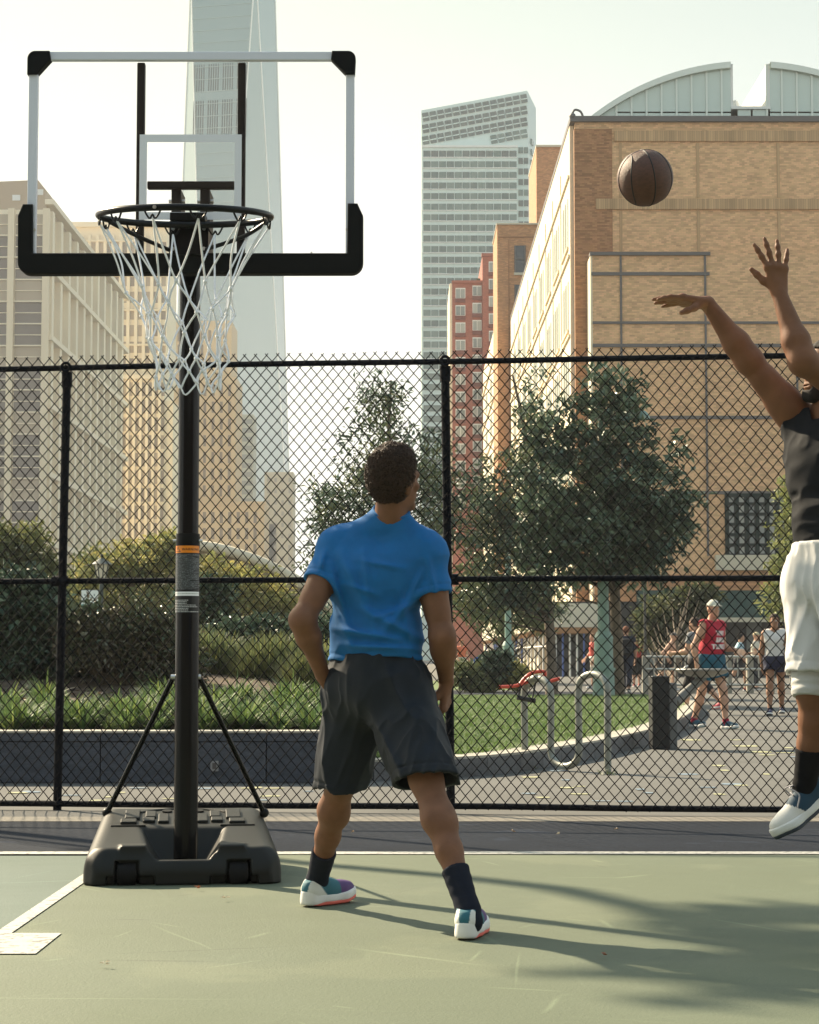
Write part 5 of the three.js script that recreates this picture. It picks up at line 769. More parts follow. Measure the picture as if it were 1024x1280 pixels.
// leaves blown on to the court
{
  const R = rng(66), cols = [[0.3, 0.09, 0.03], [0.32, 0.2, 0.08], [0.45, 0.42, 0.34], [0.16, 0.1, 0.05]];
  const spots = [[131, 1212, 2], [246, 1115, 0], [754, 1200, 0], [440, 1044, 1], [640, 1043, 1], [700, 1046, 2], [282, 1128, 2], [770, 1040, 1]];
  for (const [px, py, c] of spots) { const p = G(px, py), lv = new Leaves(); for (let k = 0; k < 3; k++) lv.add(V(p.x, 0.016 + k * 0.003, p.z), rdir(R).setY(0.25).normalize(), UPY, 0.015 + R() * 0.01, 0.012, cols[c], 0.3, 0.3); single('fallen_leaf', 'tiny curled dry leaf scrap lying on the court surface', 'leaf', lv.geo(), mLeafSoft, 'leaf scraps on the court'); }
}
// ---------- people ----------
const lerpV = (a, b, t) => a.clone().lerp(b, t), unit = (v) => v.clone().normalize();
function bounds(list, pad) { const lo = V(1e9, 1e9, 1e9), hi = V(-1e9, -1e9, -1e9); for (const [p, r] of list) { lo.min(p.clone().subScalar(r + pad)); hi.max(p.clone().addScalar(r + pad)); } return [lo, hi]; }
class Prims { // list of tapered capsules with bounds
  constructor() { this.f = []; this.b = []; }
  cone(a, b, ra, rb) { this.f.push(cone(a, b, ra, rb)); this.b.push([a, ra], [b, rb]); return this; }
  ell(c, r, X, Y, Z) { this.f.push(ell(c, r, X, Y, Z)); this.b.push([c, Math.max(r.x, r.y, r.z)]); return this; }
  fn(f, c, r) { this.f.push(f); this.b.push([c, r]); return this; }
}
function fastUnion(P_, k) { // skips far capsules by their bounding spheres
  const n = P_.f.length, F_ = P_.f; return (x, y, z) => { let d = 1e3; for (let i = 0; i < n; i++) { const e = F_[i](x, y, z); d = e - d > k ? d : d - e > k ? e : smin(d, e, k); } return d; };
}
// hand: wrist, direction of the metacarpals, palm normal, thumb side (+1/-1 along dir x palm), finger curls (radians per joint), spread
function handPrims(w, dir, palm, side, curls, spread, s = 1, thumb = [0.7, 0.35], elbow = null) {
  const Pm = new Prims(), d = unit(dir), n = unit(palm.clone().addScaledVector(d, -palm.dot(d))), l = new THREE.Vector3().crossVectors(d, n).multiplyScalar(side);   // l points to the thumb side
  const len = [[0.044, 0.026, 0.022], [0.049, 0.03, 0.023], [0.046, 0.028, 0.023], [0.036, 0.021, 0.02]], off = [0.03, 0.01, -0.011, -0.031], mc = [0.092, 0.094, 0.088, 0.08];
  const bk = elbow ? unit(elbow.clone().sub(w)) : d.clone().negate(); Pm.cone(w.clone().addScaledVector(bk, 0.06 * s), w.clone().addScaledVector(bk, 0.004 * s), 0.031 * s, 0.0265 * s).cone(w, w.clone().addScaledVector(d, 0.03 * s), 0.025 * s, 0.02 * s);
  for (let i = 0; i < 4; i++) {
    const a = w.clone().addScaledVector(d, 0.012 * s).addScaledVector(l, off[i] * 0.55 * s), b = w.clone().addScaledVector(d, mc[i] * s).addScaledVector(l, off[i] * s);
    Pm.cone(a, b, 0.0155 * s, 0.0118 * s);
    let ang = 0, p = b, fd = unit(d.clone().addScaledVector(l, spread * (1.5 - i) * 0.42 + 0)); for (let k = 0; k < 3; k++) { ang += curls[i] * [0.9, 1, 0.7][k]; const v = unit(fd.clone().multiplyScalar(Math.cos(ang)).addScaledVector(n, Math.sin(ang))), q = p.clone().addScaledVector(v, len[i][k] * s); Pm.cone(p, q, (0.0098 - k * 0.0011) * s * (i === 3 ? 0.88 : 1), (0.0089 - k * 0.0011) * s * (i === 3 ? 0.88 : 1)); p = q; }
    Pm.cone(b, b, 0.0122 * s, 0.0122 * s);
  }
  const t0 = w.clone().addScaledVector(d, 0.022 * s).addScaledVector(l, 0.014 * s).addScaledVector(n, 0.006 * s), tv = unit(d.clone().multiplyScalar(Math.cos(thumb[0])).addScaledVector(l, Math.sin(thumb[0])).addScaledVector(n, thumb[1])), t1 = t0.clone().addScaledVector(tv, 0.042 * s), tv2 = unit(tv.clone().addScaledVector(d, 0.35)), t2 = t1.clone().addScaledVector(tv2, 0.032 * s), t3 = t2.clone().addScaledVector(tv2, 0.026 * s);
  Pm.cone(t0, t1, 0.0165 * s, 0.0125 * s).cone(t1, t2, 0.0118 * s, 0.0105 * s).cone(t2, t3, 0.0105 * s, 0.0085 * s);
  return Pm;
}
function headPrims(c, fd, ud, s = 1) {
  const Z = unit(fd), X = new THREE.Vector3().crossVectors(ud, Z).normalize(), Y = new THREE.Vector3().crossVectors(Z, X), at = (x, y, z) => c.clone().addScaledVector(X, x * s).addScaledVector(Y, y * s).addScaledVector(Z, z * s), v = (x, y, z) => V(x * s, y * s, z * s);
  const Pm = new Prims();
  Pm.ell(at(0, 0.03, -0.012), v(0.077, 0.094, 0.097), X, Y, Z).ell(at(0, -0.045, 0.028), v(0.058, 0.072, 0.062), X, Y, Z).cone(at(-0.018, -0.1, 0.064), at(0.018, -0.1, 0.064), 0.018 * s, 0.018 * s).cone(at(0, 0.012, 0.088), at(0, -0.03, 0.103), 0.008 * s, 0.0135 * s)
    .cone(at(-0.036, 0.022, 0.074), at(0.036, 0.022, 0.074), 0.014 * s, 0.014 * s).cone(at(-0.016, -0.066, 0.082), at(0.016, -0.066, 0.082), 0.0085 * s, 0.0085 * s).cone(at(-0.045, -0.018, 0.062), at(-0.03, -0.022, 0.07), 0.016 * s, 0.014 * s).cone(at(0.045, -0.018, 0.062), at(0.03, -0.022, 0.07), 0.016 * s, 0.014 * s)
    .ell(at(0.079, -0.005, -0.008), v(0.011, 0.031, 0.019), X, Y, Z).ell(at(-0.079, -0.005, -0.008), v(0.011, 0.031, 0.019), X, Y, Z);
  const base = fastUnion(Pm, 0.014 * s), eyes = [at(-0.032, 0.004, 0.094), at(0.032, 0.004, 0.094)], m = at(0, -0.0665, 0.094);
  const f = (x, y, z) => { let d = base(x, y, z); for (const e of eyes) d = smax(d, 0.015 * s - Math.hypot(x - e.x, y - e.y, z - e.z), 0.012 * s); const a = (x - m.x) * Y.x + (y - m.y) * Y.y + (z - m.z) * Y.z, b = Math.abs((x - m.x) * X.x + (y - m.y) * X.y + (z - m.z) * X.z), q = (x - m.x) * Z.x + (y - m.y) * Z.y + (z - m.z) * Z.z; return smax(d, 0.0025 * s - Math.max(Math.abs(a), Math.max(0, b - 0.02 * s), -q - 0.012 * s), 0.003 * s); };
  return { f, c, r: 0.15 * s, X, Y, Z, at, s };
}
function shoeParts(group, ankle, fwd, upv, s, look, h = 0.0045) {
  // local frame: z forward, y up, origin on the sole under the ankle
  const Z = unit(fwd), Yv = unit(upv.clone().addScaledVector(Z, -upv.dot(Z))), X = new THREE.Vector3().crossVectors(Yv, Z), O = ankle.clone().addScaledVector(Yv, -0.098 * s), M = new THREE.Matrix4().makeBasis(X, Yv, Z).setPosition(O).scale(V(s, s, s));
  const plan = (x, z, g) => { const c = (ax, az, bx, bz, ra, rb) => { const X_ = x - ax, Z_ = z - az, dx = bx - ax, dz = bz - az, t = clamp((X_ * dx + Z_ * dz) / (dx * dx + dz * dz)); return Math.hypot(X_ - dx * t, Z_ - dz * t) - mix(ra, rb, t); }; return smin(smin(c(0, -0.04, 0, 0.05, 0.035, 0.035), c(0, 0.05, 0.004, 0.135, 0.036, 0.046), 0.03), c(0.004, 0.135, 0.0, 0.172, 0.046, 0.034), 0.03) - g; };
  const spring = (z) => 0.018 * smooth(0.1, 0.22, z) + 0.008 * smooth(-0.02, -0.085, z);
  const sole = (x, y, z) => { y -= spring(z); return smax(plan(x, z, 0.004), Math.abs(y - 0.009) - 0.0095, 0.006); };
  const mid = (x, y, z) => { y -= spring(z); return smax(plan(x, z, 0.0055 - 0.1 * Math.max(0, y - 0.02)), Math.abs(y - 0.027) - 0.0165 - 0.014 * smooth(0.02, -0.08, z), 0.01); };
  const uc = [cone(V(0, 0.052, -0.038), V(0, 0.04, 0.06), 0.036, 0.036), cone(V(0.002, 0.042, 0.05), V(0.004, 0.036, 0.15), 0.038, 0.038), cone(V(0.004, 0.036, 0.14), V(0, 0.038, 0.172), 0.038, 0.03), cone(V(0, 0.07, -0.03), V(0, 0.102 + (look.high || 0), -0.02), 0.034, 0.037), cone(V(0, 0.088, 0.012), V(0, 0.052, 0.12), 0.034, 0.03)];
  const up0 = union(uc, 0.03), upper = (x, y, z) => { const d = up0(x, y - spring(z) * 0.7, z); return smax(smax(d, y - (0.108 + (look.high || 0)) + 0.25 * Math.max(0, -0.02 - z), 0.006), 0.02 + spring(z) - y, 0.006); };
  const lo = V(-0.065, -0.01, -0.1), hi = V(0.065, 0.16 + (look.high || 0), 0.225);
  const mesh = (n, f, m, colour) => { const g = nets(f, lo, hi, h); if (colour) { const p = g.attributes.position, c = new Float32Array(p.count * 3); for (let i = 0; i < p.count; i++) c.set(colour(p.getX(i), p.getY(i), p.getZ(i)), i * 3); g.setAttribute('color', new THREE.BufferAttribute(c, 3)); } g.applyMatrix4(M); return n.add ? n : [g, m]; };
  const U = mesh('', upper, 0, look.upper); const sh = part(group, 'shoe', U[0], std(1, 1, 1, 0.7, { vertexColors: true }));
  part(sh, 'midsole', mesh('', mid, 0)[0], std(...(look.mid || [0.78, 0.76, 0.72]), 0.6)); part(sh, 'outsole', mesh('', sole, 0)[0], std(...look.sole, 0.6));
  if (look.laces) { const w = (x, y, z) => V(x, y, z).applyMatrix4(M); for (let i = 0; i < 5; i++) { const z = 0.03 + i * 0.02, y = 0.123 - i * 0.0105, q = i % 2 ? 1 : -1; part(sh, 'lace', tube([w(-0.022, y - 0.007, z), w(0, y + 0.003, z + 0.006 * q), w(0.022, y - 0.007, z + 0.01 * q)], 0.0028 * s, 10, 5), std(0.42, 0.4, 0.42, 0.9)); } for (const q of [-1, 1]) part(sh, 'lace', tube([w(0, 0.13, 0.03), w(q * 0.025, 0.135, 0.055), w(q * 0.05, 0.1, 0.05), w(q * 0.055, 0.07, 0.085)], 0.003 * s, 16, 5), std(0.42, 0.4, 0.42, 0.9)); }
}
const plainShoe = (c, d = c) => (x, y, z) => (z > 0.1 ? d : c);
function human(o) {
  const { J, cell = 0.009, fold = 1 } = o, s = o.s || 1, g = thing(o.name || 'person', o.label, 'person', V(J.pelvis.x, o.ground ?? 0, J.pelvis.z), o.group), fat = o.fat || 1;
  const ls = unit(J.shR.clone().sub(J.shL)), lp = unit(J.hipR.clone().sub(J.hipL));
  const torso = (q) => { const T = new Prims(), w = fat; T.cone(J.chest.clone().addScaledVector(ls, -0.075 * s), J.chest.clone().addScaledVector(ls, 0.075 * s), 0.108 * s * w + q, 0.108 * s * w + q).cone(J.chest, J.waist, 0.125 * s * w + q, 0.105 * s * w + q).cone(J.waist.clone().addScaledVector(lp, -0.055 * s), J.waist.clone().addScaledVector(lp, 0.055 * s), 0.095 * s * w + q, 0.095 * s * w + q).cone(J.waist, J.pelvis, 0.11 * s * w + q, 0.115 * s * w + q).cone(J.pelvis.clone().addScaledVector(lp, -0.07 * s), J.pelvis.clone().addScaledVector(lp, 0.07 * s), 0.108 * s * w + q, 0.108 * s * w + q); for (const S of ['L', 'R']) T.cone(J['sh' + S], J.neck, 0.05 * s + q, 0.045 * s + q).cone(J['sh' + S], lerpV(J['sh' + S], J.chest, 0.5), 0.062 * s + q, 0.09 * s + q); return T; };
  const am = o.arm || 1, B = torso(0), addArm = (S, PB, q = 0) => { const a = J['sh' + S], e = J['el' + S], w = J['wr' + S]; PB.cone(a, lerpV(a, e, 0.35), 0.06 * s * am + q, 0.058 * s * am + q).cone(lerpV(a, e, 0.2), e, 0.057 * s * am + q, 0.042 * s * am + q).cone(lerpV(a, e, 0.25).add(V(0, 0, 0.014 * s)), lerpV(a, e, 0.7).add(V(0, 0, 0.01 * s)), 0.046 * s * am + q, 0.038 * s * am + q).cone(e, lerpV(e, w, 0.28), 0.041 * s * am + q, 0.0445 * s * am + q).cone(e, lerpV(e, w, 0.04), 0.0415 * s * am + q, 0.04 * s * am + q).cone(lerpV(e, w, 0.3), w, 0.0435 * s * am + q, 0.027 * s + q); };
  addArm('L', B); addArm('R', B);
  for (const S of ['L', 'R']) { const h = J['hip' + S], k = J['kn' + S], a = J['an' + S], back = o.calfBack ? o.calfBack[S] : V(0, 0, 0), c = lerpV(k, a, 0.3).add(back); const lat = unit(new THREE.Vector3().crossVectors(unit(a.clone().sub(k)), back.lengthSq() > 0 ? back : V(0, 0, 1))), c2 = lerpV(k, a, 0.55).addScaledVector(back, 0.6); B.cone(h, k, 0.09 * s, 0.057 * s).cone(k, c, 0.05 * s, 0.052 * s).cone(lerpV(k, a, 0.16).addScaledVector(lat, 0.012 * s).addScaledVector(back, 0.6), c.clone().addScaledVector(lat, 0.02 * s).addScaledVector(back, 0.7), 0.03 * s, 0.04 * s).cone(lerpV(k, a, 0.16).addScaledVector(lat, -0.012 * s).addScaledVector(back, 0.6), lerpV(k, a, 0.35).add(back).addScaledVector(lat, -0.02 * s).addScaledVector(back, 0.7), 0.03 * s, 0.042 * s).cone(c, c2, 0.054 * s, 0.046 * s).cone(c2, a, 0.045 * s, 0.036 * s).cone(k, lerpV(k, a, 0.06), 0.056 * s, 0.05 * s).cone(a, a.clone().addScaledVector(unit(a.clone().sub(k)), 0.04 * s), 0.037 * s, 0.034 * s); }
  B.cone(J.neck.clone().add(V(0, -0.03 * s, 0)), J.head.clone().addScaledVector(J.up, -0.06 * s).addScaledVector(J.face, -0.015 * s), 0.062 * s, 0.056 * s);
  const hd = headPrims(J.head, J.face, J.up, s), geos = [];
  const bu = fastUnion(B, 0.032 * s), full = (x, y, z) => { const d = bu(x, y, z), e = Math.hypot(x - hd.c.x, y - hd.c.y, z - hd.c.z) - hd.r; return e > 0.05 ? d : smin(d, hd.f(x, y, z), 0.02 * s); };
  const [lo, hi] = bounds([...B.b, [hd.c, hd.r]], 0.03); const hc = o.headCell;
  geos.push(nets(full, lo, hi, cell));
  if (hc) geos.push(nets((x, y, z) => smin(hd.f(x, y, z), bu(x, y, z), 0.02 * s) - 0.001, hd.c.clone().addScalar(-0.15 * s).setY(hd.c.y - 0.16 * s), hd.c.clone().addScalar(0.15 * s), hc));
  for (const S of ['L', 'R']) { const H = o.hands[S], w = J['wr' + S], Pm = handPrims(w, H.dir, H.palm, H.side, H.curl || [0.35, 0.4, 0.42, 0.45], H.spread || 0.15, s * 1.04, H.thumb, J['el' + S]), [a, b] = bounds(Pm.b, 0.012); geos.push(nets(fastUnion(Pm, 0.011 * s), a, b, o.handCell || Math.max(0.0036, cell * 0.5))); }
  for (const q of geos) q.deleteAttribute('uv');
  for (const q of geos) { const p = q.attributes.position, c = new Float32Array(p.count * 3), n = q.attributes.normal; for (let i = 0; i < p.count; i++) { const x = p.getX(i), y = p.getY(i), z = p.getZ(i); let k = 0.74 + 0.52 * fbm(x * 26, y * 26, z * 26, 4), pal = 0; for (const S of ['L', 'R']) { const w = J['wr' + S], H = o.hands[S], dd = Math.hypot(x - w.x, y - w.y, z - w.z); if (dd < 0.24 * s && (x - w.x) * H.dir.x + (y - w.y) * H.dir.y + (z - w.z) * H.dir.z > 0) pal = clamp((n.getX(i) * H.palm.x + n.getY(i) * H.palm.y + n.getZ(i) * H.palm.z) * 1.6 - 0.3); } c.set([k * o.skin[0] * (1 + pal * 0.9), k * o.skin[1] * (1 + pal * 1.2), k * o.skin[2] * (1 + pal * 1.3)], i * 3); } q.setAttribute('color', new THREE.BufferAttribute(c, 3)); }
  part(g, 'body', geos, phys(1, 1, 1, 0.6, { vertexColors: true, specularIntensity: 0.5 }));
  if (J.beard) { const jw = ell(hd.at(0, -0.05, 0.03), V(0.062 * s, 0.074 * s, 0.066 * s), hd.X, hd.Y, hd.Z), chin = cone(hd.at(-0.018, -0.1, 0.066), hd.at(0.018, -0.1, 0.066), 0.022 * s, 0.022 * s), f = (x, y, z) => { const dx = x - hd.c.x, dy = y - hd.c.y, dz = z - hd.c.z, Y = (dx * hd.Y.x + dy * hd.Y.y + dz * hd.Y.z) / s, X = Math.abs(dx * hd.X.x + dy * hd.X.y + dz * hd.X.z) / s, Z = (dx * hd.Z.x + dy * hd.Z.y + dz * hd.Z.z) / s; let d = smin(jw(x, y, z), chin(x, y, z), 0.02) - 0.003 * noise(x * 220, y * 220, z * 220); d = smax(d, Y + 0.082 - 0.05 * smooth(0.02, 0.055, X), 0.006); return smax(d, -Z - 0.0, 0.01); }; part(g, 'beard', nets(f, hd.c.clone().addScalar(-0.16 * s), hd.c.clone().addScalar(0.16 * s), 0.004), std(0.012, 0.009, 0.008, 0.9)); }
  // eyes
  if (hc || o.eyes) for (const q of [-1, 1]) { const e = part(g, 'eye', ball(hd.at(q * 0.032, 0.004, 0.079), 0.0115 * s, 12), std(0.7, 0.68, 0.64, 0.3)); part(e, 'iris', ball(hd.at(q * 0.032 - 0.001, 0.004, 0.0868), 0.0052 * s, 8), std(0.03, 0.018, 0.01, 0.3)); }
  // hair or cap
  if (o.hair) {
    const hr = o.hair, C = ell(hd.at(0, 0.034, -0.014), V((0.083 + hr.t) * s, (0.098 + hr.t + (hr.tall || 0)) * s, (0.102 + hr.t) * s), hd.X, hd.Y, hd.Z), nape = hr.nape ?? -0.075, front = hr.front ?? 0.07;
    const f = (x, y, z) => { let d = C(x, y, z); if (d < 0.06 && d > -0.06 && hr.curl) d -= hr.curl * (noise(x * 75, y * 75, z * 75) + 0.6 * noise(x * 150, y * 150, z * 150) - 0.6); const dx = x - hd.c.x, dy = y - hd.c.y, dz = z - hd.c.z, Y = (dx * hd.Y.x + dy * hd.Y.y + dz * hd.Y.z) / s, Z = (dx * hd.Z.x + dy * hd.Z.y + dz * hd.Z.z) / s; const line = mix(nape, front, smooth(-0.06, 0.07, Z)) - 0.02 * smooth(0.02, -0.04, Z); return smax(d, (line - Y) * s, 0.012 * s); };
    const hg = nets(f, hd.c.clone().addScalar(-0.17 * s), hd.c.clone().addScalar(0.17 * s), hr.cell || Math.max(0.004, cell * 0.5)), hm = part(g, hr.name || 'hair', hg.clone(), std(...hr.col, 0.9));
    if (hr.curls) { const R = rng(17), p = hg.attributes.position, nn = hg.attributes.normal, gs = []; for (let q = 0; q < hr.curls; q++) { const i = (R() * p.count) | 0, o3 = V(p.getX(i), p.getY(i), p.getZ(i)), n3 = V(nn.getX(i), nn.getY(i), nn.getZ(i)); if (o3.clone().sub(hd.c).dot(n3) < 0.02) continue; const t1 = unit(new THREE.Vector3().crossVectors(n3, rdir(R))), t2 = new THREE.Vector3().crossVectors(n3, t1), r0 = 0.0035 + R() * 0.003, pts = []; for (let k = 0; k <= 5; k++) { const a = k * 1.05 + R() * 0.2; pts.push(o3.clone().addScaledVector(t1, Math.cos(a) * r0).addScaledVector(t2, Math.sin(a) * r0).addScaledVector(n3, -0.002 + k * 0.0016 + R() * 0.001)); } const tg = new THREE.TubeGeometry(new THREE.CatmullRomCurve3(pts), 6, 0.0011, 3), k2 = 0.6 + 1.1 * R(), cc = new Float32Array(tg.attributes.position.count * 3); for (let k = 0; k < cc.length; k += 3) { cc[k] = hr.col[0] * 1.5 * k2; cc[k + 1] = hr.col[1] * 1.45 * k2; cc[k + 2] = hr.col[2] * 1.4 * k2; } tg.setAttribute('color', new THREE.BufferAttribute(cc, 3)); gs.push(tg); } const cm = part(hm, 'curls', gs, phys(1, 1, 1, 0.55, { vertexColors: true })); cm.userData.kind = 'stuff'; }
  }
  if (o.cap) { const C = ell(hd.at(0, 0.04, -0.012), V(0.09 * s, 0.1 * s, 0.108 * s), hd.X, hd.Y, hd.Z), brim = ell(hd.at(0, 0.045, 0.12), V(0.07 * s, 0.008 * s, 0.075 * s), hd.X, hd.Y, hd.Z), f = (x, y, z) => { const Y = ((x - hd.c.x) * hd.Y.x + (y - hd.c.y) * hd.Y.y + (z - hd.c.z) * hd.Y.z) / s; return smin(smax(C(x, y, z), (0.042 - Y) * s, 0.01 * s), brim(x, y, z), 0.01 * s); }; part(g, 'cap', nets(f, hd.c.clone().addScalar(-0.22 * s), hd.c.clone().addScalar(0.22 * s), 0.008), std(...o.cap, 0.8)); }
  // cloth helper: folds stretched along the pull direction
  const folds = (f, amp, fx, fy, sd) => { amp *= fold; return (x, y, z) => { const d = f(x, y, z); if (d > 0.06 || d < -0.06 || !amp) return d; const n = noise(x * fx + y * fx * 0.35, y * fy - x * fy * 0.2, z * fx + sd), n2 = noise(x * fx * 2.3 - y * fx * 0.8, y * fy * 2.2, z * fx * 2.3 + sd + 5); if (o.ridges && sd === o.ridges.seed) { let e = 0; for (const q of o.ridges.list) { const X = x - q.ax, Y = y - q.ay, t = clamp((X * q.dx + Y * q.dy) / q.L), r2 = ((X - q.dx * t) ** 2 + (Y - q.dy * t) ** 2) / (q.w * q.w); if (r2 < 6) e += q.h * Math.exp(-r2) * Math.sin(Math.PI * (0.12 + 0.76 * t)); } if (z > o.ridges.z) return d - e - amp * (0.35 * Math.pow(1 - Math.abs(2 * n - 1), 2) + 0.15 * Math.pow(1 - Math.abs(2 * n2 - 1), 2) - 0.2); } return d - amp * (1.3 * Math.pow(1 - Math.abs(2 * n - 1), 2) + 0.5 * Math.pow(1 - Math.abs(2 * n2 - 1), 2) - 0.6); }; };
  const cc = o.clothCell || cell * 0.8;
  if (o.shirt) {
    const S0 = o.shirt, q = S0.ease ?? 0.02, T = torso(q * s), hemP = lerpV(J.waist, J.pelvis, S0.hem ?? 0.6), down = unit(J.pelvis.clone().sub(J.waist)), T2 = torso((q - 0.012) * s);
    if (S0.hemWide) { T.cone(J.waist.clone().addScaledVector(lp, -0.06 * s), hemP.clone().addScaledVector(lp, -S0.hemWide).addScaledVector(down, 0.03), 0.105 * s + q, 0.11 * s + q).cone(J.waist.clone().addScaledVector(lp, 0.06 * s), hemP.clone().addScaledVector(lp, S0.hemWide).addScaledVector(down, 0.03), 0.105 * s + q, 0.11 * s + q); }
    const tu = fastUnion(T, 0.05 * s), tin = fastUnion(T2, 0.05 * s), nk = J.neck, hn = unit(J.head.clone().sub(J.neck)), arms = [];
    for (const K of ['L', 'R']) { const a = J['sh' + K], e = J['el' + K], d = unit(e.clone().sub(a)), c = lerpV(a, e, S0.sleeve || 0.5), r = (S0.sleeveR || 0.078) * s; if (S0.sleeve) arms.push({ f: cone(a, lerpV(a, e, 1), r * 0.94, r), i: cone(a, lerpV(a, e, 1.2), r * 0.94 - 0.012, r - 0.012), c, d, b: [c, r] }); else arms.push({ hole: cone(a.clone().addScaledVector(ls, (K === 'L' ? -1 : 1) * 0.03 * s), lerpV(a, e, 0.6), (S0.holeR || 0.078) * s, 0.08 * s) }); }
    const base = (x, y, z) => { let d = tu(x, y, z), inn = tin(x, y, z); for (const A of arms) if (A.f) { const pl = (x - A.c.x) * A.d.x + (y - A.c.y) * A.d.y + (z - A.c.z) * A.d.z; d = smin(d, smax(A.f(x, y, z), pl, 0.004), 0.026 * s); } return d; };
    const ff = folds(base, S0.amp ?? 0.009, S0.fx ?? 7, S0.fy ?? 11, S0.seed ?? 1);
    const f = (x, y, z) => {
      let d = ff(x, y, z); const hem = (x - hemP.x) * down.x + (y - hemP.y) * down.y + (z - hemP.z) * down.z + (S0.wavy ?? 0.012) * (noise(x * 9, z * 9, 3) - 0.5); d += 0.0035 * Math.exp(-(((hem + 0.024) / 0.0045) ** 2)); d = smax(d, hem, 0.005); d = smax(d, -Math.max(tin(x, y, z), -hem - 0.03), 0.004);
      for (const A of arms) if (A.hole) d = smax(d, -A.hole(x, y, z), 0.01); else { const pl = (x - A.c.x) * A.d.x + (y - A.c.y) * A.d.y + (z - A.c.z) * A.d.z; if (pl > -0.05) { if (A.f(x, y, z) < 0.02) d += 0.0035 * Math.exp(-(((pl + 0.024) / 0.0045) ** 2)); d = smax(d, -Math.max(A.i(x, y, z), -pl - 0.022), 0.004); } }
      const up = (x - nk.x) * hn.x + (y - nk.y) * hn.y + (z - nk.z) * hn.z, rad = Math.hypot(x - nk.x - hn.x * up, y - nk.y - hn.y * up, z - nk.z - hn.z * up); d = smax(d, Math.min(up - (S0.neckUp ?? 0.025) * s, 1), 0.006); d = smax(d, -Math.max(rad - (S0.neckR ?? 0.068) * s, -up - (S0.neckDeep ?? 0.02) * s), 0.006); return d;
    };
    const [a, b] = bounds([...T.b, ...arms.filter((A) => A.b).map((A) => A.b)], 0.04); const sm = part(g, S0.name || 'shirt', muv(nets(f, a, b, cc)), S0.mat || std(...S0.col, 0.85));
    if (S0.collar) { const X3 = unit(new THREE.Vector3().crossVectors(hn, V(0, 0, 1))), Z3 = new THREE.Vector3().crossVectors(X3, hn), pts = []; for (let k = 0; k < 40; k++) { const t = k / 40 * 6.2832, dx = X3.clone().multiplyScalar(Math.cos(t)).addScaledVector(Z3, Math.sin(t)), o4 = nk.clone().addScaledVector(hn, 0.03 * s).addScaledVector(dx, 0.066 * s); let best = o4; for (let q = 0; q < 24; q++) { const c = nk.clone().addScaledVector(hn, (0.07 - q * 0.006) * s).addScaledVector(dx, 0.0665 * s); if (tu(c.x, c.y, c.z) < 0.001) { best = c; break; } } pts.push(best); } part(sm, 'collar', tube(pts, 0.0075, 90, 8, true), S0.mat); }
  }
  if (o.shorts) {
    const S0 = o.shorts, q = S0.ease ?? 0.022, T = new Prims(), down = unit(J.pelvis.clone().sub(J.waist)), wb = lerpV(J.waist, J.pelvis, S0.top ?? 0.45);
    T.cone(J.waist, J.pelvis, 0.112 * s + q * 0.6, 0.12 * s + q).cone(J.pelvis.clone().addScaledVector(lp, -0.075 * s), J.pelvis.clone().addScaledVector(lp, 0.075 * s), 0.112 * s + q, 0.112 * s + q).cone(wb.clone().addScaledVector(lp, -0.06 * s), wb.clone().addScaledVector(lp, 0.06 * s), 0.1 * s + q * 0.7, 0.1 * s + q * 0.7);
    const tu = fastUnion(T, 0.04 * s), legs = ['L', 'R'].map((K) => { const h = J['hip' + K], k = J['kn' + K], an = J['an' + K], t = S0.len ?? 0.9, e = t <= 1 ? lerpV(h, k, t) : lerpV(k, an, t - 1), d = t <= 1 ? unit(k.clone().sub(h)) : unit(an.clone().sub(k)), r0 = (S0.r0 ?? 0.115) * s, r1 = (S0.r1?.[K] ?? S0.r1 ?? 0.11) * s, ex = e.clone().addScaledVector(d, 0.05), fs = t <= 1 ? [cone(h, ex, r0, r1)] : [cone(h, k, r0, (r0 + r1) / 2), cone(k, ex, (r0 + r1) / 2, r1)], fi = t <= 1 ? cone(h, ex, r0 - 0.012, r1 - 0.012) : cone(k, ex, (r0 + r1) / 2 - 0.012, r1 - 0.012); return { f: union(fs, 0.02), i: fi, c: e.clone().add(S0.shift ? S0.shift[K] : V(0, 0, 0)), d: S0.hemDir ? unit(d.clone().add(S0.hemDir[K])) : d, b: [ex, r1] }; });
    const base = (x, y, z) => { let d = tu(x, y, z); const l = legs.map((A) => smax(A.f(x, y, z), (x - A.c.x) * A.d.x + (y - A.c.y) * A.d.y + (z - A.c.z) * A.d.z, 0.005)); d = smin(d, smin(l[0], l[1], 0.006), 0.05 * s); return d; };
    const ff = folds(base, S0.amp ?? 0.011, S0.fx ?? 12, S0.fy ?? 4.5, S0.seed ?? 4);
    const f = (x, y, z) => { let d = ff(x, y, z); const w = (x - wb.x) * -down.x + (y - wb.y) * -down.y + (z - wb.z) * -down.z; d = smax(d, w, 0.008); for (const A of legs) { const pl = (x - A.c.x) * A.d.x + (y - A.c.y) * A.d.y + (z - A.c.z) * A.d.z; if (pl > -0.05 && pl < 0.03) { if (A.f(x, y, z) < 0.025) d += 0.0035 * Math.exp(-(((pl + 0.026) / 0.0045) ** 2)); d = smax(d, -Math.max(A.i(x, y, z), -pl - 0.035), 0.004); } } return d; };
    const [a, b] = bounds([...T.b, ...legs.map((A) => A.b), [J.hipL, 0.13 * s], [J.hipR, 0.13 * s]], 0.03); part(g, S0.name || 'shorts', muv(nets(f, a, b, cc)), S0.mat || std(...S0.col, 0.8));
  }
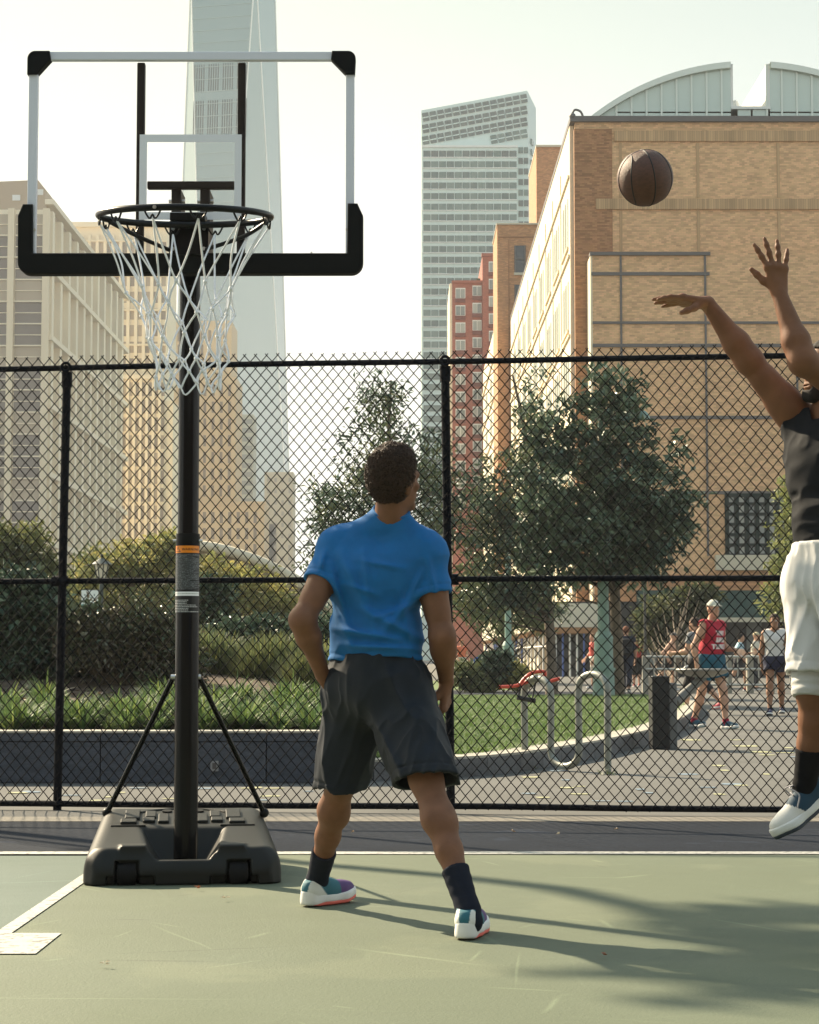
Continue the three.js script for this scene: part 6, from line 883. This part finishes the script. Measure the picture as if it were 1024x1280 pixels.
  if (o.under) for (const K of ['L', 'R']) { const h = J['hip' + K], k = J['kn' + K], d = unit(k.clone().sub(h)), a = lerpV(h, k, 0.72), e = lerpV(h, k, 1.08), f0 = cone(a, lerpV(h, k, 1.2), 0.088 * s, 0.07 * s), f = (x, y, z) => { const t = (x - a.x) * d.x + (y - a.y) * d.y + (z - a.z) * d.z, L = a.distanceTo(e); return smax(f0(x, y, z) - 0.0022 * Math.sin(t * 210 + 2 * noise(x * 30, y * 30, z * 30)), Math.max(t - L, -t), 0.004); }, [l2, h2] = bounds([[a, 0.09 * s], [e, 0.08 * s]], 0.02); part(g, 'under_shorts', nets(f, l2, h2, 0.005), std(...o.under, 0.85)); }
  if (o.socks) for (const K of ['L', 'R']) { const k = J['kn' + K], a = J['an' + K], t = o.socks.top ?? 0.72, d = unit(a.clone().sub(k)), c = lerpV(k, a, t), back = o.calfBack ? o.calfBack[K] : V(0, 0, 0), cf = lerpV(k, a, 0.3).add(back), f0 = union([cone(cf, a, 0.0625 * s, 0.0415 * s), cone(a, a.clone().addScaledVector(d, 0.05), 0.0415 * s, 0.039 * s)], 0.02), f = (x, y, z) => smax(f0(x, y, z) - 0.0012 * Math.sin(((x - c.x) * d.x + (y - c.y) * d.y + (z - c.z) * d.z) * 160) * 0.5, -((x - c.x) * d.x + (y - c.y) * d.y + (z - c.z) * d.z), 0.004), [lo2, hi2] = bounds([[c, 0.07 * s], [a, 0.06 * s], [a.clone().addScaledVector(d, 0.05), 0.05 * s]], 0.02); part(g, 'sock', nets(f, lo2, hi2, Math.max(0.005, cell * 0.6)), phys(...o.socks.col, 0.9, { specularIntensity: 0.3 })); }
  if (o.shoes) for (const K of ['L', 'R']) shoeParts(g, J['an' + K], o.shoes[K].fwd, o.shoes[K].up || UPY, s, o.shoes[K].look || o.shoes.look, o.shoeCell || 0.0045);
  return { g, hd, J };
}
const weave = (r, g, b, rep = 6, amp = 0.1) => dtex(256, 256, (u, v, i, j) => { const n = 1 + amp * ((i + j) % 2 - 0.5) * 0.6 + amp * (hash(i, j, 1) - 0.5) + amp * 1.6 * (tf(u, v, 6, 4, 2) - 0.5); return [L2S(r * n), L2S(g * n), L2S(b * n)]; }, true, [rep]);

// the player in blue, seen from behind, feet planted wide
{
  const fL = unit(V(0.66, 0, -0.75)), fR = unit(V(0.22, 0, -0.97)), hL = G(383, 1135), hR = G(581, 1177);
  const J = { head: P(494, 603, 7.5), face: unit(V(0.72, 0.22, -0.65)), up: unit(V(0.06, 1, 0.28)), neck: P(487, 652, 7.57), chest: P(474, 722, 7.6), waist: P(470, 790, 7.63), pelvis: P(469, 857, 7.63),
    shL: P(424, 686, 7.62), elL: P(378, 775, 7.5), wrL: P(404, 845, 7.64), shR: P(532, 692, 7.55), elR: P(553, 796, 7.5), wrR: P(558, 853, 7.62),
    hipL: P(449, 868, 7.7), knL: P(427, 974, 7.76), anL: hL.clone().addScaledVector(fL, 0.062).setY(0.105), hipR: P(497, 866, 7.57), knR: P(533, 975, 7.42), anR: hR.clone().addScaledVector(fR, 0.062).setY(0.105) };
  const teal = [0.02, 0.13, 0.17], white = [0.72, 0.71, 0.66], purple = [0.1, 0.045, 0.16];
  const look = { sole: [0.85, 0.16, 0.12], upper: (x, y, z) => { if (z < 0.035) { const c = 0.017 - 0.0 + (y - 0.05) * 0.06, out = Math.abs(x) > c && y < 0.115 - 0.9 * Math.max(0, Math.abs(x) - 0.012) - 1.1 * Math.max(0, z + 0.03); return out ? white : teal; } return z > 0.1 ? purple : teal; } };
  const shirtMat = std(1, 1, 1, 0.85, { map: weave(0.003, 0.125, 0.36, 5, 0.14) }), shortMat = phys(1, 1, 1, 0.6, { map: weave(0.012, 0.016, 0.023, 5, 0.2), specularIntensity: 0.45 });
  human({ label: 'young man in blue t-shirt and dark shorts seen from behind, watching the ball', J, cell: 0.0085, headCell: 0.0042, clothCell: 0.0055, skin: [0.2, 0.092, 0.052], hair: { t: 0.003, col: [0.034, 0.018, 0.011], curl: 0.008, nape: -0.085, front: 0.09, cell: 0.004, tall: 0.016, curls: 4200 },
    hands: { L: { dir: V(0.35, -0.5, -0.7), palm: V(0.9, 0, 0.3), side: 1, curl: [0.5, 0.5, 0.5, 0.5] }, R: { dir: V(-0.05, -0.97, -0.22), palm: V(-0.95, 0, -0.3), side: -1, curl: [0.55, 0.7, 0.75, 0.8], spread: 0.1, thumb: [0.75, 0.5] } },
    calfBack: { L: V(0, 0, 0.012), R: V(0, 0, 0.016) },
    ridges: { seed: 3, z: -7.68, list: [[425, 690, 470, 790, 9, 0.012], [412, 705, 440, 800, 7, 0.012], [450, 760, 530, 800, 7, 0.012], [415, 785, 500, 800, 6, 0.014], [425, 806, 520, 812, 6, 0.012], [530, 735, 480, 790, 8, 0.012], [528, 715, 500, 770, 6, 0.009], [448, 700, 505, 712, 5, 0.006], [520, 755, 470, 772, 5, 0.008], [430, 730, 475, 745, 5, 0.007], [410, 745, 440, 812, 6, 0.01], [535, 700, 545, 745, 5, 0.009], [405, 690, 400, 712, 5, 0.009], [500, 740, 515, 810, 6, 0.008], [455, 690, 462, 760, 6, 0.007]].map(([a, b, c, d, w, h]) => { const p = P(a, b, 7.5), q = P(c, d, 7.5), dx = q.x - p.x, dy = q.y - p.y; return { ax: p.x, ay: p.y, dx, dy, L: dx * dx + dy * dy, w: w * 0.75 / F * 7.5, h: h * 1.7 }; }) },
    shirt: { mat: shirtMat, ease: 0.019, hem: 0.5, sleeve: 0.5, sleeveR: 0.074, amp: 0.012, fx: 8, fy: 10, seed: 3, hemWide: 0.066, neckUp: 0.06, neckR: 0.062, wavy: 0.03, collar: true },
    shorts: { mat: shortMat, ease: 0.024, len: 0.99, r0: 0.116, r1: { L: 0.094, R: 0.122 }, amp: 0.016, fx: 10, fy: 3.2, top: 0.4, hemDir: { L: V(0.25, -0.5, 0), R: V(-0.15, -0.9, 0.2) }, shift: { L: V(0, -0.03, 0), R: V(0, 0.0, 0) } },
    socks: { col: [0.014, 0.017, 0.028], top: 0.7 }, shoes: { look, L: { fwd: fL }, R: { fwd: fR } } });
}
// the shooter, in the air
{
  const D = 7.3, fA = unit(V(-0.78, -0.6, 0.18)), J = { head: P(1037, 465, 7.36), beard: true, face: unit(V(-0.92, 0.12, 0.36)), up: unit(V(0.2, 1, 0)), neck: P(1042, 514, 7.34), chest: P(1044, 582, 7.34), waist: P(1044, 652, 7.34), pelvis: P(1045, 724, 7.34),
    shR: P(1003, 532, 7.44), elR: P(936, 450, 7.4), wrR: P(884, 379, 7.38), shL: P(1086, 506, 7.24), elL: P(1004, 452, 7.08), wrL: P(974, 366, 7.14),
    hipR: P(1027, 732, 7.42), knR: P(1016, 862, 7.34), anR: P(1006, 984, 7.42), hipL: P(1064, 732, 7.26), knL: P(1078, 858, 7.05), anL: P(1106, 968, 7.32) };
  const navy = [0.008, 0.045, 0.085], white = [0.72, 0.7, 0.66], look = { sole: [0.03, 0.04, 0.06], mid: [0.72, 0.72, 0.7], high: 0.03, laces: true, upper: (x, y, z) => (z > 0.075 + (y - 0.05) * 0.5 ? white : navy) };
  human({ label: 'basketball player jumping after his shot in black tank top and white shorts', J, ground: 0, cell: 0.0085, headCell: 0.0042, clothCell: 0.0068, arm: 1.06, skin: [0.19, 0.085, 0.045], hair: { t: 0.004, col: [0.014, 0.011, 0.01], curl: 0.004, front: 0.075 },
    hands: { R: { dir: V(-0.97, 0.12, 0.0), palm: V(0, -1, 0.15), side: 1, curl: [0.16, 0.1, 0.12, 0.16], spread: 0.18, thumb: [0.55, 0.9] }, L: { dir: V(-0.12, 0.97, 0.05), palm: V(-0.2, 0, -0.95), side: 1, curl: [0.1, 0.08, 0.1, 0.14], spread: 0.62, thumb: [0.85, 0.3] } },
    calfBack: { L: V(0.016, 0, 0), R: V(0.016, 0, 0) },
    shirt: { name: 'tank_top', mat: phys(1, 1, 1, 0.8, { map: weave(0.012, 0.013, 0.016, 5, 0.25), specularIntensity: 0.3 }), ease: 0.018, hem: 0.5, amp: 0.011, fx: 6, fy: 10, seed: 9, neckDeep: 0.03, neckR: 0.085, holeR: 0.062 },
    shorts: { mat: std(1, 1, 1, 0.8, { map: weave(0.56, 0.56, 0.56, 5, 0.07) }), ease: 0.026, len: 0.86, r0: 0.125, r1: 0.1, amp: 0.013, fx: 12, fy: 2.4, seed: 8, top: 0.35 }, under: [0.5, 0.5, 0.49],
    socks: { col: [0.008, 0.008, 0.01], top: 0.6 }, shoes: { look, R: { fwd: fA, up: V(-0.5, 0.8, 0) }, L: { fwd: unit(V(-0.5, -0.8, 0.1)), up: V(-0.8, 0.5, 0) } } });
}
// standing, walking and running figures from a few joint angles; yaw 0 faces the camera
function figure(o) {
  const s = (o.h || 1.78) / 1.8, b = o.at, f = V(Math.sin(o.yaw), 0, Math.cos(o.yaw)), r = V(Math.cos(o.yaw), 0, -Math.sin(o.yaw)), lean = o.lean || 0.04;
  const Wd = (x, y, z) => b.clone().addScaledVector(r, x * s).addScaledVector(f, (z + lean * Math.max(0, y - 0.9)) * s).add(V(0, y * s, 0));
  const leg = ([a, k]) => [[Math.sin(a) * 0.43, -Math.cos(a) * 0.43], [Math.sin(a - k) * 0.43, -Math.cos(a - k) * 0.43]], L1 = leg(o.legL), R1 = leg(o.legR), low = Math.max(-(L1[0][1] + L1[1][1]), -(R1[0][1] + R1[1][1])), hy = low + 0.098;
  const J = { face: f.clone(), up: V(0, 1, 0) }; if (o.look) J.face = unit(f.clone().add(o.look));
  const dy = hy - 0.945; J.pelvis = Wd(0, 0.97 + dy, 0); J.waist = Wd(0, 1.1 + dy, 0); J.chest = Wd(0, 1.29 + dy, 0.0); J.neck = Wd(0, 1.47 + dy, -0.01); J.head = Wd(0, 1.63 + dy, 0.02);
  for (const [K, x, A, Lg] of [['R', -1, o.armR, R1], ['L', 1, o.armL, L1]]) { J['sh' + K] = Wd(x * 0.165, 1.41 + dy, 0); const u = [Math.sin(A[0]) * 0.29, -Math.cos(A[0]) * 0.29], w = [Math.sin(A[0] + A[1]) * 0.25, -Math.cos(A[0] + A[1]) * 0.25], sp = A[2] ?? 0.05; J['el' + K] = Wd(x * (0.175 + sp), 1.41 + dy + u[1], u[0]); J['wr' + K] = Wd(x * (0.175 + sp * (A[3] ?? 1)), 1.41 + dy + u[1] + w[1], u[0] + w[0]); J['hip' + K] = Wd(x * 0.085, 0.945 + dy, 0); J['kn' + K] = Wd(x * 0.09, 0.945 + dy + Lg[0][1], Lg[0][0]); J['an' + K] = Wd(x * 0.09, 0.945 + dy + Lg[0][1] + Lg[1][1], Lg[0][0] + Lg[1][0]); }
  const foot = (K) => { const d = unit(J['an' + K].clone().sub(J['kn' + K])), tl = J['an' + K].y < 0.13 * s ? 0 : 1; return tl ? unit(f.clone().addScaledVector(V(0, -1, 0), clamp((J['an' + K].y - 0.1) * 2.2, 0, 1.4))) : f.clone(); };
  return human({ ...o, J, s, ground: 0, cell: o.cell || 0.014, clothCell: o.cell || 0.013, fold: 0.6, handCell: o.cell > 0.016 ? 0.008 : 0.005, hands: { L: { dir: J.wrL.clone().sub(J.elL), palm: r.clone().negate(), side: 1 }, R: { dir: J.wrR.clone().sub(J.elR), palm: r.clone(), side: -1 } }, shoes: { look: o.shoe, L: { fwd: foot('L'), up: UPY }, R: { fwd: foot('R'), up: UPY } }, shoeCell: o.cell > 0.016 ? 0.012 : 0.008, socks: o.socks });
}
const sk = (a) => [[0.5, 0.29, 0.2], [0.42, 0.24, 0.16], [0.3, 0.16, 0.1]][a];
const shoe = (u, so = [0.5, 0.5, 0.5]) => ({ upper: plainShoe(u), sole: so });
{
  const pr = figure({ label: 'runner in red sleeveless shirt with white lettering and teal shorts', at: G(890, 911), h: 1.82, yaw: 0.75, legL: [0.3, 0.2], legR: [-0.22, 0.12], armR: [-0.3, 0.5, 0.09], armL: [0.1, 1.25, 0.05], skin: sk(0), cap: [0.5, 0.5, 0.42], look: V(-0.35, 0, 0.1), eyes: true, shirt: { name: 'vest', col: [0.42, 0.012, 0.035], hem: 0.62, holeR: 0.07, amp: 0.01, hemWide: 0.06 }, shorts: { col: [0.012, 0.1, 0.16], len: 0.62, r0: 0.12, r1: 0.125, top: 0.55 }, shoe: shoe([0.03, 0.09, 0.13], [0.3, 0.4, 0.4]), socks: { col: [0.3, 0.02, 0.05], top: 0.9 } });
  // shirt lettering
  const { FontLoader } = await import('three/addons/loaders/FontLoader.js'), { TextGeometry } = await import('three/addons/geometries/TextGeometry.js');
  const font = await new FontLoader().loadAsync('fonts/droid/droid_sans_bold.typeface.json'), c = pr.hd.c, f = V(Math.sin(0.75), 0, Math.cos(0.75)), q = new THREE.Quaternion().setFromAxisAngle(UPY, 0.75), mT = std(0.8, 0.76, 0.74, 0.7);
  ['SOMBR', 'IAN', 'TEACH'].forEach((t, i) => { const tg = new TextGeometry(t, { font, size: 0.066, depth: 0.06, curveSegments: 3 }); tg.computeBoundingBox(); tg.translate(-tg.boundingBox.max.x / 2, 0, 0); const p = tg.attributes.position; for (let k = 0; k < p.count; k++) p.setZ(k, p.getZ(k) - 2.6 * p.getX(k) * p.getX(k)); tg.applyQuaternion(q); const y = c.y - 0.36 - i * 0.092, o = V(pr.J.chest.x, y, pr.J.chest.z).addScaledVector(f, 0.1 - 0.0 * i).sub(pr.g.position); tg.translate(o.x, o.y, o.z); const m = shade(new THREE.Mesh(tg, mT)); m.name = 'lettering'; pr.g.add(m); });
}
figure({ label: 'runner in grey top and dark shorts with pink shoes, behind the red-shirted runner', at: G(872, 893), h: 1.72, yaw: -2.2, legL: [0.35, 0.3], legR: [-0.3, 0.5], armR: [-0.35, 1.3, 0.06], armL: [0.3, 1.2, 0.06], skin: sk(0), hair: { t: 0.004, col: [0.06, 0.04, 0.03] }, shirt: { col: [0.2, 0.2, 0.21], sleeve: 0.5, hem: 0.7 }, shorts: { col: [0.02, 0.016, 0.018], len: 1.35, r0: 0.1, r1: 0.062, ease: 0.012, top: 0.5 }, shoe: shoe([0.5, 0.05, 0.08], [0.6, 0.2, 0.2]), socks: { col: [0.05, 0.05, 0.05], top: 0.9 } });
figure({ label: 'slim runner in white tank top and navy shorts walking by the railing', at: G(970, 894), h: 1.76, yaw: -0.25, legL: [-0.18, 0.2], legR: [0.24, 0.12], armR: [-0.12, 0.12, 0.06], armL: [0.16, 0.15, 0.06], skin: sk(2), hair: { t: 0.004, col: [0.04, 0.025, 0.018] }, eyes: true, shirt: { name: 'tank_top', col: [0.6, 0.58, 0.56], hem: 0.6, holeR: 0.08, neckR: 0.085, neckDeep: 0.07 }, shorts: { col: [0.012, 0.014, 0.045], len: 0.42, r0: 0.11, r1: 0.115, top: 0.5 }, shoe: shoe([0.015, 0.02, 0.07], [0.04, 0.04, 0.05]), socks: { col: [0.03, 0.03, 0.05], top: 0.93 } });
const small = (o) => figure({ cell: 0.019, ...o });
small({ label: 'man in navy jacket and trousers with backpack walking away past the tree', at: G(783, 866), h: 1.85, yaw: 2.9, legL: [0.2, 0.15], legR: [-0.2, 0.1], armR: [0.15, 0.2, 0.06], armL: [-0.15, 0.2, 0.06], skin: sk(0), hair: { t: 0.006, col: [0.16, 0.06, 0.03] }, shirt: { name: 'jacket', col: [0.012, 0.018, 0.035], sleeve: 0.97, sleeveR: 0.062, hem: 0.9, ease: 0.03 }, shorts: { name: 'trousers', col: [0.015, 0.02, 0.04], len: 1.92, r0: 0.105, r1: 0.065, top: 0.5 }, shoe: shoe([0.02, 0.02, 0.02]) });
{ const b = G(783, 866), bp = thing('backpack', 'black backpack on the back of the man in navy', 'backpack', V(b.x, 1.0, b.z)); part(bp, 'bag', rbox(b.x - 0.14, b.x + 0.15, 1.02, 1.47, b.z + 0.13, b.z + 0.3, 0.06, 4), std(0.012, 0.012, 0.014, 0.8)); part(bp, 'pocket', rbox(b.x - 0.1, b.x + 0.11, 1.05, 1.24, b.z + 0.29, b.z + 0.35, 0.03, 3), std(0.015, 0.015, 0.017, 0.8)); }
small({ label: 'woman in coral top and black leggings walking away by the railing end', at: G(796, 859), h: 1.66, yaw: 3.0, legL: [0.15, 0.1], legR: [-0.15, 0.12], armR: [0.1, 0.5, 0.09], armL: [-0.1, 0.6, 0.09], skin: sk(0), hair: { t: 0.012, col: [0.09, 0.05, 0.03], nape: -0.11 }, shirt: { col: [0.66, 0.09, 0.085], sleeve: 0.4, hem: 0.7 }, shorts: { name: 'leggings', col: [0.012, 0.012, 0.014], len: 1.3, r0: 0.095, r1: 0.058, ease: 0.01, top: 0.5 }, shoe: shoe([0.6, 0.12, 0.12]) });
small({ label: 'bare-chested runner in cap and black shorts beyond the railing', at: V(FX(834, 58), 0, -58), h: 1.74, yaw: 1.2, lean: 0.25, legL: [0.4, 0.5], legR: [-0.3, 0.6], armR: [-0.5, 1.3, 0.08], armL: [0.4, 1.3, 0.08], skin: sk(0), cap: [0.12, 0.11, 0.1], shorts: { col: [0.02, 0.02, 0.022], len: 0.6, top: 0.5 }, shoe: shoe([0.3, 0.3, 0.3]) });
small({ label: 'jogger in pale blue t-shirt and dark shorts beyond the railing', at: V(FX(922, 57), 0, -57), h: 1.72, yaw: 1.45, lean: 0.1, legL: [0.5, 0.5], legR: [-0.35, 0.9], armR: [-0.4, 1.4, 0.06], armL: [0.4, 1.3, 0.06], skin: sk(1), hair: { t: 0.006, col: [0.02, 0.015, 0.012] }, shirt: { col: [0.42, 0.6, 0.68], sleeve: 0.5, hem: 0.7 }, shorts: { col: [0.02, 0.022, 0.03], len: 0.62, top: 0.5 }, shoe: shoe([0.5, 0.1, 0.08]) });
small({ label: 'person in cream shirt and straw hat standing beyond the railing', at: V(FX(943, 58.5), 0, -58.5), h: 1.72, yaw: 1.3, legL: [0.06, 0.05], legR: [-0.06, 0.02], armR: [0.1, 1.2, 0.08], armL: [0.2, 1.2, 0.08], skin: sk(0), cap: [0.5, 0.42, 0.26], shirt: { col: [0.62, 0.58, 0.48], sleeve: 0.6, hem: 0.8 }, shorts: { name: 'trousers', col: [0.05, 0.05, 0.055], len: 1.9, r0: 0.105, r1: 0.065, top: 0.5 }, shoe: shoe([0.1, 0.08, 0.06]) });
small({ label: 'woman in orange top on the far path beside the clipped bush', at: G(577, 852), h: 1.66, yaw: 0.4, legL: [0.1, 0.1], legR: [-0.1, 0.1], armR: [0.1, 0.7, 0.09], armL: [0.1, 0.8, 0.09], skin: sk(0), hair: { t: 0.012, col: [0.3, 0.12, 0.05], nape: -0.11 }, shirt: { col: [0.66, 0.17, 0.09], sleeve: 0.4, hem: 0.75 }, shorts: { name: 'skirt', col: [0.55, 0.5, 0.42], len: 0.9, top: 0.5 }, shoe: shoe([0.3, 0.25, 0.2]) });
small({ label: 'person in red and white top beside the green lamp post', at: G(743, 861), h: 1.72, yaw: -1.4, legL: [0.15, 0.1], legR: [-0.15, 0.1], armR: [0.2, 0.6, 0.06], armL: [-0.1, 0.6, 0.06], skin: sk(0), hair: { t: 0.006, col: [0.2, 0.1, 0.05] }, shirt: { col: [0.6, 0.1, 0.08], sleeve: 0.5, hem: 0.7 }, shorts: { col: [0.6, 0.56, 0.5], len: 0.7, top: 0.5 }, shoe: shoe([0.4, 0.4, 0.4]) });
renderer.render(scene, camera);
